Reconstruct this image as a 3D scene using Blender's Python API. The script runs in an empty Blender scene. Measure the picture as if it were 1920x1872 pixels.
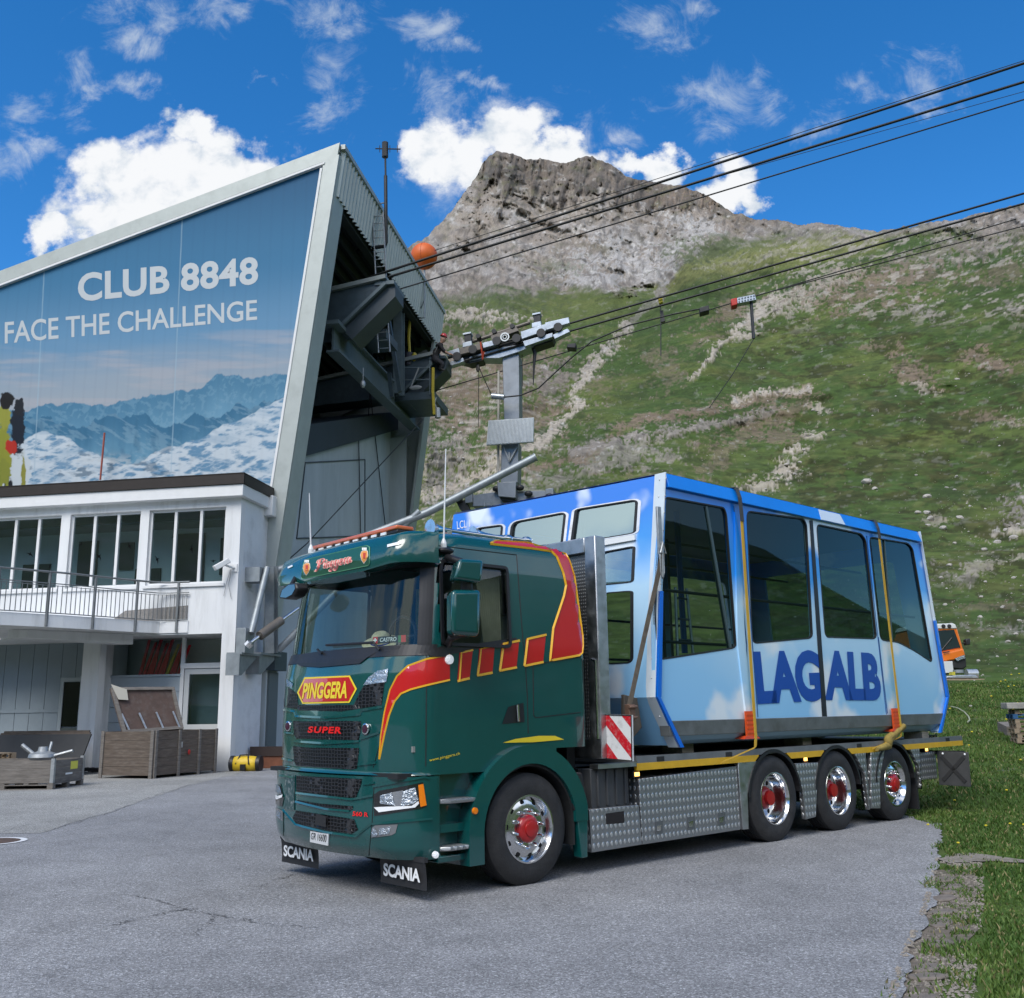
import bpy, bmesh, math, random
import numpy as np
from mathutils import Vector, Matrix
from mathutils.bvhtree import BVHTree
from mathutils.geometry import tessellate_polygon

scn = bpy.context.scene
COL = scn.collection
random.seed(7)
rng = np.random.default_rng(7)
PI = math.pi

# ------------------------------------------------------------------ camera
F_PX, CX, CY = 1828.76, 960.0, 936.0
PITCH, ROLL = math.radians(12.2265), math.radians(-0.8433)
H = 1.6
cam_d = bpy.data.cameras.new('camera')
cam = bpy.data.objects.new('camera', cam_d)
COL.objects.link(cam)
_f = np.array([0, math.cos(PITCH), math.sin(PITCH)])
_r = np.array([1.0, 0, 0]); _u = np.array([0, -math.sin(PITCH), math.cos(PITCH)])
R2 = math.cos(ROLL)*_r + math.sin(ROLL)*_u
U2 = -math.sin(ROLL)*_r + math.cos(ROLL)*_u
cam.matrix_world = Matrix([[R2[0], U2[0], -_f[0], 0], [R2[1], U2[1], -_f[1], 0], [R2[2], U2[2], -_f[2], H], [0, 0, 0, 1]])
cam_d.sensor_fit = 'HORIZONTAL'; cam_d.sensor_width = 36.0
cam_d.lens = 36.0*F_PX/1920.0
cam_d.clip_start = 0.1; cam_d.clip_end = 20000
scn.camera = cam

# ------------------------------------------------------------------ light
SUN_AZ, SUN_EL = math.radians(205), math.radians(48)     # direction the sun stands in (compass from +Y, clockwise)
SKY_STRENGTH, SUN_STRENGTH, SUN_ANGLE, EXPOSURE = 0.085, 1.5, 32, 0.9
sun_d = bpy.data.lights.new('sun', 'SUN'); sun_d.energy = SUN_STRENGTH; sun_d.angle = math.radians(SUN_ANGLE)
sun_d.color = (1.0, 0.96, 0.9)
sun = bpy.data.objects.new('sun', sun_d); COL.objects.link(sun)
sdir = Vector((math.sin(SUN_AZ)*math.cos(SUN_EL), math.cos(SUN_AZ)*math.cos(SUN_EL), math.sin(SUN_EL)))
sun.rotation_euler = (-sdir).to_track_quat('-Z', 'Y').to_euler()
sun.location = sdir*60
scn.view_settings.view_transform = 'Standard'; scn.view_settings.look = 'None'
scn.view_settings.gamma = 1.0; scn.view_settings.exposure = EXPOSURE
scn.cycles.max_bounces = 8; scn.cycles.transparent_max_bounces = 16
scn.cycles.caustics_reflective = False; scn.cycles.caustics_refractive = False

def ray(px, py):
    return _f + R2*((px-CX)/F_PX) - U2*((py-CY)/F_PX)
CAM0 = np.array([0, 0, H])

world = bpy.data.worlds.new('World'); scn.world = world; world.use_nodes = True
def build_world():
    nt = world.node_tree; N = nt.nodes; L = nt.links; N.clear()
    def nd(t, **k):
        n = N.new(t)
        for a, b in k.items(): setattr(n, a, b)
        return n
    def m(op, a, b=None, c=None, clamp=False):
        n = nd('ShaderNodeMath', operation=op, use_clamp=clamp)
        for i, v in enumerate((a, b, c)):
            if v is None: continue
            if isinstance(v, (int, float)): n.inputs[i].default_value = v
            else: L.new(v, n.inputs[i])
        return n.outputs[0]
    def ramp01(v, lo, hi):
        n = nd('ShaderNodeMapRange', interpolation_type='SMOOTHSTEP')
        L.new(v, n.inputs[0]); n.inputs[1].default_value = lo; n.inputs[2].default_value = hi
        return n.outputs[0]
    out = nd('ShaderNodeOutputWorld'); bg = nd('ShaderNodeBackground'); bg.inputs[1].default_value = SKY_STRENGTH
    L.new(bg.outputs[0], out.inputs[0])
    sky = nd('ShaderNodeTexSky', sky_type='NISHITA', sun_disc=False, sun_elevation=SUN_EL, sun_rotation=SUN_AZ)
    sky.altitude = 2100; sky.dust_density = 0.3; sky.ozone_density = 3.0
    hs = nd('ShaderNodeHueSaturation'); hs.inputs['Saturation'].default_value = 1.32; hs.inputs['Value'].default_value = 1.42
    L.new(sky.outputs[0], hs.inputs['Color'])
    tc = nd('ShaderNodeTexCoord'); sp = nd('ShaderNodeSeparateXYZ'); L.new(tc.outputs['Generated'], sp.inputs[0])
    dy = m('MAXIMUM', sp.outputs[1], 0.05)
    uu = m('DIVIDE', sp.outputs[0], dy); vv = m('DIVIDE', sp.outputs[2], dy)
    cb = nd('ShaderNodeCombineXYZ'); L.new(uu, cb.inputs[0]); L.new(vv, cb.inputs[1])
    def noise(scale, detail, rough, dist=0.0, src=None):
        n = nd('ShaderNodeTexNoise'); n.inputs['Scale'].default_value = scale; n.inputs['Detail'].default_value = detail
        n.inputs['Roughness'].default_value = rough; n.inputs['Distortion'].default_value = dist
        L.new(src or cb.outputs[0], n.inputs['Vector']); return n.outputs['Fac']
    wn = nd('ShaderNodeTexNoise'); wn.inputs['Scale'].default_value = 13; wn.inputs['Detail'].default_value = 8; wn.inputs['Roughness'].default_value = 0.6; L.new(cb.outputs[0], wn.inputs['Vector'])
    wc = nd('ShaderNodeVectorMath', operation='MULTIPLY_ADD'); L.new(wn.outputs['Color'], wc.inputs[0]); wc.inputs[1].default_value = (0.16, 0.13, 0); wc.inputs[2].default_value = (-0.08, -0.065, 0)
    wv = nd('ShaderNodeVectorMath', operation='ADD'); L.new(wc.outputs[0], wv.inputs[0]); L.new(cb.outputs[0], wv.inputs[1])
    def dist(blobs):
        cur = None
        for (x, y, rx, ry) in blobs:
            r0 = ray(x, y); u0, v0 = r0[0]/r0[1], r0[2]/r0[1]
            rx /= F_PX*1.05; ry /= F_PX*1.12
            n = nd('ShaderNodeVectorMath', operation='MULTIPLY_ADD'); L.new(wv.outputs[0], n.inputs[0])
            n.inputs[1].default_value = (1/rx, 1/ry, 0); n.inputs[2].default_value = (-u0/rx, -v0/ry, 0)
            l = nd('ShaderNodeVectorMath', operation='LENGTH'); L.new(n.outputs[0], l.inputs[0])
            cur = l.outputs['Value'] if cur is None else m('MINIMUM', cur, l.outputs['Value'])
        return m('SUBTRACT', 1.0, cur)
    cum = dist([(330, 330, 165, 120), (230, 330, 110, 90), (370, 250, 85, 65), (440, 300, 105, 75), (250, 400, 150, 90), (120, 440, 70, 50), (300, 430, 220, 90),
                (940, 255, 130, 75), (1040, 290, 110, 60), (850, 290, 85, 95), (1190, 305, 85, 40), (1235, 320, 60, 45), (1390, 345, 62, 62), (1415, 375, 40, 50), (1350, 360, 40, 40)])
    wis = dist([(40, 215, 60, 40), (20, 300, 50, 60), (150, 150, 60, 60), (180, 180, 40, 25), (250, 40, 90, 55), (380, 20, 90, 60), (290, 70, 60, 40), (430, 30, 50, 30),
                (620, 130, 60, 75), (610, 210, 70, 60), (600, 20, 80, 50), (650, 60, 45, 40), (800, 40, 80, 45), (850, 70, 40, 35), (1240, 50, 90, 70), (1300, 20, 50, 40),
                (1350, 190, 95, 80), (1420, 170, 50, 40), (1460, 220, 60, 40), (1600, 180, 60, 45), (1740, 140, 70, 50), (1720, 195, 50, 30), (260, 165, 40, 30), (480, 155, 30, 16),
                (1530, 235, 70, 35), (830, 200, 60, 70), (820, 350, 60, 110), (1150, 250, 60, 45), (930, 150, 40, 25), (930, 200, 140, 40), (60, 290, 60, 35)])
    nA = noise(16, 10, 0.56, 0.15); nB = noise(13, 12, 0.7, 0.9); nC = noise(30, 8, 0.6, 0.2)
    dc = m('ADD', m('ADD', cum, 0.2), m('MULTIPLY', m('SUBTRACT', nA, 0.5), 1.75))
    ac = ramp01(dc, -0.02, 0.55)
    dw = m('ADD', m('ADD', m('MULTIPLY', m('MAXIMUM', wis, -1.2), 0.5), 0.06), m('MULTIPLY', m('SUBTRACT', nB, 0.45), 2.6))
    aw = m('MULTIPLY', ramp01(dw, 0.0, 1.15), 0.72)
    al = m('MAXIMUM', ac, aw)
    # unseen bright overcast added behind the viewer for more diffuse light
    nD = noise(2.2, 7, 0.6, 0.3, tc.outputs['Generated'])
    back = ramp01(sp.outputs[1], 0.35, -0.25)
    ab = m('MULTIPLY', ramp01(nD, 0.42, 0.58), back)
    front = ramp01(sp.outputs[1], 0.02, 0.2)
    al = m('MAXIMUM', m('MULTIPLY', al, front), ab)
    # inner relief of the clouds: folds and grey undersides
    fold = ramp01(m('ADD', m('MULTIPLY', dc, 0.30), m('MULTIPLY', m('SUBTRACT', nC, 0.42), 2.0)), -0.15, 0.45)
    mx = nd('ShaderNodeMix', data_type='RGBA'); mx.inputs['A'].default_value = (3.9, 4.4, 5.0, 1); mx.inputs['B'].default_value = (5.9, 6.0, 6.15, 1)
    L.new(fold, mx.inputs['Factor'])
    bk = nd('ShaderNodeMix', data_type='RGBA'); L.new(back, bk.inputs['Factor']); L.new(mx.outputs['Result'], bk.inputs['A']); bk.inputs['B'].default_value = (9.4, 9.6, 9.9, 1); mx = bk
    fin = nd('ShaderNodeMix', data_type='RGBA'); L.new(al, fin.inputs['Factor']); L.new(hs.outputs[0], fin.inputs['A']); L.new(mx.outputs['Result'], fin.inputs['B'])
    L.new(fin.outputs['Result'], bg.inputs[0])
build_world()
world.cycles.sampling_method = 'AUTOMATIC'

# ------------------------------------------------------------------ frames: truck and station stand at their own angles
class Frame:
    def __init__(s, ang, org):
        s.a = ang; s.o = np.array(org, float)
        s.X = np.array([math.cos(ang), math.sin(ang), 0]); s.Y = np.array([-math.sin(ang), math.cos(ang), 0]); s.Z = np.array([0, 0, 1.0])
        s.c = CAM0 - s.o; s.cl = np.array([s.c@s.X, s.c@s.Y, s.c[2]])
    def ray(s, px, py):
        r = ray(px, py); return np.array([r@s.X, r@s.Y, r[2]])
    def hit(s, px, py, p0, n):
        r = s.ray(px, py); n = np.array(n, float); t = ((np.array(p0, float)-s.cl)@n)/(r@n)
        return s.cl + r*t
    def onx(s, px, py, x): return s.hit(px, py, (x, 0, 0), (1, 0, 0))
    def ony(s, px, py, y): return s.hit(px, py, (0, y, 0), (0, 1, 0))
    def onz(s, px, py, z): return s.hit(px, py, (0, 0, z), (0, 0, 1))
    def w(s, p): return s.o + s.X*p[0] + s.Y*p[1] + s.Z*p[2]
def project(P):
    d = np.asarray(P) - CAM0; w = d@_f
    return CX + F_PX*(d@R2)/w, CY - F_PX*(d@U2)/w
T = Frame(PI/2 - math.radians(47.867), (0.08521, 9.65647, 0))
B = Frame(PI/2 - math.radians(9.625), (0, 0, 0))
W = Frame(0.0, (0, 0, 0))

# ------------------------------------------------------------------ materials
def lin(r, g, b):
    return tuple(((c/255)/12.92 if c/255 <= 0.04045 else ((c/255+0.055)/1.055)**2.4) for c in (r, g, b))
MATS = {}
def mat(name, col=(0.5, 0.5, 0.5), rough=0.5, metal=0.0, var=0.0, vscale=3.0, bump=0.0, bscale=40.0, spec=0.5, coat=0.0, attr=None, rvar=0.0, stretch=None, grime=None, gscale=2.0, emit=None):
    if name in MATS: return MATS[name]
    m = bpy.data.materials.new(name); m.use_nodes = True; MATS[name] = m
    nt = m.node_tree; N = nt.nodes; L = nt.links; b = N['Principled BSDF']
    b.inputs['Base Color'].default_value = (*col, 1); b.inputs['Roughness'].default_value = rough; b.inputs['Metallic'].default_value = metal
    b.inputs['Specular IOR Level'].default_value = spec; b.inputs['Coat Weight'].default_value = coat; b.inputs['Coat Roughness'].default_value = 0.03
    tc = N.new('ShaderNodeTexCoord'); vec = tc.outputs['Object']
    if stretch:
        mp = N.new('ShaderNodeMapping'); mp.inputs['Scale'].default_value = stretch; L.new(vec, mp.inputs[0]); vec = mp.outputs[0]
    def noise(sc, det=5, ro=0.6):
        n = N.new('ShaderNodeTexNoise'); n.inputs['Scale'].default_value = sc; n.inputs['Detail'].default_value = det; n.inputs['Roughness'].default_value = ro
        L.new(vec, n.inputs['Vector']); return n.outputs['Fac']
    src = None
    if attr:
        a = N.new('ShaderNodeAttribute'); a.attribute_name = attr; src = a.outputs['Color']
    if var > 0:
        mr = N.new('ShaderNodeMapRange'); L.new(noise(vscale), mr.inputs[0]); mr.inputs[1].default_value = 0.25; mr.inputs[2].default_value = 0.75
        mr.inputs[3].default_value = 1-var; mr.inputs[4].default_value = 1+var
        mx = N.new('ShaderNodeMix'); mx.data_type = 'RGBA'; mx.blend_type = 'MULTIPLY'; mx.inputs['Factor'].default_value = 1
        if src: L.new(src, mx.inputs['A'])
        else: mx.inputs['A'].default_value = (*col, 1)
        L.new(mr.outputs[0], mx.inputs['B']); src = mx.outputs['Result']
    if grime:
        mr = N.new('ShaderNodeMapRange'); L.new(noise(gscale, 8, 0.68), mr.inputs[0]); mr.inputs[1].default_value = 0.5; mr.inputs[2].default_value = 0.78
        mx = N.new('ShaderNodeMix'); mx.data_type = 'RGBA'; L.new(mr.outputs[0], mx.inputs['Factor'])
        if src: L.new(src, mx.inputs['A'])
        else: mx.inputs['A'].default_value = (*col, 1)
        mx.inputs['B'].default_value = (*grime, 1); src = mx.outputs['Result']
    if src: L.new(src, b.inputs['Base Color'])
    if rvar > 0:
        mr = N.new('ShaderNodeMapRange'); L.new(noise(vscale*2), mr.inputs[0]); mr.inputs[1].default_value = 0.3; mr.inputs[2].default_value = 0.7
        mr.inputs[3].default_value = max(0, rough-rvar); mr.inputs[4].default_value = rough+rvar; L.new(mr.outputs[0], b.inputs['Roughness'])
    if bump > 0:
        bp = N.new('ShaderNodeBump'); bp.inputs['Strength'].default_value = bump; bp.inputs['Distance'].default_value = 0.02
        L.new(noise(bscale), bp.inputs['Height']); L.new(bp.outputs[0], b.inputs['Normal'])
    if emit:
        b.inputs['Emission Color'].default_value = (*col, 1); b.inputs['Emission Strength'].default_value = emit
    return m
def glass(name, tint=(0.6, 0.7, 0.7), fres=0.08, rough=0.02, refl=(0.95, 0.97, 1)):
    if name in MATS: return MATS[name]
    m = bpy.data.materials.new(name); m.use_nodes = True; MATS[name] = m
    nt = m.node_tree; N = nt.nodes; L = nt.links; N.remove(N['Principled BSDF']); out = N['Material Output']
    t = N.new('ShaderNodeBsdfTransparent'); t.inputs[0].default_value = (*tint, 1)
    g = N.new('ShaderNodeBsdfGlossy'); g.inputs['Roughness'].default_value = rough; g.inputs[0].default_value = (*refl, 1)
    lw = N.new('ShaderNodeLayerWeight'); pw = N.new('ShaderNodeMath'); pw.operation = 'POWER'; L.new(lw.outputs['Facing'], pw.inputs[0]); pw.inputs[1].default_value = 5.0
    fr = N.new('ShaderNodeMapRange'); L.new(pw.outputs[0], fr.inputs[0]); fr.inputs[3].default_value = fres; fr.inputs[4].default_value = 1.0
    mx = N.new('ShaderNodeMixShader'); L.new(fr.outputs[0], mx.inputs[0]); L.new(t.outputs[0], mx.inputs[1]); L.new(g.outputs[0], mx.inputs[2]); L.new(mx.outputs[0], out.inputs[0])
    return m

# ------------------------------------------------------------------ mesh builder
class MB:
    def __init__(s): s.v = []; s.f = []; s.m = []
    def add(s, vs, fs, mi=0):
        o = len(s.v); s.v += [tuple(map(float, p)) for p in vs]; s.f += [tuple(i+o for i in f) for f in fs]; s.m += [mi]*len(fs); return s
    def box(s, x0, x1, y0, y1, z0, z1, mi=0):
        vs = [(x, y, z) for z in (z0, z1) for y in (y0, y1) for x in (x0, x1)]
        return s.add(vs, [(0, 2, 3, 1), (4, 5, 7, 6), (0, 1, 5, 4), (2, 6, 7, 3), (0, 4, 6, 2), (1, 3, 7, 5)], mi)
    def hexa(s, q0, q1, mi=0):
        return s.add(list(q0)+list(q1), [(3, 2, 1, 0), (4, 5, 6, 7), (0, 1, 5, 4), (1, 2, 6, 5), (2, 3, 7, 6), (3, 0, 4, 7)], mi)
    def prism(s, pts, off, mi=0):
        n = len(pts); off = np.array(off, float)
        a = [np.array(p, float) for p in pts]; b = [p+off for p in a]
        fs = [tuple(range(n))[::-1], tuple(range(n, 2*n))] + [(i, (i+1) % n, (i+1) % n+n, i+n) for i in range(n)]
        return s.add(a+b, fs, mi)
    def poly(s, pts, mi=0): return s.add(pts, [tuple(range(len(pts)))], mi)
    def beam(s, a, b, w, h, up=(0, 0, 1), mi=0):
        a = np.array(a, float); b = np.array(b, float); d = b-a; d /= np.linalg.norm(d)
        u = np.array(up, float); sd = np.cross(d, u)
        if np.linalg.norm(sd) < 1e-6: sd = np.cross(d, (1, 0, 0))
        sd /= np.linalg.norm(sd); u = np.cross(sd, d)
        q = [sd*w/2*i + u*h/2*j for i, j in ((-1, -1), (1, -1), (1, 1), (-1, 1))]
        return s.hexa([a+k for k in q], [b+k for k in q], mi)
    def ibeam(s, a, b, w, h, t=0.03, up=(0, 0, 1), mi=0):
        a = np.array(a, float); b = np.array(b, float); d = (b-a)/np.linalg.norm(b-a)
        u = np.array(up, float); sd = np.cross(d, u); sd /= np.linalg.norm(sd); u = np.cross(sd, d)
        s.beam(a+u*(h/2-t/2), b+u*(h/2-t/2), w, t, u, mi); s.beam(a-u*(h/2-t/2), b-u*(h/2-t/2), w, t, u, mi)
        return s.beam(a, b, t, h-2*t, u, mi)
    def tube(s, pts, r, n=8, mi=0, caps=True):
        P = [np.array(p, float) for p in pts]; k = len(P); rs = r if hasattr(r, '__len__') else [r]*k
        vs = []; prev = None
        for i in range(k):
            d = P[min(i+1, k-1)] - P[max(i-1, 0)]; d /= (np.linalg.norm(d)+1e-12)
            if prev is None:
                a = np.cross(d, (0, 0, 1)) if abs(d[2]) < 0.9 else np.cross(d, (1, 0, 0))
            else: a = prev - d*(prev@d)
            a /= np.linalg.norm(a); prev = a; b = np.cross(d, a)
            vs += [P[i] + (a*math.cos(2*PI*j/n) + b*math.sin(2*PI*j/n))*rs[i] for j in range(n)]
        fs = [(i*n+j, i*n+(j+1) % n, (i+1)*n+(j+1) % n, (i+1)*n+j) for i in range(k-1) for j in range(n)]
        if caps: fs += [tuple(range(n))[::-1], tuple((k-1)*n+j for j in range(n))]
        return s.add(vs, fs, mi)
    def ribbon(s, pts, wv, th, mi=0):
        """flat strip along pts, widths along vector(s) wv, thickness vector(s) th"""
        P = [np.array(p, float) for p in pts]; k = len(P)
        Wv = wv if isinstance(wv, list) else [wv]*k; Th = th if isinstance(th, list) else [th]*k
        vs = []
        for p, a, t in zip(P, Wv, Th):
            a = np.array(a, float)/2; t = np.array(t, float)
            vs += [p-a, p+a, p+a+t, p-a+t]
        fs = [(i*4+j, i*4+(j+1) % 4, (i+1)*4+(j+1) % 4, (i+1)*4+j) for i in range(k-1) for j in range(4)] + [(3, 2, 1, 0), tuple((k-1)*4+j for j in range(4))]
        return s.add(vs, fs, mi)
    def lathe(s, prof, c, ax, n=32, mi=0, close=False, caps=True):
        """prof = [(radius, distance along axis)]"""
        c = np.array(c, float); ax = np.array(ax, float); ax /= np.linalg.norm(ax)
        a = np.cross(ax, (0, 0, 1)) if abs(ax[2]) < 0.9 else np.cross(ax, (1, 0, 0)); a /= np.linalg.norm(a); b = np.cross(ax, a)
        k = len(prof); vs = []
        for (r, h) in prof: vs += [c + ax*h + (a*math.cos(2*PI*j/n) + b*math.sin(2*PI*j/n))*r for j in range(n)]
        fs = [(i*n+j, i*n+(j+1) % n, (i+1)*n+(j+1) % n, (i+1)*n+j) for i in range(k-1) for j in range(n)]
        if close: fs += [((k-1)*n+j, (k-1)*n+(j+1) % n, (j+1) % n, j) for j in range(n)]
        elif caps:
            if prof[0][0] > 1e-5: fs.append(tuple(range(n))[::-1])
            if prof[-1][0] > 1e-5: fs.append(tuple((k-1)*n+j for j in range(n)))
        return s.add(vs, fs, mi)
    def cyl(s, a, b, r, n=16, mi=0):
        a = np.array(a, float); d = np.array(b, float)-a; l = np.linalg.norm(d)
        return s.lathe([(r, 0), (r, l)], a, d, n, mi)
    def ball(s, c, r, nu=16, nv=10, sc=(1, 1, 1), mi=0):
        vs = []; fs = []; c = np.array(c, float)
        for i in range(nv+1):
            t = PI*i/nv
            for j in range(nu): vs.append(c + np.array([math.sin(t)*math.cos(2*PI*j/nu)*sc[0], math.sin(t)*math.sin(2*PI*j/nu)*sc[1], math.cos(t)*sc[2]])*r)
        for i in range(nv):
            for j in range(nu): fs.append((i*nu+j, (i+1)*nu+j, (i+1)*nu+(j+1) % nu, i*nu+(j+1) % nu))
        return s.add(vs, fs, mi)
    def grid(s, fn, nu, nv, mi=0):
        vs = [fn(i/(nu-1), j/(nv-1)) for j in range(nv) for i in range(nu)]
        return s.add(vs, [(j*nu+i, j*nu+i+1, (j+1)*nu+i+1, (j+1)*nu+i) for j in range(nv-1) for i in range(nu-1)], mi)

ORG = {}
def make_mesh(name, v, f, mi=None, mats=(), smooth=None):
    me = bpy.data.meshes.new(name); me.from_pydata(v, [], f)
    for m in mats: me.materials.append(m)
    if mi and len(mats) > 1: me.polygons.foreach_set('material_index', mi)
    bm = bmesh.new(); bm.from_mesh(me); bmesh.ops.recalc_face_normals(bm, faces=bm.faces); bm.to_mesh(me); bm.free()
    if smooth is not None:
        me.shade_smooth()
        if smooth < 180: me.set_sharp_from_angle(angle=math.radians(smooth))
    me.update(); return me
def mk(name, mb, mats, parent=None, frame=W, origin=None, smooth=None, bev=0, seg=2, keep=False):
    """one mesh object; vertices are given in the frame's coordinates; keep=True gives every loose piece an object of its own"""
    if keep:
        par = list(range(len(mb.v)))
        def fd(i):
            while par[i] != i: par[i] = par[par[i]]; i = par[i]
            return i
        for f in mb.f:
            for i in f[1:]: par[fd(i)] = fd(f[0])
        gr = {}
        for f, m_ in zip(mb.f, mb.m): gr.setdefault(fd(f[0]), []).append((f, m_))
        for fs in gr.values():
            ids = sorted({i for f, _ in fs for i in f}); mp = {a: b for b, a in enumerate(ids)}; q = MB(); q.v = [mb.v[i] for i in ids]; q.f = [tuple(mp[i] for i in f) for f, _ in fs]; q.m = [m_ for _, m_ in fs]
            o = mk(name, q, mats, parent, frame, origin, smooth, bev, seg)
        return o
    if not isinstance(mats, (list, tuple)): mats = [mats]
    org = ORG[parent.name] if parent is not None else np.array(origin if origin is not None else base_of(mb.v), float)
    v = [tuple(np.array(p)-org) for p in mb.v]
    me = make_mesh(name, v, mb.f, mb.m, mats, smooth)
    o = bpy.data.objects.new(name, me); COL.objects.link(o); ORG[o.name] = org
    if parent is not None: o.parent = parent
    else:
        o.location = frame.w(org); o.rotation_euler = (0, 0, frame.a)
    if bev:
        md = o.modifiers.new('bevel', 'BEVEL'); md.width = bev; md.segments = seg; md.limit_method = 'ANGLE'; md.angle_limit = math.radians(35); md.harden_normals = False
        if smooth is None: me.shade_smooth(); me.set_sharp_from_angle(angle=math.radians(50))
    return o
def base_of(v):
    a = np.array(v); return np.array([(a[:, 0].min()+a[:, 0].max())/2, (a[:, 1].min()+a[:, 1].max())/2, a[:, 2].min()])
def tag(o, label=None, cat=None, group=None, kind=None):
    for k, x in (('label', label), ('category', cat), ('group', group), ('kind', kind)):
        if x: o[k] = x
    return o
def thing(name, label, cat, frame, origin, group=None):
    o = bpy.data.objects.new(name, None); COL.objects.link(o); o.empty_display_size = 0.3
    o.location = frame.w(origin); o.rotation_euler = (0, 0, frame.a); ORG[o.name] = np.array(origin, float)
    return tag(o, label, cat, group)
def copy_tree(o, parent=None):
    c = o.copy(); COL.objects.link(c); ORG[c.name] = ORG[o.name]
    if parent is not None: c.parent = parent
    for ch in list(o.children): copy_tree(ch, c)
    return c

# polygons with holes, laid out in 2-D and carried into place by fn
def plate(mb, outer, holes, fn, off, mi=0):
    loops = [list(outer)] + [list(h) for h in holes]
    flat = [p for l in loops for p in l]
    tri = tessellate_polygon([[Vector((p[0], p[1], 0)) for p in l] for l in loops])
    n = len(flat); off = np.array(off, float)
    P = [np.array(fn(*p), float) for p in flat]
    fs = [tuple(t) for t in tri] + [tuple(i+n for i in t[::-1]) for t in tri]
    o = 0
    for l in loops:
        k = len(l); fs += [(o+i, o+(i+1) % k, o+(i+1) % k+n, o+i+n) for i in range(k)]; o += k
    return mb.add(P+[p+off for p in P], fs, mi)
def rrect(x0, x1, y0, y1, r, n=5):
    out = []
    for cx, cy, a0 in ((x1-r, y1-r, 0), (x0+r, y1-r, 90), (x0+r, y0+r, 180), (x1-r, y0+r, 270)):
        for i in range(n+1):
            a = math.radians(a0+90*i/n); out.append((cx+r*math.cos(a), cy+r*math.sin(a)))
    return out
def roundpoly(pts, r, n=4):
    out = []; k = len(pts)
    for i in range(k):
        p = np.array(pts[i], float); a = np.array(pts[i-1], float)-p; b = np.array(pts[(i+1) % k], float)-p
        la, lb = np.linalg.norm(a), np.linalg.norm(b); q = min(r, la*0.45, lb*0.45)
        p0 = p+a/la*q; p1 = p+b/lb*q
        for t in np.linspace(0, 1, n+1): out.append(tuple(p0*(1-t)**2 + 2*p*t*(1-t) + p1*t*t))
    return out
def ringpoly(mb, pts, w, fn, off, mi=0):
    """a frame of width w along a closed outline (inwards)"""
    k = len(pts); P = [np.array(p, float) for p in pts]; area = sum(P[i][0]*P[(i+1) % k][1]-P[(i+1) % k][0]*P[i][1] for i in range(k))
    sg = 1 if area > 0 else -1; inn = []
    for i in range(k):
        d1 = P[i]-P[i-1]; d2 = P[(i+1) % k]-P[i]; d1 /= np.linalg.norm(d1)+1e-9; d2 /= np.linalg.norm(d2)+1e-9
        n1 = np.array([-d1[1], d1[0]])*sg; n2 = np.array([-d2[1], d2[0]])*sg; b = n1+n2; b /= max(0.5, (b@b)/2)
        inn.append(P[i]+b*w)
    off = np.array(off, float)
    A = [np.array(fn(*p), float) for p in P]; Bq = [np.array(fn(*p), float) for p in inn]
    vs = A+Bq+[p+off for p in A]+[p+off for p in Bq]
    fs = []
    for i in range(k):
        j = (i+1) % k
        fs += [(i, j, k+j, k+i), (2*k+i, 3*k+i, 3*k+j, 2*k+j), (i, 2*k+i, 2*k+j, j), (k+i, k+j, 3*k+j, 3*k+i)]
    return mb.add(vs, fs, mi)

# lettering: Blender's built-in font turned into mesh, normalised to width 1 x height 1
def text_mesh(txt, bold=0.0, shear=0.0, space=1.0, mono=False):
    cu = bpy.data.curves.new('lettering', 'FONT'); cu.body = txt; cu.offset = bold; cu.shear = shear; cu.space_character = space; cu.resolution_u = 4
    ob = bpy.data.objects.new('lettering_tmp', cu); COL.objects.link(ob)
    dg = bpy.context.evaluated_depsgraph_get(); me = bpy.data.meshes.new_from_object(ob.evaluated_get(dg))
    v = np.array([p.co[:] for p in me.vertices]); f = [tuple(p.vertices) for p in me.polygons]
    COL.objects.unlink(ob); bpy.data.objects.remove(ob); bpy.data.curves.remove(cu); bpy.data.meshes.remove(me)
    return v[:, :2], f
def put_text(mb, txt, quad, off=(0, 0, 0), mi=0, th=None, map3=None, **k):
    """quad = four 3-D corners (bottom-left, bottom-right, top-right, top-left) of the letters' box"""
    v, f = text_mesh(txt, **k); lo = v.min(0); hi = v.max(0); q = [np.array(c, float) for c in quad]
    uv = (v-lo)/(hi-lo); P = []
    for a, b in uv:
        p = (q[0]*(1-a)+q[1]*a)*(1-b) + (q[3]*(1-a)+q[2]*a)*b
        P.append(map3(p) if map3 else p+np.array(off))
    mb.add(P, f, mi)
    if th is not None:
        mb.add([p-np.array(th) for p in P], [x[::-1] for x in f], mi)
    return mb

# numpy value noise
def _hash(ix, iy, seed):
    h = (ix.astype(np.int64)*374761393 + iy.astype(np.int64)*668265263 + seed*974634777) & 0x7fffffff
    h = ((h ^ (h >> 13))*1274126177) & 0x7fffffff
    return ((h ^ (h >> 16)) & 0xffff)/65535.0
def vnoise(x, y, seed=0):
    ix = np.floor(x); iy = np.floor(y); fx = x-ix; fy = y-iy
    fx = fx*fx*(3-2*fx); fy = fy*fy*(3-2*fy)
    a = _hash(ix, iy, seed); b = _hash(ix+1, iy, seed); c = _hash(ix, iy+1, seed); d = _hash(ix+1, iy+1, seed)
    return (a*(1-fx)+b*fx)*(1-fy) + (c*(1-fx)+d*fx)*fy
def fbm(x, y, oct=5, seed=0, gain=0.5, ridged=False):
    s = 0; a = 1; t = 0
    for o in range(oct):
        n = vnoise(x*2**o+o*17.3, y*2**o-o*9.1, seed+o)
        if ridged: n = 1-abs(2*n-1)
        s = s+a*n; t += a; a *= gain
    return s/t
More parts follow.
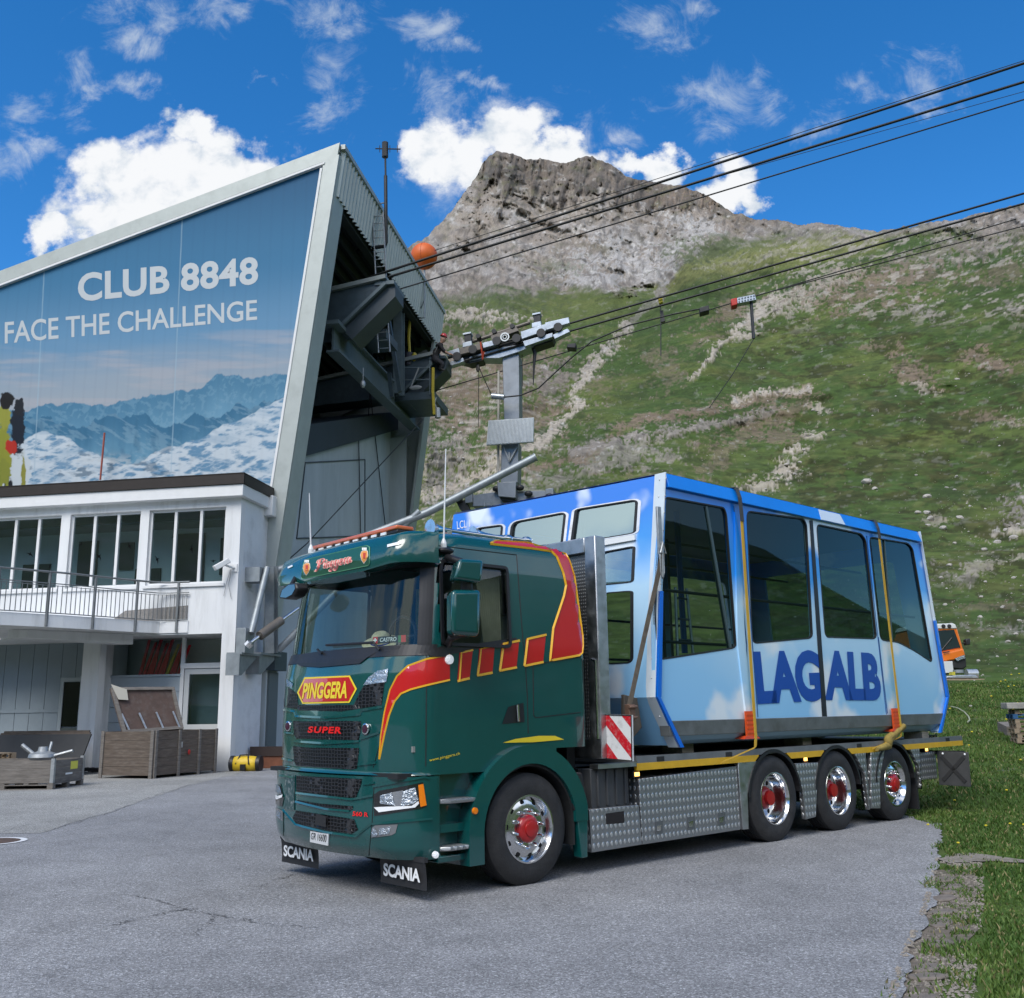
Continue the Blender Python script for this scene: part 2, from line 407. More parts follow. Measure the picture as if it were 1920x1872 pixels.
def sstep(a, b, x):
    t = np.clip((x-a)/(b-a), 0, 1); return t*t*(3-2*t)
def set_col(me, cols, name='Col'):
    at = me.attributes.new(name, 'FLOAT_COLOR', 'POINT')
    c = np.ones((len(cols), 4), np.float32); c[:, :3] = cols; at.data.foreach_set('color', c.ravel())
# ------------------------------------------------------------------ land
def hill():
    sky = [(-1600, 620), (-800, 700), (0, 660), (600, 560), (740, 480), (800, 446), (830, 415), (870, 366), (890, 335), (908, 306), (930, 285), (960, 288), (990, 297), (1030, 305), (1060, 306), (1085, 298), (1110, 297),
           (1150, 312), (1170, 330), (1190, 338), (1240, 346), (1285, 350), (1310, 362), (1340, 378), (1370, 400), (1400, 408), (1430, 414), (1470, 417), (1510, 421), (1560, 419), (1600, 428), (1640, 437),
           (1700, 425), (1780, 416), (1850, 402), (1920, 384), (2050, 350), (2300, 330), (2700, 360), (3600, 520)]
    cols = [(-1600, [(1340, 18), (1250, 90), (900, 300), (620, 700)]), (0, [(1340, 70), (1200, 120), (900, 250), (660, 600)]), (600, [(1335, 60), (1200, 95), (900, 180), (700, 300), (560, 600)]),
            (800, [(1335, 55), (1200, 85), (1000, 120), (800, 180), (650, 290), (550, 560), (446, 900)]),
            (900, [(1330, 50), (1200, 80), (1000, 112), (850, 165), (700, 250), (600, 420), (530, 640), (450, 860), (320, 1060)]),
            (1000, [(1330, 48), (1200, 78), (1000, 115), (850, 175), (720, 260), (610, 410), (530, 650), (440, 860), (300, 1100)]),
            (1100, [(1328, 45), (1200, 75), (1000, 115), (850, 180), (720, 275), (620, 400), (540, 640), (450, 860), (298, 1150)]),
            (1230, [(1326, 42), (1200, 72), (1000, 115), (800, 210), (650, 330), (565, 450), (545, 640), (450, 900), (346, 1150)]),
            (1330, [(1325, 40), (1200, 72), (1000, 120), (800, 210), (650, 310), (540, 420), (505, 490), (490, 760), (420, 1000), (375, 1100)]),
            (1450, [(1324, 38), (1200, 72), (1000, 122), (800, 215), (650, 310), (540, 410), (476, 500), (466, 760), (440, 930), (415, 1000)]),
            (1640, [(1322, 34), (1262, 47), (1200, 70), (1100, 95), (900, 165), (700, 250), (560, 340), (480, 430), (448, 490), (437, 720)]),
            (1780, [(1322, 30), (1262, 46), (1200, 70), (1100, 100), (900, 168), (700, 245), (560, 320), (460, 410), (416, 480)]),
            (1920, [(1320, 30), (1262, 46), (1200, 72), (1100, 104), (900, 165), (700, 235), (550, 305), (430, 390), (384, 440)]),
            (2600, [(1318, 22), (1250, 40), (1100, 90), (800, 200), (500, 360), (340, 520)]), (3600, [(1318, 16), (1250, 40), (1000, 120), (520, 400)])]
    for x, c in cols:                                   # let every profile start on the level ground
        r0 = 17.5 if x >= 1900 else 19 if x >= 1780 else 26 if x >= 1640 else c[0][1]*0.8
        if x >= 1640: c[0] = (1345, 29) if x < 2000 else c[0]
        c.insert(0, (1332-(x-960)*0.0147+1870*1.62/r0, r0))
    xs = np.concatenate([np.linspace(-1600, 560, 60, endpoint=False), np.linspace(560, 745, 40, endpoint=False), np.linspace(745, 1965, 780), np.linspace(1968, 3600, 70)])
    ns = 470
    s = np.linspace(0, 1, ns)
    sk = np.interp(xs, [a for a, b in sky], [b for a, b in sky])
    def bottom(c): return c[0][0]
    cx = np.array([c[0] for c in cols]); bot = np.interp(xs, cx, [c[1][0][0] for c in cols])
    tab = np.zeros((len(cols), ns))
    for i, (x, c) in enumerate(cols):
        y0 = c[0][0]; y1 = c[-1][0]
        tab[i] = np.exp(np.interp(s, [(y0-y)/(y0-y1) for y, r in c], np.log([r for y, r in c])))
    Rr = np.zeros((ns, len(xs)))
    for k in range(ns): Rr[k] = np.exp(np.interp(xs, cx, np.log(tab[:, k])))
    # soften the profile a little
    for _ in range(3): Rr[1:-1] = (Rr[:-2]+2*Rr[1:-1]+Rr[2:])/4
    X = np.tile(xs, (ns, 1)); Y = bot + (sk-bot)*s[:, None]
    d = _f[None, None] + R2*((X-CX)/F_PX)[..., None] - U2*((Y-CY)/F_PX)[..., None]
    hz = np.hypot(d[..., 0], d[..., 1])
    P = d*(Rr/hz)[..., None]; P[..., 2] += H
    px, py, r = P[..., 0], P[..., 1], Rr
    z0_ = P[..., 2].copy(); gx = px + 0.35*z0_; gy = py + 1.3*z0_
    # -------- what grows or lies where (warped outlines)
    q = (fbm(gx/26, gy/26, 5, 3)-0.5); q2 = (fbm(gx/26+50, gy/26-31, 5, 8)-0.5)
    k = np.clip(160/r, 0.25, 1)
    Xw = X + q*150*np.clip(k*1.0, .3, 1); Yw = Y + q2*75*np.clip(k, .3, 1)
    ragged = fbm(X/17+gx*.02, Y/10, 5, 21); grain = fbm(X/4.2, Y/2.6, 4, 22)
    def blob(cx, cy, rx, ry, rot=0):
        a = math.radians(rot); dx = Xw-cx; dy = Yw-cy
        u = (dx*math.cos(a)+dy*math.sin(a))/rx; v = (-dx*math.sin(a)+dy*math.cos(a))/ry
        return 1-np.sqrt(u*u+v*v)
    def line(pts, w, warp=0.35):
        best = np.full(X.shape, 1e9); xx = X+(Xw-X)*warp; yy = Y+(Yw-Y)*warp
        for (x0, y0), (x1, y1) in zip(pts, pts[1:]):
            L2 = (x1-x0)**2+(y1-y0)**2; t = np.clip(((xx-x0)*(x1-x0)+(yy-y0)*(y1-y0))/L2, 0, 1)
            best = np.minimum(best, np.hypot(xx-x0-t*(x1-x0), yy-y0-t*(y1-y0)))
        return 1-best/w
    def mask(dn, st=1.0, soft=0.22): return sstep(0.5-soft/2, 0.5+soft/2, np.clip(dn, -0.8, 1)*0.42+(ragged-.5)*.75+(grain-.5)*.95+0.345)*st
    yb = np.interp(X, [740, 800, 900, 1000, 1060, 1130, 1200, 1255, 1270, 1300, 1360, 1450, 1640, 1700, 1800, 1920], [600, 575, 545, 545, 545, 545, 545, 530, 505, 470, 450, 446, 441, 436, 428, 440])
    rockm = sstep(14, -14, (Y-yb) + (q2*60+q*40)*np.clip(260/r, .3, 1) + (ragged-0.5)*40)
    n1 = fbm(gx/40, gy/40, 6, 5); n2 = fbm(gx/7, gy/7, 5, 6); n3 = fbm(X/55, Y/15, 6, 9, .58); n4 = fbm(X/19, Y/5.0, 5, 15, .6); n5 = fbm(gx/2.2, gy/2.2, 4, 31)
    def mixc(c, col, w): return c*(1-w[..., None]) + np.array(col)*w[..., None]
    C = np.zeros(P.shape); C[:] = (0.060, 0.098, 0.026)
    C = mixc(C, (0.112, 0.138, 0.038), sstep(0.42, 0.68, n1)*0.75)
    C = mixc(C, (0.052, 0.078, 0.026), sstep(0.5, 0.7, n2)*0.6)
    right = sstep(1250, 1500, X + (n1-.5)*300)*sstep(520, 640, Y)
    C = mixc(C, (0.046, 0.050, 0.018), sstep(0.525, 0.575, n3*0.6+n4*0.4)*right*0.8)
    C = mixc(C, (0.100, 0.096, 0.036), sstep(0.58, 0.7, fbm(X/50+9, Y/14, 5, 77))*right*0.4)
    C = mixc(C, (0.24, 0.235, 0.085), sstep(-.1, .8, line([(1245, 530), (1270, 515), (1340, 500), (1450, 478), (1560, 460), (1640, 446)], 34, .6))*.75*(.5+grain*.8).clip(0, 1)); C = mixc(C, (0.13, 0.145, 0.045), sstep(-.2, .7, blob(1050, 580, 210, 40))*.6)  # sunlight on the crest baked into the colour as a yellow-green ridge band
    DIRT = (0.195, 0.150, 0.108); ROCK = (0.232, 0.200, 0.170); PALE = (0.40, 0.355, 0.295); SCREE = (0.25, 0.225, 0.195)
    # rock in the upper part
    C = mixc(C, ROCK, rockm)
    for b, col, st in [((1500, 560, 110, 30, -14), PALE, .75), ((1420, 590, 90, 26, -38), PALE, .8), ((1360, 585, 70, 18, -25), DIRT, .8), ((1610, 545, 130, 40, -5), DIRT, .85), ((1560, 520, 60, 20, -10), PALE, .6), ((1790, 470, 190, 34, -12), ROCK, .7), ((1890, 425, 110, 34, -22), ROCK, .95),
                       ((1890, 510, 80, 26, -10), DIRT, .6), ((1700, 520, 120, 30, -8), DIRT, .7), ((1720, 585, 40, 16, 0), SCREE, .8), ((1905, 580, 20, 14, 0), SCREE, .7), ((1330, 640, 50, 12, -38), DIRT, .6),
                       ((1242, 685, 44, 50, 0), DIRT, .55), ((1135, 720, 40, 26, 20), DIRT, .45), ((1700, 690, 62, 26, 28), DIRT, .95), ((1855, 672, 62, 22, 12), DIRT, .95), ((1630, 652, 44, 10, 0), DIRT, .7), ((1735, 728, 40, 10, 20), PALE, .6), ((1870, 785, 56, 9, 15), DIRT, .8), ((1890, 800, 26, 12, 0), PALE, .5),
                       ((1130, 850, 170, 42, -8), SCREE, .75), ((1390, 790, 100, 24, -28), DIRT, .75), ((1450, 825, 60, 18, 0), DIRT, .7), ((1030, 900, 120, 22, -10), SCREE, .6), ((1230, 905, 120, 20, 0), DIRT, .4),
                       ((1510, 765, 22, 14, 0), PALE, .8), ((1505, 820, 26, 18, 0), PALE, .8), ((1510, 850, 22, 10, 0), PALE, .8), ((1490, 880, 40, 22, -20), PALE, .9), ((1440, 915, 50, 14, -25), PALE, .8),
                       ((860, 740, 110, 130, 0), DIRT, .95), ((960, 690, 130, 80, 0), DIRT, .85), ((1040, 720, 60, 50, 0), ROCK, .8), ((830, 860, 80, 70, 0), SCREE, .9), ((1020, 780, 70, 40, 0), DIRT, .9), ((870, 655, 70, 30, 0), ROCK, .6), ((930, 820, 70, 40, 0), DIRT, .6),
                       ((885, 594, 95, 17, 0), PALE, .95), ((860, 545, 90, 40, 0), ROCK, .6), ((870, 900, 110, 16, -22), SCREE, .7),
                       ((1895, 965, 60, 34, -30), SCREE, .9), ((1880, 1000, 70, 14, 0), PALE, .7), ((1840, 1060, 80, 12, -12), PALE, .6), ((1790, 1075, 60, 20, 0), SCREE, .6), ((1900, 1180, 80, 18, 10), SCREE, .6), ((1870, 1130, 60, 12, 0), DIRT, .5), ((1720, 975, 26, 12, 0), PALE, .5)]:
        C = mixc(C, col, mask(blob(*b), st))
    for pts, w, col, st in [([(1175, 615), (1120, 670), (1095, 700), (1085, 750), (1066, 785), (1020, 822), (960, 845), (900, 880), (800, 925)], 13, PALE, .95), ([(1530, 735), (1440, 738), (1370, 760), (1290, 778), (1200, 792), (1110, 845), (980, 880)], 13, DIRT, .95),
                            ([(1530, 732), (1430, 735), (1380, 752)], 8, PALE, .9), ([(1445, 772), (1380, 790), (1300, 812), (1180, 825), (1060, 850)], 12, SCREE, .95), ([(1500, 760), (1420, 800), (1380, 830), (1330, 880)], 20, DIRT, .6),
                            ([(1430, 580), (1385, 612), (1350, 655), (1320, 690), (1290, 715)], 7, PALE, .9), ([(1245, 540), (1215, 575), (1150, 640), (1100, 690)], 7, SCREE, .6), ([(1640, 445), (1500, 462), (1400, 490), (1300, 505)], 6, PALE, .35), ([(1256, 480), (1250, 530), (1235, 560)], 10, SCREE, .8)]:
        C = mixc(C, col, mask(line(pts, w), st))
    # the peak: brown cliffs, light scree fan, strata
    ru, rv = (X+0.7*Y)/52, (Y-0.45*X)/17
    strata = fbm(ru, rv, 6, 41); vert = fbm(X/11+Y/60, Y/40, 5, 42); crag = fbm((X-0.5*Y)/22, (Y+0.35*X)/15, 6, 46, 0.6, True)
    depth = Y-np.interp(X, xs, sk)
    cliff = sstep(0.30, 0.60, (1-depth/np.interp(X, [880, 930, 1000, 1130, 1250, 1400], [60, 125, 110, 95, 70, 45]))*1.1+(vert-0.5)*0.9+(strata-.5)*.5)*sstep(1440, 1330, X)*sstep(870, 915, X)
    C = mixc(C, (0.135, 0.112, 0.092), rockm*cliff*0.85)
    tan = sstep(1180, 1300, X)*cliff*sstep(0.45, 0.6, vert); C = mixc(C, (0.27, 0.20, 0.145), rockm*tan*0.8)
    fan = mask(blob(1170, 490, 130, 62, -8), 1)+mask(blob(1290, 425, 90, 22, 20), 1)+mask(blob(1110, 530, 80, 16, 0), 1)+mask(line([(1330, 430), (1260, 470), (1220, 530)], 26), 1)
    C = mixc(C, (0.34, 0.325, 0.31), np.clip(fan, 0, 1)*rockm*0.85)
    C = mixc(C, (0.30, 0.285, 0.27), rockm*sstep(0.5, 0.66, strata)*0.55*(1-cliff))
    C = mixc(C, (0.095, 0.086, 0.078), rockm*sstep(0.66, 0.84, crag)*0.6)
    C = mixc(C, (0.080, 0.070, 0.062), rockm*cliff*sstep(0.52, 0.64, vert)*0.75)
    C = mixc(C, (0.095, 0.092, 0.055), rockm*(1-cliff)*sstep(0.55, 0.7, fbm(X/70, Y/26, 5, 48))*sstep(60, 190, depth)*0.5)
    C = mixc(C, (0.085, 0.10, 0.045), mask(blob(1330, 465, 90, 34, -8), .85)*sstep(430, 455, Y)); C = mixc(C, (0.085, 0.10, 0.045), mask(blob(1040, 500, 60, 16, 0), .5)); C = mixc(C, (0.085, 0.105, 0.045), mask(blob(960, 565, 120, 16, 0), .7))
    near = sstep(75, 38, r)*(1-np.clip(C[..., 2]*5-.35, 0, 1)); C = mixc(C, (0.062, 0.110, 0.024), near*0.8)
    tus = fbm(gx/(r*0.016+.2), gy/(r*0.010+.2), 4, 81, .6); grassy = 1-np.clip(C[..., 2]*6-0.3, 0, 1)
    C = mixc(C, (0.030, 0.040, 0.015), sstep(.58, .66, tus)*grassy*.38); C = mixc(C, (0.16, 0.165, 0.06), sstep(.60, .70, fbm(gx/(r*0.014+.2)+9, gy/(r*0.009+.2), 4, 83, .6))*grassy*.3)
    # small stones everywhere
    speck = fbm(gx/(r*0.006+0.3), gy/(r*0.006+0.3), 3, 51)
    bare = np.clip(C[..., 2]*6-0.3, 0, 1)
    stony = sstep(1330, 1460, X)*sstep(650, 560, Y)*(1-rockm)+sstep(1060, 960, X)*sstep(640, 720, Y); C = mixc(C, (0.36, 0.32, 0.27), sstep(.60, .66, fbm(gx/(r*0.010+.3), gy/(r*0.007+.3), 4, 85, .6))*stony*.75)
    C = mixc(C, (0.42, 0.40, 0.37), sstep(0.70, 0.76, speck)*(0.18+0.75*bare)*0.9)
    C = mixc(C, (0.07, 0.062, 0.05), sstep(0.69, 0.78, fbm(gx/(r*0.008+0.3)+7, gy/(r*0.008+0.3), 3, 52))*bare*0.75)
    C *= ((.83+.17*rockm)*(0.80+.40*fbm(X/110, Y/60, 4, 73)))[..., None]
    C *= (0.80+0.46*n5+0.14*(n2-.5))[..., None]
    # -------- relief
    rockiness = np.clip(rockm + bare*0.35, 0, 1)
    up = (fbm(gx/(28), gy/28, 5, 61)-0.5)*np.clip(r/70, 0.0, 1)*1.6*(1-rockm)
    up += (fbm(gx/5, gy/5, 4, 62)-0.5)*0.55*np.clip((r-25)/60, 0, 1)*(1-rockm)
    up += (fbm(gx/(r*0.022), gy/(r*0.022), 5, 63, 0.55, True)-0.55)*r*0.010*bare*(1-rockm)*np.clip((r-40)/80, 0, 1)
    ed = sstep(0, 0.06, 1-s)[:, None]*0.75+0.25
    up += rockm*(fbm(X/30, Y/30, 6, 64, 0.55, True)-0.55)*9*np.clip(r/1000, 0.15, 1.1)
    rad = rockm*((0.5-fbm(ru*.55, rv*.55, 6, 65, 0.55, True))*64*(1-.5*cliff)+(0.5-crag)*22+cliff*((0.5-vert)*58-16))*np.clip(r/1000, 0.12, 1.1)
    def fold(pts, w): return np.exp(-np.clip(1-line(pts, w, .5), 0, 6)**2)
    rad += r*(.075*fold([(1250, 545), (1180, 620), (1105, 690), (1085, 750), (1060, 790), (1000, 830), (900, 885), (800, 930)], 55) - .06*fold([(1640, 446), (1450, 478), (1330, 512), (1270, 560), (1200, 640)], 40) - .035*fold([(1540, 738), (1400, 752), (1280, 785), (1180, 815), (1050, 890)], 45)+.03*fold([(1520, 770), (1490, 880), (1420, 930)], 40)-.05*fold([(1560, 540), (1420, 600), (1340, 680)], 45))
    rad += (fbm(X/150, Y/70, 4, 71)-.5)*r*.10*(1-rockm)*np.clip((r-50)/100, 0, 1)
    rad += (0.5-fbm(X/16, Y/10, 5, 67, .6, True))*bare*(1-rockm)*r*0.018*np.clip((r-60)/80, 0, 1)
    P[..., 0] += d[..., 0]/hz*rad; P[..., 1] += d[..., 1]/hz*rad; up += rad*d[..., 2]/hz
    P[..., 2] += up
    # -------- mesh, with a far side falling away behind the skyline
    back = P[-1].copy(); dirn = back[:, :2]/np.linalg.norm(back[:, :2], axis=1)[:, None]
    back[:, :2] += dirn*300; back[:, 2] -= 260
    front = P[0].copy(); front[:, 2] = np.minimum(front[:, 2], -0.3); front[:, :2] *= 0.9
    V = np.concatenate([front[None], P, back[None]]); Cc = np.concatenate([C[:1], C, C[-1:]])
    nr, nc = V.shape[:2]; idx = np.arange(nr*nc).reshape(nr, nc)
    F = np.stack([idx[:-1, :-1], idx[:-1, 1:], idx[1:, 1:], idx[1:, :-1]], -1).reshape(-1, 4)
    me = bpy.data.meshes.new('hillside'); me.vertices.add(nr*nc); me.vertices.foreach_set('co', V.reshape(-1).astype(np.float32))
    me.loops.add(F.size); me.loops.foreach_set('vertex_index', F.reshape(-1).astype(np.int32))
    me.polygons.add(len(F)); me.polygons.foreach_set('loop_start', np.arange(0, F.size, 4, dtype=np.int32)); me.polygons.foreach_set('loop_total', np.full(len(F), 4, np.int32))
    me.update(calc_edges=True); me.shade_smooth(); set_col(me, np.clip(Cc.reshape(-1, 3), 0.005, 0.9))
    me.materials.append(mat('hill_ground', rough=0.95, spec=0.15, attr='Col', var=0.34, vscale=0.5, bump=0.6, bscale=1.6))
    o = bpy.data.objects.new('hillside', me); COL.objects.link(o); tag(o, 'green alpine slope strewn with rock below a bare grey peak', 'hillside', kind='structure')
    return o, V, C, P
HILL, HV, HC, HP = hill()
hill_bvh = None
def hill_point(px, py):
    global hill_bvh
    if hill_bvh is None: hill_bvh = BVHTree.FromPolygons([v.co for v in HILL.data.vertices], [p.vertices for p in HILL.data.polygons])
    d = Vector(ray(px, py)).normalized(); h = hill_bvh.ray_cast(Vector(CAM0), d)
    return None if h[0] is None else np.array(h[0])

# level ground: one sheet to the horizon
g = MB()
def gz(x, y):
    d = math.hypot(x, y); return -0.02 - max(0, d-60)*0.002
rings = [0, 4, 8, 12, 17, 24, 34, 50, 80, 140, 300, 700, 1600, 4000, 9000]
g.grid(lambda u, v: (lambda R_, a: (R_*math.cos(a), R_*math.sin(a), gz(R_*math.cos(a), R_*math.sin(a))))(rings[int(round(v*(len(rings)-1)))], u*2*PI), 73, len(rings))
grm = mat('meadow_soil', (0.055, 0.100, 0.022), 0.95, var=0.35, vscale=1.3, bump=0.4, bscale=25, spec=0.1, grime=(0.11, 0.10, 0.05), gscale=0.6)
tag(mk('meadow', g, grm, origin=(0, 0, 0), smooth=180), 'level green meadow round the yard', 'meadow', kind='structure')
# the mountains on the viewer's side of the valley (seen in reflections)
g = MB()
def ring(u, v):
    a = math.radians(155+u*230); nz = fbm(np.array(u*16.0), np.array(v*1.5), 5, 5)
    R_ = 380+v*900; return (R_*math.cos(a), R_*math.sin(a), -6+v*330*(0.55+0.8*float(nz))*min(1, u*8, (1-u)*8))
g.grid(ring, 90, 14)
tag(mk('valley_slope', g, mat('far_slope', (0.075, 0.10, 0.045), 0.95, var=0.5, vscale=0.012, spec=0.1, grime=(0.2, 0.19, 0.18), gscale=0.02), origin=(0, 0, 0), smooth=180), 'grassy mountainside across the valley', 'hillside', kind='structure')

# the tarmac yard
EDGE = [(1.0, 3.2), (1.75, 5.0), (2.12, 5.97), (2.62, 7.02), (3.27, 8.32), (4.02, 9.92), (4.5, 10.98), (5.35, 12.9), (5.75, 13.9), (5.8, 14.9), (5.3, 16.4), (4.0, 19.0), (3.0, 30.0)]
def edge_x(y): return float(np.interp(y, [b for a, b in EDGE], [a for a, b in EDGE]))
pts = []
for y in np.arange(-12, 30, 0.06):
    x = edge_x(y) if y > 3.2 else 1.0-(3.2-y)*0.42
    pts.append((x + (fbm(np.array(y*2.2), np.array(3.3), 4, 9)-0.5)*0.34, y, 0.0))
g = MB()
n = len(pts)
vs = [(-60, p[1], 0.0) for p in pts]+pts
g.add(vs, [(i, n+i, n+i+1, i+1) for i in range(n-1)]); g.add([(-60, 30, 0), (3.0, 30, 0), (3, 46, 0), (-60, 46, 0)], [(0, 1, 2, 3)])
def asphalt_mat(name, base, blue):
    m = bpy.data.materials.new(name); m.use_nodes = True; nt = m.node_tree; N = nt.nodes; L = nt.links; b = N['Principled BSDF']
    tc = N.new('ShaderNodeTexCoord')
    def nz(sc, de, ro):
        n = N.new('ShaderNodeTexNoise'); n.inputs['Scale'].default_value = sc; n.inputs['Detail'].default_value = de; n.inputs['Roughness'].default_value = ro; L.new(tc.outputs['Object'], n.inputs[0]); return n.outputs['Fac']
    vo = N.new('ShaderNodeTexVoronoi'); vo.inputs['Scale'].default_value = 105; L.new(tc.outputs['Object'], vo.inputs[0])
    hsv = N.new('ShaderNodeSeparateColor'); L.new(vo.outputs['Color'], hsv.inputs[0])
    r = N.new('ShaderNodeValToRGB'); e = r.color_ramp.elements; e[0].position = 0; e[0].color = (*[c*0.55 for c in base], 1); e[1].position = 1; e[1].color = (*[c*2.1 for c in blue], 1)
    k = e.new(0.55); k.color = (*base, 1); k = e.new(0.9); k.color = (*[c*1.3 for c in base], 1); L.new(hsv.outputs[0], r.inputs[0])
    def mul(a, f, lo, hi, i0=0.3, i1=0.7):
        mr = N.new('ShaderNodeMapRange'); L.new(f, mr.inputs[0]); mr.inputs[1].default_value = i0; mr.inputs[2].default_value = i1; mr.inputs[3].default_value = lo; mr.inputs[4].default_value = hi
        mx = N.new('ShaderNodeMix'); mx.data_type = 'RGBA'; mx.blend_type = 'MULTIPLY'; mx.inputs['Factor'].default_value = 1; L.new(a, mx.inputs['A']); L.new(mr.outputs[0], mx.inputs['B']); return mx.outputs['Result']
    c = mul(r.outputs[0], nz(0.33, 6, 0.6), 0.78, 1.18); c = mul(c, nz(0.9, 9, 0.75), 1.0, 0.80, 0.55, 0.72); c = mul(c, nz(28, 4, 0.7), 0.72, 1.3); c = mul(c, nz(2.6, 6, 0.7), 0.88, 1.1)
    L.new(c, b.inputs['Base Color']); b.inputs['Roughness'].default_value = 0.88; b.inputs['Specular IOR Level'].default_value = 0.3
    bp = N.new('ShaderNodeBump'); bp.inputs['Strength'].default_value = 0.6; bp.inputs['Distance'].default_value = 0.008; L.new(vo.outputs['Distance'], bp.inputs['Height']); L.new(bp.outputs[0], b.inputs['Normal'])
    return m
asph = asphalt_mat('asphalt', (0.245, 0.248, 0.256), (0.25, 0.255, 0.265))
tag(mk('asphalt_yard', g, asph, origin=(0, 0, 0)), 'grey worn asphalt yard', 'asphalt', kind='structure')
# older, paler strip along the building
g = MB(); low = [(-60, 0)]
a0 = W.onz(80, 1562, 0); a1 = W.onz(240, 1512, 0); a2 = W.onz(350, 1474, 0); a3 = W.onz(480, 1443, 0)
ln = []
for p, q in ((a0, a1), (a1, a2), (a2, a3)):
    for t in np.linspace(0, 1, 14, endpoint=False): ln.append(p*(1-t)+q*t)
ln.append(a3); ln = ln+[np.array([-6.6, 27, 0.0])]
vs = [(p[0]+random.uniform(-.05, .05), p[1]+random.uniform(-.05, .05), 0.004) for p in ln]; k = len(vs); vs = sorted(vs, key=lambda p: p[1]); vs += [(-45, p[1], 0.004) for p in vs[:k]]
g.add(vs, [(i, i+1, k+i+1, k+i) for i in range(k-1)])
tag(mk('asphalt_strip', g, asphalt_mat('asphalt_old', (0.285, 0.285, 0.275), (0.29, 0.29, 0.28)), origin=(0, 0, 0)), 'older pale asphalt along the building', 'asphalt', kind='structure')
# cracks
g = MB()
def crack(pts, w):
    P = []
    for (a, b) in zip(pts, pts[1:]):
        for t in np.linspace(0, 1, 16, endpoint=False):
            P.append(W.onz(a[0]*(1-t)+b[0]*t, a[1]*(1-t)+b[1]*t, 0.0))
    P = [p+np.array([random.gauss(0, .025), random.gauss(0, .025), 0.0062]) for p in P]
    for i, (p, q) in enumerate(zip(P, P[1:])):
        if random.random() < 0.18: continue
        d = q-p; nn = np.array([-d[1], d[0], 0]); nn /= np.linalg.norm(nn)+1e-9
        w0 = w*random.uniform(.15, .7); w1 = w*random.uniform(.15, .7); g.add([p-nn*w0, q-nn*w1, q+nn*w1, p+nn*w0], [(0, 1, 2, 3)])
crack([(220, 1735), (250, 1725), (330, 1708), (370, 1705)], .008); crack([(245, 1680), (290, 1688), (330, 1702), (400, 1716), (455, 1726), (520, 1736), (600, 1742)], .009); crack([(410, 1716), (385, 1732), (360, 1755)], .006)
crack([(480, 1665), (520, 1650), (555, 1640)], .008); crack([(80, 1560), (180, 1535), (280, 1495), (360, 1471)], .012); crack([(200, 1548), (290, 1530), (375, 1518)], .009); crack([(420, 1504), (520, 1495)], .01); crack([(150, 1620), (240, 1605), (340, 1580)], .006); crack([(0, 1562), (60, 1545)], .008)
tag(mk('asphalt_cracks', g, mat('crack_tar', (0.085, 0.085, 0.088), 0.95), origin=(0, 0, 0)), 'fine dark cracks in the asphalt', 'cracks', kind='structure')
# manhole with white paint round it
mc = W.onz(-16, 1579, 0.0)
mh = thing('manhole_cover', 'rusty round manhole cover ringed with white paint in the yard', 'manhole cover', W, (mc[0], mc[1], 0))
g = MB(); g.lathe([(0.0, 0.012), (0.33, 0.012), (0.34, 0.008), (0.34, 0.0)], mc, (0, 0, 1), 40); mk('lid', g, mat('rusty_iron', (0.11, 0.075, 0.06), 0.8, 0.3, var=.3, vscale=12, bump=.6, bscale=60), mh)
g = MB(); g.lathe([(0.35, 0.0075), (0.43, 0.0075)], mc, (0, 0, 1), 48); g.f = g.f[:48]; g.m = g.m[:48]; mk('painted_ring', g, mat('road_paint', (0.68, 0.69, 0.70), 0.7, var=.15, vscale=14, grime=(.2, .2, .2), gscale=5), mh)

# kerb: flat stones sunk between tarmac and grass, gravel track
stone_m = mat('kerb_stone', (0.175, 0.15, 0.128), 0.9, var=.3, vscale=7, bump=.7, bscale=22)
g = MB()
y = 5.2; kerb_no = 0
while y < 9.6:
    l = random.uniform(.14, .34); x = edge_x(y)+random.uniform(.10, .2)+0.06
    if random.random() < .6:
        k = 7; w = random.uniform(.07, .13); pts2 = [(x+w*math.cos(a)*random.uniform(.8, 1.15)+0.3*l*math.sin(a), y+l*.5+l*.5*math.sin(a)*random.uniform(.85, 1.1), -0.02) for a in np.linspace(0, 2*PI, k, endpoint=False)]
        m_ = MB(); m_.prism(pts2, (0, 0,   .022+random.uniform(0, .006)))
        o = mk('kerb_stone', m_, stone_m, bev=.012); tag(o, 'flat sunken kerb stone along the edge between asphalt and grass', 'kerb stone', 'flat stones edging the yard')
    y += l+random.uniform(.02, .12)
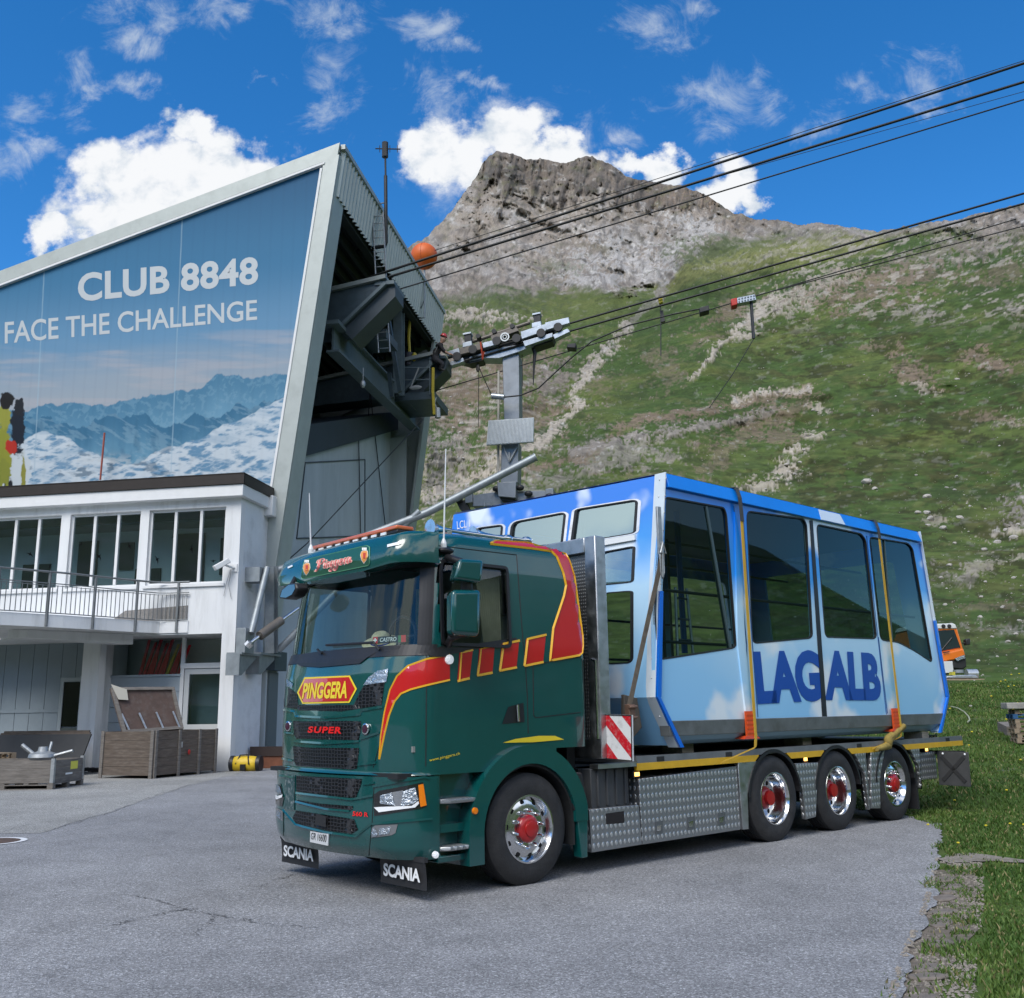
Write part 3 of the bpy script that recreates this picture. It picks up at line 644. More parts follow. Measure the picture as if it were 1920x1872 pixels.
def grit():
    n = 5200; yy = 4.5+rng.random(n)*6.5; xx = np.interp(yy, [b for a, b in EDGE], [a for a, b in EDGE])-.05+rng.random(n)*.5; ok = fbm(xx*2.4, yy*2.4, 3, 17) > .47
    g = MB(); oct_ = np.array([(1, 0, 0), (0, 1, 0), (-1, 0, 0), (0, -1, 0), (0, 0, .8)])
    for x, y in zip(xx[ok], yy[ok]): g.add(np.array([x, y, .002 if x < edge_x(y) else -.016])+oct_*rng.uniform(.004, .016)*rng.uniform(.7, 1.3, (5, 3)), [(0, 1, 4), (1, 2, 4), (2, 3, 4), (3, 0, 4)])
    tag(mk('edge_gravel', g, mat('grit', (.23, .205, .175), .95, var=.5, vscale=30), origin=(0, 0, 0)), 'loose gravel along the crumbling asphalt edge', 'gravel', kind='stuff')
    g = MB(); P = [(edge_x(y)-.06, y) for y in np.arange(3.6, 10.4, .1)]; k = len(P)
    g.add([(x, y, -.013) for x, y in P]+[(x+.16+.42*float(fbm(np.array(y*1.3), np.array(2.), 4, 3)), y, -.013) for x, y in P], [(i, i+1, k+i+1, k+i) for i in range(k-1)])
    tag(mk('bare_earth', g, mat('earth', (.15, .125, .098), .95, var=.4, vscale=9, bump=.7, bscale=40, grime=(.07, .085, .03), gscale=4), origin=(0, 0, 0)), 'bare earth strip between asphalt and grass', 'earth', kind='structure')
grit()
g = MB(); gp = [W.onz(*p, 0.0) for p in ((1772, 1596), (1800, 1588), (1850, 1590), (1960, 1600), (2100, 1604), (2100, 1640), (1960, 1640), (1880, 1632), (1830, 1622), (1790, 1640), (1768, 1650))]
cl_ = [W.onz(*p, 0.0) for p in ((1770, 1614), (1800, 1606), (1840, 1605), (1960, 1618), (2160, 1624))]; L_ = []
xs_ = np.linspace(cl_[0][0], cl_[-1][0], 70)
for x in xs_:
    y = float(np.interp(x, [c[0] for c in cl_], [c[1] for c in cl_])); w_ = fbm(np.array(x*4), np.array(1.), 3, 6); v_ = fbm(np.array(x*4), np.array(7.), 3, 8); L_ += [(x, y-.1-.3*float(w_), -.006), (x, y+.1+.3*float(v_), -.006)]
k = 70; g.add(L_, [(2*i, 2*i+2, 2*i+3, 2*i+1) for i in range(k-1)]); tag(mk('gravel_path', g, mat('gravel', (0.24, 0.215, 0.185), 0.95, var=.5, vscale=30, bump=.9, bscale=45, grime=(.12, .11, .06), gscale=3), origin=(0, 0, 0)), 'thin gravel track through the grass', 'path', kind='structure')

# grass blades
_gi = None
def ground_z(x, y):
    global _gi
    hill_point(1900, 1340)
    h = hill_bvh.ray_cast(Vector((x, y, 60)), Vector((0, 0, -1)))
    return max(gz(x, y), h[0][2] if h[0] is not None else -9)
def grass():
    n = 230000
    yy = 4.2 + rng.random(n)**1.55*34; ex = np.interp(yy, [b for a, b in EDGE], [a for a, b in EDGE]); ex = np.where(yy > 16, 5.3+(yy-16)*.1, ex)
    xx = ex - 0.10 + (rng.random(n)**1.15)*(1.7+yy*0.42)
    sel = np.ones(n, bool)
    # bare spots: gravel track and the stone row
    pyy = gp; cx = (W.onz(1790, 1620, 0)); 
    path = np.array([W.onz(1772, 1620, 0), W.onz(1830, 1606, 0), W.onz(1960, 1620, 0), W.onz(2100, 1622, 0)])
    dmin = np.full(n, 9.0)
    for p, q_ in zip(path, path[1:]):
        d = q_[:2]-p[:2]; t = np.clip(((xx-p[0])*d[0]+(yy-p[1])*d[1])/(d@d), 0, 1); dmin = np.minimum(dmin, np.hypot(xx-p[0]-t*d[0], yy-p[1]-t*d[1]))
    sel &= (dmin > 0.08+0.28*fbm(xx*2.5, yy*2.5, 3, 4)) | (rng.random(n) < 0.10)
    ed = xx-ex; kn = fbm(xx*3, yy*3, 3, 14)
    sel &= ~((ed < 0.50) & (kn > 0.52) & (yy < 10.2)) | (rng.random(n) < 0.08); sel &= (ed > .06) | ((fbm(xx*2.1, yy*2.1, 4, 44) > .55) & (rng.random(n) < .8))
    xx, yy = xx[sel], yy[sel]; n = len(xx); ed = ed[sel]
    h = (0.026+0.040*rng.random(n))*(0.35+1.4*fbm(xx*1.7, yy*1.7, 4, 24))*np.clip(0.6+yy*0.03, .6, 1.2); w = 0.0035+0.0035*rng.random(n)+yy*0.0004
    a = rng.random(n)*2*PI; lean = h*(0.2+0.7*rng.random(n)); b = rng.random(n)*2*PI
    dx, dy = np.cos(a)*w, np.sin(a)*w; lx, ly = np.cos(b)*lean, np.sin(b)*lean; z0 = np.array([ground_z(a_, b_) for a_, b_ in zip(xx, yy)])-.01
    V = np.stack([np.stack([xx-dx, yy-dy, z0], 1), np.stack([xx+dx, yy+dy, z0], 1), np.stack([xx+dx*.6+lx*.45, yy+dy*.6+ly*.45, z0+h*.65], 1), np.stack([xx-dx*.6+lx*.45, yy-dy*.6+ly*.45, z0+h*.65], 1), np.stack([xx+lx, yy+ly, z0+h], 1)], 1).reshape(-1, 3)
    i = np.arange(n)*5
    F = [f for k in i.tolist() for f in ((k, k+1, k+2, k+3), (k+3, k+2, k+4))]
    me = bpy.data.meshes.new('grass'); me.from_pydata(V.tolist(), [], F)
    t = np.clip(fbm(xx*.9, yy*.9, 4, 34)*1.9-.45+rng.normal(0, .22, n), 0, 1)[:, None]
    c = np.array([0.045, 0.098, 0.018])*(1-t)+np.array([0.105, 0.165, 0.034])*t
    dry = (rng.random(n) < 0.09)[:, None]; c = np.where(dry, [0.24, 0.21, 0.10], c)
    set_col(me, np.repeat(c, 5, 0)); me.materials.append(mat('grass_blade', rough=.6, spec=.25, attr='Col'))
    o = bpy.data.objects.new('grass', me); COL.objects.link(o); tag(o, 'short green meadow grass beside the yard', 'grass', kind='stuff')
    # weeds and dandelion heads
    g = MB()
    for k in range(75):
        y_ = 11+rng.random()*30; x_ = y_*(.40+.2*rng.random())
        g.ball((x_, y_, ground_z(x_, y_)+.06+.05*rng.random()), .010+.0008*y_, 6, 4, (1, 1, .6))
    tag(mk('dandelions', g, mat('dandelion', (0.62, 0.50, 0.03), .8), origin=(0, 0, 0)), 'yellow dandelion heads dotted through the grass', 'flowers', kind='stuff')
grass()

# boulders on the slope
def rock_mesh(seed):
    bm = bmesh.new(); bmesh.ops.create_icosphere(bm, subdivisions=3, radius=1.0)
    r_ = np.random.default_rng(seed); dirs = r_.normal(size=(9, 3)); dirs /= np.linalg.norm(dirs, axis=1)[:, None]; cut = .62+.3*r_.random(9)
    for v in bm.verts:
        p = np.array(v.co); 
        for d, c in zip(dirs, cut):
            t = p@d
            if t > c: p = p - d*(t-c)*.85
        p *= 1+.05*(float(fbm(np.array(p[0]*3+seed), np.array(p[1]*3+p[2]*2), 3, seed))-.5)*2
        v.co = Vector(p*np.array([1.0, .8, .62]))
    me = bpy.data.meshes.new('boulder'); bm.to_mesh(me); bm.free(); me.materials.append(mat('boulder_stone', (0.40, 0.375, 0.345), .9, var=.3, vscale=3, bump=.8, bscale=7, grime=(.16, .15, .13), gscale=2.2)); return me
RM = [rock_mesh(s) for s in range(6)]
spots = [(1625, 905, 17), (1640, 918, 12), (1738, 933, 14), (1738, 963, 13), (1722, 963, 11), (1745, 975, 15), (1768, 992, 13), (1800, 972, 12), (1818, 950, 6), (1740, 986, 9), (1775, 915, 6), (1794, 895, 7), (1563, 808, 7), (1636, 780, 4), (1795, 712, 7), (1718, 892, 6), (1790, 920, 7), (1813, 945, 4),
         (1765, 1085, 9), (1772, 1135, 8), (1838, 1158, 9), (1790, 1020, 8), (1845, 1032, 12), (1870, 1018, 12), (1900, 1010, 14), (1885, 995, 10), (1910, 985, 9), (1780, 1062, 11), (1840, 1120, 7), (1880, 1140, 9), (1905, 1190, 8), (1860, 1195, 7), (1815, 1185, 6), (1890, 1205, 9), (1912, 1165, 8), (1848, 1092, 7), (1900, 1085, 8), (1835, 1240, 7), (1870, 1232, 6), (1905, 1255, 6), (1820, 1325, 6),
         (865, 795, 9), (850, 803, 7), (880, 760, 5), (862, 812, 8), (905, 770, 5), (840, 770, 5), (868, 860, 6), (900, 875, 7), (830, 830, 5), (920, 790, 4), (890, 850, 5), (845, 745, 5),
         (1475, 872, 9), (1500, 868, 8), (1490, 890, 8), (1460, 900, 7), (1435, 918, 6), (1525, 770, 7), (1508, 845, 6), (1300, 800, 4), (1350, 765, 5), (1410, 770, 4), (1480, 740, 5), (1500, 735, 5)]
for i, (x, y, s_) in enumerate(spots):
    p = hill_point(x, y)
    if p is None: continue
    sz = s_*0.5*np.linalg.norm(p-CAM0)/F_PX*1.15
    o = bpy.data.objects.new('boulder', RM[i % 6]); COL.objects.link(o); o.location = (p[0], p[1], p[2]+sz*.12); o.scale = (sz, sz, sz); o.rotation_euler = (random.uniform(-.4, .4), random.uniform(-.4, .4), random.uniform(0, 6.28))
    tag(o, 'pale weathered boulder lying on the green mountain slope', 'boulder', 'boulders scattered over the slope')
# smaller stones
def stones():
    g = MB(); r_ = np.random.default_rng(5)
    ico = bmesh.new(); bmesh.ops.create_icosphere(ico, subdivisions=1, radius=1); iv = np.array([v.co[:] for v in ico.verts]); fi = [tuple(v.index for v in f.verts) for f in ico.faces]; ico.free()
    k = 0
    while k < 1500:
        x = r_.uniform(790, 1925); y = r_.uniform(600, 1300)
        zone = 1.0 if (x > 1740 and y > 880) else .8 if (x < 960 and 700 < y < 920) else .55 if (1420 < x < 1540 and 740 < y < 930) else .4 if (1000 < x < 1500 and 760 < y < 900) else .16
        if r_.random() > zone: continue
        k += 1; p = hill_point(x, y)
        if p is None: continue
        sz = min(r_.pareto(2.2)*.75+.9, 4)*.5*np.linalg.norm(p-CAM0)/F_PX
        g.add(p+iv*(sz*np.array([r_.uniform(.8, 1.4), r_.uniform(.8, 1.4), r_.uniform(.5, .9)]))*(1+r_.uniform(-.25, .25, iv.shape)), fi)
    tag(mk('scattered_stones', g, MATS['boulder_stone'], origin=(0, 0, 0)), 'small pale stones strewn over the slope', 'stones', kind='stuff')
stones()
# ------------------------------------------------------------------ the lorry (frame T: x to its tail, y to its right-hand side, z up)
green = mat('truck_green', (0.003, 0.068, 0.066), 0.2, coat=1.0, var=.08, vscale=2, spec=.5)
red_p = mat('stripe_red', (0.52, 0.006, 0.008), 0.28, coat=1.0)
yel_p = mat('stripe_yellow', (0.78, 0.42, 0.02), 0.4)
sign_yel = mat('letter_yellow', (0.80, 0.60, 0.03), 0.4)
blk = mat('black_plastic', (0.012, 0.012, 0.014), 0.45, var=.2, vscale=6)
dark = mat('chassis_dark', (0.012, 0.013, 0.014), 0.7, var=.3, vscale=5)
rub = mat('tyre_rubber', (0.020, 0.020, 0.021), 0.75, var=.35, vscale=9, bump=.25, bscale=30, grime=(.045, .043, .041), gscale=3)
chrome = mat('chrome', (0.70, 0.71, 0.72), 0.15, 1.0, rvar=.07, grime=(.45, .43, .40), gscale=7)
alu = mat('aluminium', (0.52, 0.53, 0.54), 0.38, 1.0, var=.15, vscale=4, rvar=.1, grime=(.3, .3, .3), gscale=5)
steel_g = mat('galvanised', (0.40, 0.42, 0.43), 0.5, 0.7, var=.25, vscale=9, rvar=.1, grime=(.25, .26, .27), gscale=8)
hub_red = mat('hub_red', (0.38, 0.010, 0.012), 0.35, coat=.5)
white_l = mat('letter_white', (0.80, 0.81, 0.82), 0.5)
red_l = mat('letter_red', (0.75, 0.012, 0.012), 0.3)
orange_l = mat('amber_lens', (0.85, 0.22, 0.01), 0.2, coat=.6)
amber_on = mat('amber_lamp_lit', (1.0, 0.50, 0.12), 0.3, emit=2.2)
wht_on = mat('white_lamp_lit', (0.85, 0.87, 0.9), 0.2, emit=.12, bump=.9, bscale=60)
lens = mat('lamp_reflector', (0.62, 0.66, 0.70), 0.10, 1.0, bump=.9, bscale=26)
wht_led = mat('running_light', (0.86, 0.88, 0.9), 0.25, coat=.5)
def tread(name, col, dk, sc, ro=.42, metal=.85):
    """chequer plate: raised lozenges in a diagonal lattice"""
    m = bpy.data.materials.new(name); m.use_nodes = True; nt = m.node_tree; N = nt.nodes; L = nt.links; b = N['Principled BSDF']
    tc = N.new('ShaderNodeTexCoord'); mp = N.new('ShaderNodeSeparateXYZ'); L.new(tc.outputs['Object'], mp.inputs[0])
    def mm(op, a, c=None, d=None):
        n = N.new('ShaderNodeMath'); n.operation = op
        for i, v in enumerate((a, c, d)):
            if v is None: continue
            if isinstance(v, (int, float)): n.inputs[i].default_value = v
            else: L.new(v, n.inputs[i])
        return n.outputs[0]
    h = mm('ADD', mp.outputs[0], mp.outputs[1])
    x = mm('MULTIPLY', h, sc*PI); z = mm('MULTIPLY', mp.outputs[2], sc*PI*0.78)
    v = mm('MULTIPLY', mm('SINE', mm('ADD', x, z)), mm('SINE', mm('SUBTRACT', x, z)))
    mr = N.new('ShaderNodeMapRange'); mr.interpolation_type = 'SMOOTHSTEP'; L.new(v, mr.inputs[0]); mr.inputs[1].default_value = .12; mr.inputs[2].default_value = .6
    mx = N.new('ShaderNodeMix'); mx.data_type = 'RGBA'; L.new(mr.outputs[0], mx.inputs['Factor']); mx.inputs['A'].default_value = (*dk, 1); mx.inputs['B'].default_value = (*col, 1)
    L.new(mx.outputs['Result'], b.inputs['Base Color']); b.inputs['Metallic'].default_value = metal; b.inputs['Roughness'].default_value = ro
    bp = N.new('ShaderNodeBump'); bp.inputs['Strength'].default_value = .7; bp.inputs['Distance'].default_value = .01; L.new(mr.outputs[0], bp.inputs['Height']); L.new(bp.outputs[0], b.inputs['Normal']); return m
chequer = tread('chequer_plate', (0.62, 0.63, 0.63), (0.33, 0.34, 0.35), 15.0)
def honey():
    m = bpy.data.materials.new('honeycomb_grille'); m.use_nodes = True; nt = m.node_tree; N = nt.nodes; L = nt.links; b = N['Principled BSDF']
    tc = N.new('ShaderNodeTexCoord'); mp = N.new('ShaderNodeMapping'); mp.inputs['Scale'].default_value = (1, 1, 1.5); L.new(tc.outputs['Object'], mp.inputs[0])
    v = N.new('ShaderNodeTexVoronoi'); v.feature = 'DISTANCE_TO_EDGE'; v.inputs['Scale'].default_value = 21; v.inputs['Randomness'].default_value = .25; L.new(mp.outputs[0], v.inputs[0])
    mr = N.new('ShaderNodeMapRange'); L.new(v.outputs['Distance'], mr.inputs[0]); mr.inputs[1].default_value = .06; mr.inputs[2].default_value = .16
    mx = N.new('ShaderNodeMix'); mx.data_type = 'RGBA'; L.new(mr.outputs[0], mx.inputs['Factor']); mx.inputs['A'].default_value = (.035, .036, .04, 1); mx.inputs['B'].default_value = (.0012, .0012, .0015, 1); L.new(mx.outputs['Result'], b.inputs['Base Color'])
    b.inputs['Roughness'].default_value = .4; b.inputs['Specular IOR Level'].default_value = .3
    bp = N.new('ShaderNodeBump'); bp.invert = True; bp.inputs['Strength'].default_value = .8; bp.inputs['Distance'].default_value = .02; L.new(mr.outputs[0], bp.inputs['Height']); L.new(bp.outputs[0], b.inputs['Normal']); return m
grille_m = honey()

truck = thing('lorry', 'dark green flatbed lorry with red and yellow stripes carrying the blue cabin', 'lorry', T, (0, 0, 0))
def tk(name, mb, m, parent=None, **k): return mk(name, mb, m, parent or truck, **k)

# --- cab shell: horizontal outlines stacked in z, front corners rounded
YC = 1.25
XF = [(0.30, -1.44), (0.55, -1.50), (1.04, -1.50), (1.06, -1.47), (1.50, -1.485), (1.95, -1.47), (2.10, -1.44), (2.16, -1.41), (2.55, -1.36), (2.93, -1.30), (3.10, -1.24), (3.22, -1.12), (3.29, -0.98), (3.315, -0.75)]
XB = [(0.9, 0.93), (1.2, 0.92), (1.7, 0.93), (2.28, 0.93), (2.9, 0.87), (3.16, 0.82), (3.24, 0.76), (3.29, 0.58), (3.315, 0.35)]
Y0 = [(0.3, 0.035), (1.2, 0.025), (2.2, 0.025), (2.95, 0.06), (3.16, 0.085), (3.24, 0.12), (3.29, 0.20), (3.315, 0.38)]
def ip(tb, z): return float(np.interp(z, [a for a, b in tb], [b for a, b in tb]))
def half(z, back=None, nf=34, ns=64, nb=14):
    xf, xb, y0 = ip(XF, z), (ip(XB, z) if back is None else back), ip(Y0, z); o = []
    for i in range(nf):                                      # from the nose line round to the flank
        t = i/(nf-1)
        if t < .5: y = YC - (YC-.52)*(t/.5); x = xf + .075*((YC-y)/(YC-.52))**2
        else:
            a = (t-.5)/.5*PI/2; y = .52-(.52-y0)*math.sin(a)**.94 if math.sin(a) > 0 else .52; x = xf+.075+.37*(1-math.cos(a))**.94
        o.append((x, y))
    xs_ = o[-1][0]
    for i in range(1, ns): t = i/ns; o.append((xs_+(xb-.09-xs_)*t, y0))
    for i in range(7): a = i/6*PI/2; o.append((xb-.09+.09*math.sin(a), y0+.09*(1-math.cos(a))))
    for i in range(1, nb): o.append((xb, y0+.09+(YC-y0-.09)*i/nb))
    return o
def loop(z, back=None):
    h = half(z, back); return h + [(x, 2*YC-y) for x, y in h[::-1]][1:-1] if False else h + [(x, 2*YC-y) for x, y in h[:0:-1]]
ZL = list(np.arange(1.05, 3.17, 0.02)) + [3.17, 3.19, 3.21, 3.225, 3.24, 3.255, 3.27, 3.28, 3.29, 3.298, 3.305, 3.31, 3.315]
loops = [loop(z) for z in ZL]; K = len(loops[0])
cabV = [(x, y, z) for z, l in zip(ZL, loops) for x, y in l]
ARC_C, ARC_R = (0.056, 0.50), 0.70
fb, fw, fs_ = [], [], []
for i in range(len(ZL)-1):
    for j in range(K):
        f = (i*K+j, i*K+(j+1) % K, (i+1)*K+(j+1) % K, (i+1)*K+j); c = np.mean([cabV[k] for k in f], axis=0)
        if 2.165 < c[2] < 2.955 and c[0] < -1.115+0.1*(c[2]-2.16): fw.append(f)
        elif (c[1] < .2 or c[1] > 2.3) and 2.20 < c[2] < 2.985 and -0.995 < c[0] < -0.155: fs_.append(f)
        elif (c[1] < .9 or c[1] > 1.6) and math.hypot(c[0]-ARC_C[0], c[2]-ARC_C[1]) < .735 and c[0] > -.8: continue
        elif c[2] < 1.23 and c[0] > .45: continue
        else: fb.append(f)
fb.append(tuple((len(ZL)-1)*K+j for j in range(K)))
def sub(name, faces, m, parent=truck, smooth=40, push=0.0):
    ids = sorted({i for f in faces for i in f}); mp = {a: b for b, a in enumerate(ids)}
    mb_ = MB(); cen = np.array([-.3, YC, 2.4]); vs = []
    for i in ids:
        p = np.array(cabV[i]); d = p-cen; d[2] = 0; d /= np.linalg.norm(d); vs.append(p-d*push)
    mb_.add(vs, [tuple(mp[i] for i in f) for f in faces]); return tk(name, mb_, m, parent, smooth=smooth)
cab_o = sub('cab_body', fb, green)
CABV = [Vector(p) for p in cabV]; allf = fb+fw+fs_
CAB_BVH = BVHTree.FromPolygons(CABV, allf)
def cab_hit(px, py, off=0.004, bvh=None, fallback=None):
    d = Vector(T.ray(px, py)).normalized(); h = (bvh or CAB_BVH).ray_cast(Vector(T.cl), d)
    if h[0] is None: return None if fallback is None else np.array(fallback)
    n = np.array(h[1]); n = n if n@np.array(d) < 0 else -n
    return np.array(h[0])+n*off
def decal(mb, poly, off=0.004, step=7.0, mi=0, bvh=None):
    """lay a flat outline (given in the photograph's pixels) on the curved bodywork: real sheet following the surface"""
    bm = bmesh.new(); vs = [bm.verts.new((x, y, 0)) for x, y in poly]; bm.faces.new(vs)
    xs_ = [p[0] for p in poly]; ys_ = [p[1] for p in poly]
    for ax, lo, hi in ((0, min(xs_), max(xs_)), (1, min(ys_), max(ys_))):
        k = lo+step
        while k < hi-1e-3:
            no = (1, 0, 0) if ax == 0 else (0, 1, 0); co = (k, 0, 0) if ax == 0 else (0, k, 0)
            bmesh.ops.bisect_plane(bm, geom=bm.verts[:]+bm.edges[:]+bm.faces[:], plane_co=co, plane_no=no); k += step
    bmesh.ops.triangulate(bm, faces=bm.faces[:]); bm.verts.index_update()
    V = [cab_hit(v.co.x, v.co.y, off, bvh) for v in bm.verts]; good = [i for i, v in enumerate(V) if v is not None]
    mp = {a: b for b, a in enumerate(good)}
    mb.add([V[i] for i in good], [tuple(mp[v.index] for v in f.verts) for f in bm.faces if all(v.index in mp for v in f.verts)], mi); bm.free()
def dline(mb, pts, w, off=0.007, mi=0, bvh=None, closed=False):
    """a thin strip of width w (metres) following the surface along picture points"""
    P = []
    L_ = list(pts)+([pts[0]] if closed else [])
    for a, b in zip(L_, L_[1:]):
        n = max(2, int(math.hypot(a[0]-b[0], a[1]-b[1])/6))
        for t in np.linspace(0, 1, n, endpoint=False): P.append((a[0]*(1-t)+b[0]*t, a[1]*(1-t)+b[1]*t))
    P.append(L_[-1]); Q = [cab_hit(x, y, off, bvh) for x, y in P]; Q = [q for q in Q if q is not None]
    if len(Q) < 2: return
    vs = []
    for i, q in enumerate(Q):
        d = Q[min(i+1, len(Q)-1)]-Q[max(i-1, 0)]; d /= np.linalg.norm(d)+1e-9; vw = T.cl-q; vw /= np.linalg.norm(vw); s_ = np.cross(d, vw); s_ /= np.linalg.norm(s_)+1e-9
        vs += [q-s_*w/2, q+s_*w/2]
    mb.add(vs, [(2*i, 2*i+1, 2*i+3, 2*i+2) for i in range(len(Q)-1)], mi)

wgl = glass('windscreen_glass', (0.70, 0.80, 0.78), .05, .01, (.8, .95, .92))
sub('windscreen', fw, wgl, push=.012, smooth=180)
door_gl = sub('side_window', [f for f in fs_ if cabV[f[0]][1] < 1], glass('side_glass', (0.52, 0.58, 0.57), .06, .01), push=.012, smooth=180)
sub('side_window', [f for f in fs_ if cabV[f[0]][1] > 1], MATS['side_glass'], push=.012, smooth=180)

# rubber frame of the windscreen and side window (follow the shell)
def rim(xfun, z0, z1, yside, name):
    pass
g = MB()
def shell_x(y, z):     # front surface
    h = half(z)[:34]; ys_ = [p[1] for p in h][::-1]; xs_ = [p[0] for p in h][::-1]; yy = y if y <= YC else 2*YC-y
    return float(np.interp(yy, ys_, xs_))
def front_strip(mb, z0, z1, off, xlim=-1.06):
    """band round the front between two heights"""
    for zz0, zz1 in ((z0, z1),):
        l0 = [(x-off*.8, y-(off*.5 if y < YC else -off*.5), zz0) for x, y in loop(zz0)]; l1 = [(x-off*.8, y-(off*.5 if y < YC else -off*.5), zz1) for x, y in loop(zz1)]
        for j in range(K):
            a = j; b = (j+1) % K
            if l0[a][0] < xlim and l0[b][0] < xlim: mb.add([l0[a], l0[b], l1[b], l1[a]], [(0, 1, 2, 3)])
front_strip(g, 2.10, 2.20, .006); front_strip(g, 2.92, 2.99, .006)
for yy in (0, 1):
    pts = []
    for z in np.linspace(2.1, 2.99, 24):
        h = half(z)[:34]; xl = -1.115+0.1*(z-2.16); xs_ = [p[0] for p in h]; ys_ = [p[1] for p in h]
        q = []
        for dx in (-.075, -.05, -.025, 0, .03):
            x = xl+dx; i = min(range(33), key=lambda k: abs(xs_[k]-x)); 
            y = float(np.interp(x, xs_, ys_)); q.append((x-.005, y-.005 if yy == 0 else 2*YC-y+.005, z))
        pts.append(q)
    for a, b in zip(pts, pts[1:]):
        for k in range(4): g.add([a[k], a[k+1], b[k+1], b[k]], [(0, 1, 2, 3)])
tk('windscreen_frame', g, blk, smooth=180)
g = MB()
for y_, s_ in ((.015, -1), (2.485, 1)):
    ringpoly(g, roundpoly([(-1.005, 2.19), (-.145, 2.19), (-.145, 2.995), (-.98, 2.995), (-1.005, 2.9)], .06), .03, lambda x, z, y_=y_: (x, y_ + (0.0 if y_ > 1 else max(0, z-2.2)*.047) - (max(0, z-2.2)*.047 if y_ > 1 else 0), z), (0, .02*s_, 0))
tk('window_frame', g, blk, keep=True)
g = MB(); decal(g, [(822, 1218), (968, 1196), (968, 1202), (822, 1232)], .006); decal(g, [(800, 1222), (838, 1208), (848, 1212), (838, 1232), (806, 1232)], .012); tk('window_sill', g, blk)

# interior: floor, back wall, bunk curtain, seats, dash
inner = mat('cab_interior', (0.22, 0.23, 0.22), .8, var=.2, vscale=4)
g = MB(); g.box(-1.25, .8, .1, 2.4, 1.25, 1.3); g.box(.55, .6, .12, 2.38, 1.3, 3.2); tk('cab_floor', g, inner)
g = MB(); g.box(-1.30, -.95, .42, 2.08, 1.9, 2.14); g.box(-1.2, -.85, .5, 1.1, 2.1, 2.2); tk('dashboard', g, mat('dash_grey', (.035, .036, .038), .6), bev=.03)
for y_ in (.55, 1.65):
    g = MB(); g.hexa([(-.35, y_-.26, 1.7), (-.35, y_+.26, 1.7), (.12, y_+.26, 1.7), (.12, y_-.26, 1.7)], [(-.3, y_-.26, 1.88), (-.3, y_+.26, 1.88), (.1, y_+.26, 1.88), (.1, y_-.26, 1.88)])
    g.hexa([(-.02, y_-.25, 1.85), (-.02, y_+.25, 1.85), (.14, y_+.25, 1.85), (.14, y_-.25, 1.85)], [(.12, y_-.18, 2.55), (.12, y_+.18, 2.55), (.24, y_+.18, 2.55), (.24, y_-.18, 2.55)])
    g.hexa([(.1, y_-.13, 2.57), (.1, y_+.13, 2.57), (.2, y_+.13, 2.57), (.2, y_-.13, 2.57)], [(.13, y_-.11, 2.8), (.13, y_+.11, 2.8), (.21, y_+.11, 2.8), (.21, y_-.11, 2.8)])
    tk('seat', g, mat('seat_cloth', (.26, .27, .26), .9, var=.2, vscale=8), bev=.05, seg=3)
g = MB()
for i in range(20):
    x = -.47+.016*i; top = (x+.0, .17+.02*(i % 2), 2.98); b_ = (x+.10*(1-i/20)+.02, .17+.02*(i % 2), 2.2); x2 = x+.014; t2 = (x2, .17+.02*((i+1) % 2), 2.98); b2 = (x2+.10*(1-(i+1)/20)+.02, .17+.02*((i+1) % 2), 2.2)
    g.add([top, t2, b2, b_], [(0, 1, 2, 3)])
tk('curtain', g, mat('curtain_cloth', (.52, .49, .38), .9, var=.15, vscale=10))
g = MB(); g.tube([(-1.0+.03*math.cos(a)*0, .62+.22*math.cos(a), 2.3+.2*math.sin(a)) for a in np.linspace(0, 2*PI, 25)], .017, 6, caps=False); g.tube([(-1.0, .62, 2.3), (-1.1, .62, 2.05)], .04); g.tube([(-1, .4, 2.3), (-1, .84, 2.3)], .02, 6); tk('steering_wheel', g, blk, smooth=60)
g = MB(); g.tube([(-.2, 1.42, 2.9), (-.2, 1.42, 2.32)], .045, 8); g.tube([(-.2, 1.35, 2.9), (-.2, 1.34, 2.3)], .035, 8); tk('lanyard', g, mat('lanyard_yellow', (.45, .38, .03), .8, var=.4, vscale=14))

# --- sun visor with name board
g = MB()
vis = []
for z, xo in ((2.90, -1.50), (3.02, -1.52), (3.20, -1.44), (3.245, -1.36), (3.25, -1.1)):
    r_ = []
    for y in np.concatenate([np.array([.03, .0305, .033, .04, .05, .07, .095, .125, .17, .22, .28]), np.linspace(.35, 2.15, 14), 2.5-np.array([.28, .22, .17, .125, .095, .07, .05, .04, .033, .0305, .03])]):
        e = min(y, 2.5-y)-.03; dx = .42*(1-math.sqrt(max(0, 1-(1-e/.2)**2))) if e < .2 else 0
        lift = .05*max(0, 1-e/.6) if z < 2.95 else 0
        r_.append((min(xo+dx+.10*((y-YC)/1.25)**2, -1.02), y, z+lift))
    vis.append(r_)
nn_ = len(vis[0])
g.add([p for r_ in vis for p in r_], [(i*nn_+j, i*nn_+j+1, (i+1)*nn_+j+1, (i+1)*nn_+j) for i in range(len(vis)-1) for j in range(nn_-1)])
inn_ = [(p[0]+.03, p[1], p[2]+.002) for p in vis[0]]; bk = [(-1.02, p[1], p[2]+.05) for p in vis[0]]
o_ = len(g.v); g.add(vis[0]+inn_+bk, [(j, j+1, nn_+j+1, nn_+j) for j in range(nn_-1)]+[(nn_+j, nn_+j+1, 2*nn_+j+1, 2*nn_+j) for j in range(nn_-1)])
visor = tk('sun_visor', g, green, smooth=50)
VIS_BVH = BVHTree.FromPolygons([Vector(p) for p in g.v], g.f)
sgreen = mat('name_board_green', (0.012, 0.085, 0.045), .35, coat=.5)
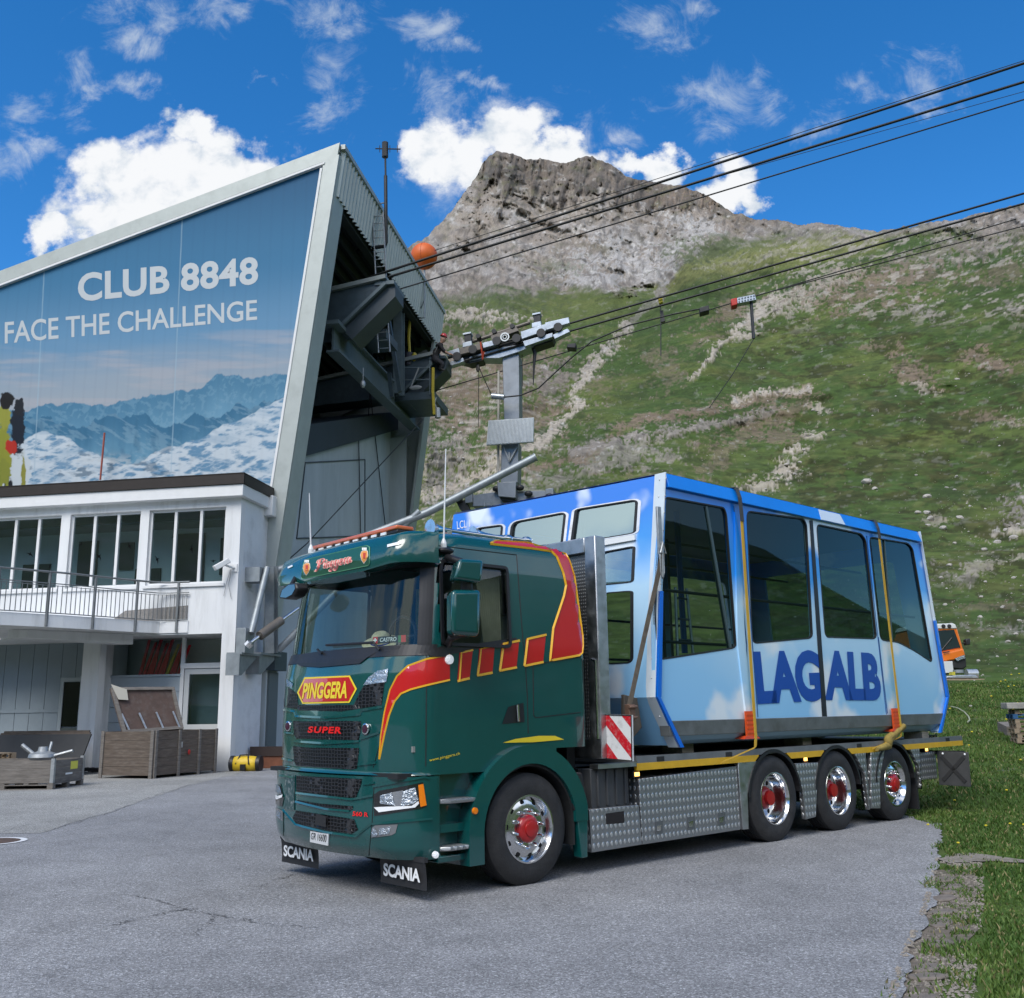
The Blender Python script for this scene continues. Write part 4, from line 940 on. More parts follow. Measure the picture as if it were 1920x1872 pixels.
g = MB(); q = roundpoly([(566, 1086), (694, 1060), (694, 1026), (688, 1024), (575, 1050), (571, 1054)], 5); decal(g, q, .006, 9, 0, VIS_BVH); nb = tk('name_board', g, sgreen, visor)
g = MB(); dline(g, q, .008, .008, 0, VIS_BVH, True); tk('board_edge', g, sgreen if False else mat('board_line', (.10, .30, .17), .4), visor)
def vis_pt(x, y, off): return cab_hit(x, y, off, VIS_BVH)
# brush-script name as strokes
def script(mb, strokes, box, wpx, off, mi=0):
    (x0, y0), (x1, y1), h = box
    for st in strokes:
        P = []
        ctrl = [np.array(p, float) for p in st]
        for i in range(len(ctrl)-1):
            p0 = ctrl[max(i-1, 0)]; p1 = ctrl[i]; p2 = ctrl[i+1]; p3 = ctrl[min(i+2, len(ctrl)-1)]
            for t in np.linspace(0, 1, 7, endpoint=False):
                P.append(.5*((2*p1)+(-p0+p2)*t+(2*p0-5*p1+4*p2-p3)*t*t+(-p0+3*p1-3*p2+p3)*t**3))
        P.append(ctrl[-1]); pix = [(x0+(x1-x0)*(p[0]+p[1]*.045), y0+(y1-y0)*p[0]-h*p[1]) for p in P]
        Q = [vis_pt(x, y, off) for x, y in pix]; Q = [q for q in Q if q is not None]
        vs = []
        for i, q in enumerate(Q):
            d = Q[min(i+1, len(Q)-1)]-Q[max(i-1, 0)]; d /= np.linalg.norm(d)+1e-9; vw = T.cl-q; vw /= np.linalg.norm(vw); s_ = np.cross(d, vw); ww = wpx*(.5+.5*abs(d[2])**1.2)
            vs += [q-s_*ww/2, q+s_*ww/2]
        mb.add(vs, [(2*i, 2*i+1, 2*i+3, 2*i+2) for i in range(len(Q)-1)], mi)
        for q in (Q[0], Q[-1]): mb.ball(q, wpx*.3, 6, 4, (.2, 1, 1), mi)
P_ = [[(.06, .95), (.045, .5), (.03, .02), (.0, -.12), (-.02, .0)], [(.0, .62), (.03, .92), (.10, 1.05), (.165, .92), (.15, .62), (.09, .5), (.05, .55)]]
def ch_i(x): return [[(x, .1), (x+.02, .5), (x+.025, .05), (x+.05, .12)], [(x+.03, .72), (x+.034, .76)]]
def ch_n(x): return [[(x, .5), (x+.01, .02)], [(x+.005, .3), (x+.04, .52), (x+.062, .42), (x+.06, .08), (x+.085, .08)]]
def ch_g(x): return [[(x+.065, .45), (x+.03, .52), (x, .28), (x+.02, .02), (x+.055, .15), (x+.07, .5)], [(x+.07, .5), (x+.065, -.2), (x+.03, -.48), (x, -.34), (x+.04, -.1), (x+.10, .12)]]
def ch_e(x): return [[(x, .22), (x+.05, .32), (x+.05, .5), (x+.02, .48), (x, .22), (x+.02, .0), (x+.075, .16)]]
def ch_r(x): return [[(x, .5), (x+.01, .02)], [(x+.005, .3), (x+.035, .52), (x+.06, .46)]]
def ch_a(x): return [[(x+.06, .44), (x+.03, .52), (x, .24), (x+.02, .0), (x+.055, .15), (x+.068, .5), (x+.068, .08), (x+.1, .14)]]
strokes = P_+ch_i(.19)+ch_n(.26)+ch_g(.37)+ch_g(.485)+ch_e(.61)+ch_r(.71)+ch_a(.79)
g = MB(); script(g, strokes, ((595, 1069), (668, 1053), 17.5), .046, .0085); tk('script_lettering', g, mat('script_cream', (.85, .62, .52), .4), nb)
g = MB(); script(g, strokes, ((595, 1069), (668, 1053), 17.5), .026, .0105); tk('script_lettering', g, mat('script_pink', (.82, .20, .20), .4), nb)
def crest(x, y, k=1.0):
    g = MB(); q = [(x-5*k, y-6*k), (x, y-8*k), (x+5*k, y-7*k), (x+6*k, y+1), (x+3*k, y+8*k), (x-1*k, y+13*k), (x-5*k, y+7*k), (x-7*k, y)]
    decal(g, [(x+(a-x)*1.12, y+(b-y)*1.12) for a, b in q], .008, 6, 0, VIS_BVH); decal(g, q, .010, 6, 1, VIS_BVH)
    for dx in (-3, 0, 3): decal(g, [(x+dx-1.2, y-9), (x+dx-1.6, y-14), (x+dx+1.4, y-14), (x+dx+1.2, y-9)], .010, 6, 0, VIS_BVH)
    decal(g, [(x-2, y-4), (x+3, y-4), (x+2, y+5), (x-2, y+5)], .012, 6, 2, VIS_BVH)
    tk('crest', g, [mat('crest_white', (.8, .8, .75), .4), mat('crest_orange', (.75, .30, .06), .4), mat('crest_red', (.5, .05, .02), .4)], nb)
crest(576.5, 1065); crest(684.5, 1042, 1.05)
g = MB(); decal(g, [(727, 1022), (752, 1016), (752, 1021), (727, 1027)], .008, 6, 0, VIS_BVH); tk('marker_lamp', g, wht_led, visor)
g = MB(); decal(g, [(540, 1064), (549, 1060), (550, 1063), (541, 1067)], .008, 6, 0, VIS_BVH); tk('marker_lamp', g, wht_led, visor)

# beacon bar and horns on the roof, whip aerials
g = MB(); yb0, yb1 = .70, 2.36; g.box(-1.02, -.82, yb0, yb1, 3.33, 3.37); g.box(-1.0, -.84, yb0+.05, yb1-.05, 3.29, 3.33)
bar = tk('beacon_bar', g, blk, bev=.01)
g = MB(); g.box(-1.03, -.81, yb0, yb1, 3.37, 3.415); tk('amber_cover', g, mat('beacon_amber', (.62, .14, .035), .25, coat=.7), bar, bev=.015)
g = MB()
for i in range(9): y = yb0+.18+i*.17; g.box(-1.033, -1.02, y, y+.09, 3.335, 3.365)
tk('lamp', g, wht_led, bar, keep=True)
def horn(c, l, r_):
    g = MB(); c = np.array(c); g.lathe([(r_, 0), (r_*.86, .02), (r_*.55, .08), (r_*.32, .16), (r_*.2, .3), (.022, .42), (.018, l), (.035, l+.02), (.045, l+.08), (.03, l+.12)], c, (1, .0, 0), 24)
    g.lathe([(r_*.85, .005), (.02, .12)], c, (1, 0, 0), 24); g.box(c[0]+.2, c[0]+.26, c[1]-.02, c[1]+.02, c[2]-.14, c[2]); return tk('air_horn', g, chrome, smooth=50)
hp = T.ony(806, 990, .40); horn((hp[0], .40, hp[2]), .95, .085)
hp2 = T.ony(890, 1000, .55); horn((hp2[0]-.03, .55, hp2[2]), .7, .07)
for (x0, y0_), (x1, y1), y_ in (((583, 1032), (580, 925), 2.2), ((832, 1022), (836, 842), .1)):
    a = T.ony(x0, y0_, y_); b = T.ony(x1, y1, y_); g = MB(); g.tube([a, a*.5+b*.5, b], [.009, .0075, .005], 6); g.lathe([(.03, 0), (.03, .05), (.012, .1)], a-np.array([0, 0, .04]), (0, 0, 1), 12); tk('whip_aerial', g, mat('aerial_white', (.7, .72, .74), .4))

# --- stripes, badges and panel joints on the shell
g = MB()
decal(g, [(712, 1424), (715, 1380), (722, 1335), (732, 1294), (745, 1268), (765, 1249), (800, 1236), (843, 1228), (843, 1275), (800, 1285), (770, 1293), (752, 1301), (740, 1316), (730, 1342), (722, 1375)], .004, 7, 0)
decal(g, [(510.5, 1300), (515, 1268), (520, 1278), (521, 1330), (523, 1385), (520, 1390), (516, 1345)], .004, 5, 0)
for b in ([(861, 1224), (886, 1219), (880, 1272), (857, 1277)], [(898, 1216), (927, 1211), (923, 1261), (895, 1266.5)], [(940, 1208), (973, 1202), (968, 1251), (936, 1257.5)], [(985.5, 1199), (1023, 1191), (1018, 1241), (983, 1248)]): decal(g, b, .004, 9, 0)
decal(g, [(918, 1020), (928, 1016), (1000, 1020), (1040, 1026), (1056, 1034), (1066, 1052), (1082, 1104), (1089, 1160), (1091, 1210), (1090, 1224), (1085, 1229), (1030, 1238), (1036, 1178), (1056, 1118), (1060, 1098), (1055, 1075), (1043, 1045), (1033, 1035), (1000, 1030)], .009, 5, 0)
tk('red_stripe', g, red_p, cab_o, smooth=180)
g = MB()
for l in ([(712, 1424), (715, 1380), (722, 1335), (732, 1294), (745, 1268), (765, 1249), (800, 1236), (843, 1228)], [(712, 1424), (722, 1375), (730, 1342), (740, 1316), (752, 1301), (770, 1293), (800, 1285), (843, 1275)], [(860, 1278), (864, 1223.5), (886.5, 1218.5)], [(857, 1277.5), (880, 1272)], [(895, 1267), (901, 1215.5), (927.5, 1210.5)], [(894, 1267), (923, 1261.5)], [(936, 1258), (943, 1207.5), (973.5, 1201.5)], [(935, 1258), (968, 1251.5)], [(982, 1249), (988, 1198.5), (1023.5, 1190.5)], [(982, 1249), (1018, 1241.5)],
          [(918, 1021), (1000, 1030), (1033, 1035), (1043, 1045), (1055, 1075), (1060, 1098), (1056, 1118), (1036, 1178), (1030, 1239), (1085, 1229), (1090, 1224), (1091, 1210)], [(918, 1020), (928, 1016), (1000, 1020), (1040, 1026), (1056, 1034), (1066, 1052), (1082, 1104), (1089, 1160), (1091, 1210)], [(511, 1300), (515, 1266), (521, 1330), (524, 1390)]): dline(g, l, .022 if l[0][0] > 850 else .016, .011 if l[0][0] > 900 else .0065)
tk('yellow_edging', g, yel_p, cab_o)
g = MB()
for l in ([(806, 1012), (802, 1100), (800, 1222), (799, 1330), (798, 1437)], [(968, 1040), (976, 1150), (980, 1200), (984, 1235), (988, 1300), (990, 1375)], [(806, 1022), (968, 1041)], [(984, 1240), (1002, 1246), (1088, 1232)], [(700, 1440), (716, 1385)], [(1000, 1342), (1004, 1346), (1088, 1336)], [(999, 1250), (1000, 1342)], [(1091, 1235), (1096, 1330)]): dline(g, l, .009, .003)
tk('panel_joint', g, mat('joint_dark', (.004, .008, .009), .6), cab_o)
g = MB(); decal(g, [(827, 1453), (894, 1449), (888, 1463), (829, 1472)], .006, 9); decal(g, [(942, 1393), (965, 1386), (1010, 1380), (1040, 1380), (1057, 1387), (1000, 1392)], .006, 9); tk('yellow_strip', g, sign_yel, cab_o)
def text_px(mb, txt, q, off=.008, bvh=None, **k):
    """letters inside four picture corners (bl, br, tr, tl), carried onto the body"""
    put_text(mb, txt, [np.array([*p, 0.0]) for p in q], map3=lambda p: (lambda h: h if h is not None else T.ony(p[0], p[1], 0))(cab_hit(p[0], p[1], off, bvh)), **k)
g = MB(); text_px(g, 'www.pinggera.ch', [(805, 1430), (862, 1417), (861, 1410), (804.5, 1423)], .005); tk('web_address', g, sign_yel, cab_o)
g = MB(); decal(g, [(558, 1299), (572, 1270.5), (657, 1267), (670, 1292), (656, 1318), (568, 1320)], .006, 9, 0); decal(g, [(561.5, 1299), (573.5, 1273.5), (655.5, 1270), (666.5, 1292), (654.5, 1315), (569.5, 1317)], .009, 9, 1); badge = tk('name_badge', g, [sign_yel, red_p])
g = MB(); text_px(g, 'PINGGERA', [(568, 1311), (652, 1310), (654, 1277), (571, 1281)], .013, bold=.035, shear=.12); tk('badge_lettering', g, sign_yel, badge)
# grilles
def grille(poly, name='grille_panel', off=.004):
    g = MB(); decal(g, poly, off, 8); return tk(name, g, grille_m, cab_o)
grille([(550, 1352), (574, 1353), (650, 1352), (678, 1353), (677, 1370), (673, 1388), (556, 1385), (552, 1378)])
grille([(550, 1399), (578, 1402), (674, 1403), (670, 1441), (660, 1443), (556, 1436), (552, 1428)])
gl = grille([(525, 1287), (545, 1291), (558, 1302), (560, 1330), (527, 1325)]); grille([(664, 1322), (674, 1300), (682, 1287), (722, 1277), (716, 1322), (680, 1328), (640, 1334), (560, 1332), (556, 1322)])
g = MB()
for l in ([(526, 1330), (553, 1334), (556, 1343), (612, 1346), (676, 1340), (680, 1332), (718, 1326)], [(528, 1372), (552, 1376)], [(676, 1386), (712, 1374)], [(530, 1422), (550, 1427)], [(672, 1434), (706, 1430)], [(552, 1390), (612, 1394), (674, 1390)]): dline(g, l, .02, .012)
tk('bonnet_rib', g, green, cab_o, smooth=180)
g = MB(); text_px(g, 'SUPER', [(579, 1374), (642, 1376), (642, 1363), (580, 1362)], .014, bold=.04, shear=.12, space=1.15); tk('red_lettering', g, red_l, cab_o)
for x, y in ((542, 1362), (687, 1367)):
    g = MB(); q = cab_hit(x, y, .004); n_ = np.array([-1, -.1, 0]); g.lathe([(.05, 0), (.05, .012), (.04, .016), (.0, .016)], q, n_, 20); b_ = tk('round_emblem', g, chrome, cab_o)
    g = MB(); g.lathe([(.036, .017), (0, .02)], q, n_, 20); tk('emblem_centre', g, mat('emblem_dark', (.05, .012, .03), .3), b_)
g = MB(); decal(g, [(530, 1236), (532, 1229), (545, 1232), (600, 1236), (680, 1228), (722, 1213), (752, 1212), (748, 1218), (728, 1224), (712, 1222), (690, 1234), (676, 1245), (600, 1252), (566, 1250), (548, 1240)], .012, 8); tk('wiper_cowl', g, blk, cab_o)
for q in ([(526, 1265), (533, 1269), (550, 1282), (549, 1289), (527, 1286)], [(682, 1285), (692, 1270), (710, 1258), (729, 1255), (725, 1279)]):
    g = MB(); decal(g, q, .007, 6); tk('position_lamp', g, lens, cab_o)
# door handle recess
g = MB(); decal(g, [(941, 1358), (952, 1326), (981, 1318), (983, 1354)], .004, 8); hr = tk('handle_recess', g, mat('recess_black', (.006, .008, .009), .5), cab_o)
g = MB(); a = cab_hit(968, 1322, .02); b = cab_hit(970, 1353, .02); g.tube([a, b], .012, 8); tk('door_handle', g, chrome, hr)
for (x, y, m_) in ((841, 1237, wht_on),):
    g = MB(); q = cab_hit(x, y, .004); g.lathe([(.045, 0), (.043, .02), (.0, .026)], q, (0, -1, 0), 20); tk('side_lamp', g, m_)

# --- bumper
ZB = list(np.linspace(.34, 1.04, 24)); bl = []
for z in ZB:
    h = half(z)[:34]; h = h+[(h[-1][0]+(-.99-h[-1][0])*t, h[-1][1]) for t in (.33, .66, .95)]; ex = -.03 if z > .42 else -.03+.05*(0.42-z)/.08
    h = [(x+ex, y+.0) for x, y in h]+[(-1.0, .035)]
    l = h+[(x, 2*YC-y) for x, y in h[::-1]]; bl.append(l)
Kb = len(bl[0]); g = MB(); g.add([(x, y, z) for z, l in zip(ZB, bl) for x, y in l], [(i*Kb+j, i*Kb+j+1, (i+1)*Kb+j+1, (i+1)*Kb+j) for i in range(len(ZB)-1) for j in range(Kb-1)])
g.add([(x, y, .34) for x, y in bl[0]], [tuple(range(Kb))]); g.add([(x, y, 1.04) for x, y in bl[-1]], [tuple(range(Kb))])
bump = tk('bumper', g, green, smooth=40); BB = BVHTree.FromPolygons([Vector(p) for p in g.v], g.f)
g = MB(); g.box(-1.4, -1.0, .12, 2.38, 1.03, 1.07); tk('bumper_gap', g, dark)
def bd(name, poly, m, off=.005, parent=None): g = MB(); decal(g, poly, off, 7, 0, BB); return tk(name, g, m, parent or bump)
bd('grille_panel', [(556, 1455), (600, 1457), (679, 1461), (678, 1470), (668, 1496), (640, 1495), (556, 1484)], grille_m)
bd('grille_panel', [(557, 1500), (600, 1507), (663, 1512), (661, 1519), (640, 1519), (562, 1508)], grille_m)
bd('grille_panel', [(556, 1520), (590, 1525), (650, 1534), (665, 1537), (672, 1556), (660, 1563), (620, 1558), (556, 1545), (549, 1534)], grille_m)
g = MB()
for l in ([(555, 1503), (612, 1517), (656, 1521)], [(532, 1518), (556, 1546), (612, 1560), (668, 1568), (698, 1545), (810, 1535)], [(512, 1452), (552, 1458)], [(682, 1470), (702, 1468)], [(556, 1487), (660, 1499), (700, 1492)], [(700, 1475), (795, 1457), (805, 1460)]): dline(g, l, .018, .012, 0, BB)
tk('bumper_rib', g, green, bump, smooth=180)
g = MB()
for l in ([(692, 1604), (698, 1545), (702, 1470)], [(532, 1567), (532, 1520)]): dline(g, l, .008, .003, 0, BB)
tk('bumper_joint', g, MATS['joint_dark'], bump)
g = MB()
for f in [[(598, 1526), (616, 1531), (616, 1551), (595, 1546)]]: decal(g, f, .03, 7, 0, BB); decal(g, f, .006, 7, 0, BB)
tk('radar_cover', g, mat('radar_black', (.02, .02, .022), .35), bump)
g = MB(); text_px(g, '560 R', [(662, 1530), (692, 1532), (692, 1523.5), (663, 1521)], .010, BB, bold=.03); tk('red_lettering', g, red_l, bump)
plq = [cab_hit(*p, .016, BB) for p in ((583.5, 1577), (617, 1584), (618.6, 1563), (584.5, 1558))]
g = MB(); g.prism(plq, np.array([.01, 0, 0])); lp = tk('licence_plate', g, mat('plate_white', (.78, .79, .80), .4), bump)
g = MB(); put_text(g, 'GR 16600', [plq[0]*.93+plq[2]*.07+np.array([-.002, 0, .02]), plq[1]*.93+plq[3]*.07+np.array([-.002, 0, .02]), plq[2]*.92+plq[0]*.08, plq[3]*.92+plq[1]*.08], (-.004, 0, 0), bold=.008); tk('plate_lettering', g, mat('letter_black', (.01, .01, .01), .5), lp)
# headlamps
for near in (True, False):
    if near: hq = [(702, 1490), (712, 1483), (760, 1474), (793, 1467), (799, 1512), (790, 1516), (740, 1524), (702, 1530)]
    else: hq = [(511, 1462), (527, 1470), (533, 1497), (530, 1513), (512, 1505)]
    hl = bd('headlamp', hq, mat('lamp_housing', (.012, .013, .014), .2, coat=.8), .006)
    if near:
        bd('lamp_lens', [(714, 1492), (735, 1486), (742, 1511), (714, 1507)], lens, .012, hl); bd('lamp_lens', [(756, 1484), (778, 1476), (784, 1500), (774, 1508), (752, 1512)], lens, .012, hl)
        bd('lamp_bezel', [(735, 1486), (756, 1482), (752, 1512), (742, 1512)], chrome, .010, hl)
        bd('running_light', [(703, 1514), (715, 1513), (745, 1512), (772, 1511), (784, 1502), (785, 1507), (778, 1514), (740, 1519), (712, 1523)], wht_led, .014, hl)
        bd('turn_signal', [(784, 1472), (793, 1470), (799, 1510), (788, 1513), (786, 1502)], orange_l, .012, hl)
        fg = bd('fog_lamp', [(698, 1553), (704, 1548), (746, 1546), (742, 1562), (735, 1566), (697, 1571)], mat('lamp_housing_grey', (.15, .16, .17), .25, coat=.6), .006)
        bd('lamp_lens', [(712, 1553), (733, 1550), (731, 1563), (712, 1566)], lens, .012, fg); bd('lamp_lens', [(699, 1556), (703, 1551), (710, 1562), (707, 1568), (698, 1569)], lens, .012, fg)
    else:
        bd('lamp_lens', [(512, 1466), (526, 1474), (530, 1490), (512, 1482)], lens, .012, hl); bd('running_light', [(512, 1483), (522, 1493), (532, 1490), (531, 1495), (521, 1499), (512, 1490)], wht_led, .014, hl)
        fg = bd('fog_lamp', [(511, 1510), (531, 1521), (531, 1540), (511, 1528)], MATS['lamp_housing_grey'], .006); bd('lamp_lens', [(514, 1514), (528, 1523), (528, 1536), (516, 1528)], lens, .012, fg)
bd('chipped_cover', [(535, 1452), (554, 1454), (553, 1520), (534, 1516), (537, 1490)], mat('chipped_paint', (.02, .06, .062), .5, grime=(.45, .47, .48), gscale=26), .008)
# steps behind the bumper
g = MB(); g.box(-1.02, -.52, .14, .2, .30, 1.12); g.box(-1.02, -.56, .03, .2, .30, .36); stp = tk('step_well', g, green, bev=.012)
g = MB(); g.box(-1.02, -.58, .05, .145, .55, .62); tk('step_panel', g, green, stp)  # body-green panel between the two steps
for z_, nm in ((.80, 1), (.40, 2)):
    g = MB(); g.prism([(-1.0, .02, z_), (-.93, -.03, z_), (-.62, -.03, z_), (-.57, .02, z_), (-.57, .14, z_), (-1.0, .14, z_)], (0, 0, .035)); tk('step', g, chequer, bev=.006)
g = MB(); q = T.ony(817, 1603, .0); g.lathe([(.03, 0), (.028, .025), (0, .03)], (q[0], .01, q[2]), (-.3, -1, 0), 18); tk('step_lamp', g, wht_on)
# front flaps
for y0_, y1 in ((-.02, .67), (1.74, 2.47)):
    g = MB(); g.add([(-1.2+.02*math.sin(v*2), y0_+(y1-y0_)*u, .335-.235*v) for v in np.linspace(0, 1, 5) for u in (0, 1)], [(2*i, 2*i+1, 2*i+3, 2*i+2) for i in range(4)]); g.box(-1.21, -1.17, y0_, y1, .33, .37)
    fl = tk('mud_flap', g, mat('flap_rubber', (.018, .018, .020), .6, var=.3, vscale=5))
    a, b = y0_+.06, y1-.08; g = MB(); put_text(g, 'SCANIA', [(-1.208, b, .165), (-1.208, a, .165), (-1.208, a, .275), (-1.208, b, .275)], bold=.035, space=.98); tk('flap_lettering', g, white_l, fl)

# front mudguard
def arch(cx, r0, r1, a0, a1, leg0, leg1, n=26):
    o = [(cx+r1*math.cos(a), .5+r1*math.sin(a)) for a in np.linspace(math.radians(a0), math.radians(a1), n)]; i = [(cx+r0*math.cos(a), .5+r0*math.sin(a)) for a in np.linspace(math.radians(a1), math.radians(a0), n)]
    return [(o[0][0]+.0, leg0)]+o+[(o[-1][0], leg1)]+[(i[0][0], leg1)]+i+[(i[-1][0], leg0)]
def arch_mesh(cx, r0, r1, a0, a1, leg0, leg1, ya, yb, n=26):
    g = MB(); P = arch(cx, r0, r1, a0, a1, leg0, leg1, n); k = len(P)//2; O = P[:k]; I = P[k:][::-1]
    for s in range(k-1):
        g.hexa([(O[s][0], ya, O[s][1]), (O[s+1][0], ya, O[s+1][1]), (I[s+1][0], ya, I[s+1][1]), (I[s][0], ya, I[s][1])], [(O[s][0], yb, O[s][1]), (O[s+1][0], yb, O[s+1][1]), (I[s+1][0], yb, I[s+1][1]), (I[s][0], yb, I[s][1])])
    return g
tk('mudguard', arch_mesh(.056, .60, .775, 12, 176, .52, .25, -.035, .36), green, smooth=45)
tk('mudguard_lining', arch_mesh(.056, .575, .598, 0, 180, .3, .3, .0, .5), dark)
tk('mudguard', arch_mesh(.056, .60, .775, 12, 176, .52, .25, 2.14, 2.535), green, smooth=45)
g = MB(); g.hexa([(.63, -.03, .62), (.84, -.03, .62), (.84, .3, .62), (.63, .3, .62)], [(.60, -.03, 1.0), (.76, -.03, .98), (.76, .3, .98), (.60, .3, 1.0)]); g.box(.66, .88, .02, .3, .66, .72); tk('guard_bracket', g, blk, bev=.02)
g = MB(); g.prism([(.66, -.03, .62), (.82, -.03, .62), (.80, -.03, .17), (.72, -.03, .17)], (0, .12, 0)); tk('guard_tail', g, green, bev=.01)
g = MB(); g.lathe([(.03, 0), (.028, .02), (0, .022)], (-.66, -.035, .72), (0, -1, 0), 14); tk('side_marker', g, orange_l)

# wheels
def wheel(cx, dished, side=1):
    """side=+1 near flank (outer face at y=0), -1 far flank"""
    def Yv(y): return y if side > 0 else 2.5-y
    c = (cx, Yv(0), .5); ax = (0, side, 0)
    g = MB(); W_ = .30 if not dished else .30
    prof = [(.300, .03), (.31, .012), (.36, .0), (.43, .004), (.475, .02), (.495, .035), (.508, .045)]
    for k_ in range(5): y = .06+k_*.045; prof += [(.512, y), (.512, y+.032), (.503, y+.034), (.503, y+.042)]
    prof += [(.495, .285), (.43, .31), (.30, .29)]
    g.lathe(prof, c, ax, 64, close=True); 
    wo = tk('wheel', g, rub, smooth=35)
    g = MB()
    if not dished:
        g.lathe([(.318, .022), (.312, .006), (.296, .004), (.285, .02), (.272, .05), (.262, .065), (.235, .058), (.19, .048), (.15, .048), (.13, .05)], c, ax, 56, caps=False)
        rm = tk('rim', g, chrome, wo, smooth=40)
        g = MB(); g.lathe([(.128, .05), (.128, .022), (.115, .004), (.095, -.004), (.072, -.006), (.07, -.020), (.052, -.024), (0, -.024)], c, ax, 32); tk('hub_cap', g, hub_red, wo, smooth=35)
        g = MB()
        for k_ in range(10):
            a = 2*PI*k_/10+.2; q = np.array([cx+.168*math.cos(a), Yv(.05), .5+.168*math.sin(a)]); g.lathe([(.019, 0), (.019, -.03), (.016, -.035), (.012, -.06), (0, -.068)], q, ax, 10)
        tk('wheel_nut', g, chrome, wo, smooth=40, keep=True)
        g = MB()
        for k_ in range(10):
            a = 2*PI*k_/10+.5; q = np.array([cx+.243*math.cos(a), Yv(.0575), .5+.243*math.sin(a)]); g.lathe([(.024, 0), (0, -.0022)], q, ax, 12)
        tk('hand_hole', g, mat('hole_black', (.004, .004, .004), .9), wo, keep=True)
    else:
        g.lathe([(.318, .022), (.312, .006), (.298, .004), (.288, .02), (.276, .05), (.27, .12), (.262, .175), (.25, .195), (.235, .20), (.15, .20), (.12, .195)], c, ax, 56, caps=False)
        rm = tk('rim', g, chrome, wo, smooth=40)
        g = MB(); g.lathe([(.14, .197), (.138, .15), (.115, .12), (.09, .11), (.085, .07), (0, .065)], c, ax, 32); tk('hub_cap', g, hub_red, wo, smooth=35)
        g = MB()
        for k_ in range(10):
            a = 2*PI*k_/10+.3; q = np.array([cx+.205*math.cos(a), Yv(.199), .5+.205*math.sin(a)]); g.lathe([(.028, 0), (0, -.004)], q, ax, 12)
        tk('hand_hole', g, mat('hole_black', (.004, .004, .004), .9), wo, keep=True)
    return wo
AX = [.056, 4.17, 5.65, 7.2]
for i, x in enumerate(AX):
    wheel(x, i in (1, 2), 1); 
    g = MB(); g.cyl((x, .3, .5), (x, 2.2, .5), .11, 12); tk('axle', g, dark)
for i, x in enumerate(AX): wheel(x, i in (1, 2), -1)

# mirrors
g = MB()
def bx(q, depth, mb):      # box behind a picture quad at lateral distance y
    y0_, y1 = depth; a = [T.ony(*p, y0_) for p in q]; b = [np.array([p[0]+.10, y1, p[2]]) for p in a]; mb.hexa(a, b)
bx([(852, 1086), (903, 1094), (908, 1050), (862, 1047)], (-.32, -.10), g); m1 = tk('mirror', g, green, bev=.035, seg=3)
g = MB(); bx([(848, 1190), (900, 1194), (903, 1105), (848, 1105)], (-.32, -.10), g); tk('mirror', g, green, bev=.045, seg=3)
g = MB(); a = T.ony(875, 1098, -.2); g.tube([a+np.array([0, 0, -.08]), a+np.array([0, 0, .1])], .06, 10); q1 = T.ony(838, 1045, .05); q0 = T.ony(866, 1054, -.2); g.tube([q1, q0], .035, 8); q1 = T.ony(838, 1212, .05); q2 = T.ony(846, 1196, -.1); q3 = T.ony(868, 1188, -.2); g.tube([q1+np.array([0, 0, -.05]), q1, q2, q3], .035, 8); g.box(q3[0]-.1, q3[0]+.1, -.24, -.12, q3[2]-.03, q3[2]+.03); tk('mirror_arm', g, blk, bev=.008)
g = MB(); q = T.ony(836, 1033, .06); g.ball(q, .09, 14, 8, (1, .6, .35)); tk('aerial_base', g, blk, smooth=180)
g = MB(); c_ = T.onx(534, 1108, -1.62)
g.prism([T.onx(*p, -1.66) for p in ((521, 1122), (526, 1106), (540, 1094), (553, 1093), (557, 1104), (550, 1118), (536, 1124))], (.14, 0, 0)); mm_ = tk('front_mirror', g, blk, bev=.02)
g = MB(); g.prism([T.onx(*p, -1.665) for p in ((525, 1120), (529, 1107), (541, 1097), (552, 1096), (553, 1104), (547, 1115), (536, 1121))], (.004, 0, 0)); tk('mirror_glass', g, mat('mirror_glass', (.22, .24, .25), .05, 1.0), mm_)
g = MB(); g.tube([T.onx(545, 1100, -1.58), T.onx(556, 1080, -1.45)], .025, 6); tk('mirror_arm', g, blk)
# wipers
for P in ([(617, 1211), (655, 1209), (705, 1206), (716, 1221)], [(538, 1222), (570, 1219), (600, 1219), (608, 1228)]):
    g = MB(); Q = [cab_hit(*p, .03) for p in P]; g.tube(Q[:3], .014, 6); g.tube(Q[2:], .011, 6); tk('wiper', g, blk)

# --- chassis, boxes, bed
g = MB(); g.box(.9, 8.8, .75, 1.05, .62, .98); g.box(.9, 8.8, 1.45, 1.75, .62, .98); g.box(.95, 1.6, .22, 2.3, .6, 1.0); g.box(1.7, 3.4, .5, 2.0, .25, .9); g.box(1.6, 9.2, .12, 2.4, .96, 1.03); g.box(-.9, .9, .7, 1.8, .5, 1.15); g.box(.92, 1.04, .35, 2.2, .7, 3.0); tk('chassis', g, dark)
g = MB(); g.box(1.0, 1.58, .09, .5, .6, 1.0); 
for x in (1.08, 1.22, 1.36, 1.50): g.box(x, x+.03, .07, .1, .62, .98)
tk('battery_box', g, mat('box_grey', (.045, .048, .052), .6, var=.2, vscale=5), bev=.01)
def plate_q(name, q, y, th, m, parent=None, bev=.004):
    g = MB(); g.prism([T.ony(*p, y) for p in q], (0, th, 0)); return tk(name, g, m, parent, bev=bev)
sb = plate_q('step_box', [(1105, 1519), (1198, 1510), (1204, 1584), (1110, 1599)], .02, .3, chequer)
g = MB(); g.prism([T.ony(*p, .017) for p in ((1136, 1526), (1170, 1521), (1171, 1543), (1137, 1546))], (0, .02, 0)); tk('step_hole', g, mat('recess_dark', (.01, .008, .008), .8), sb)
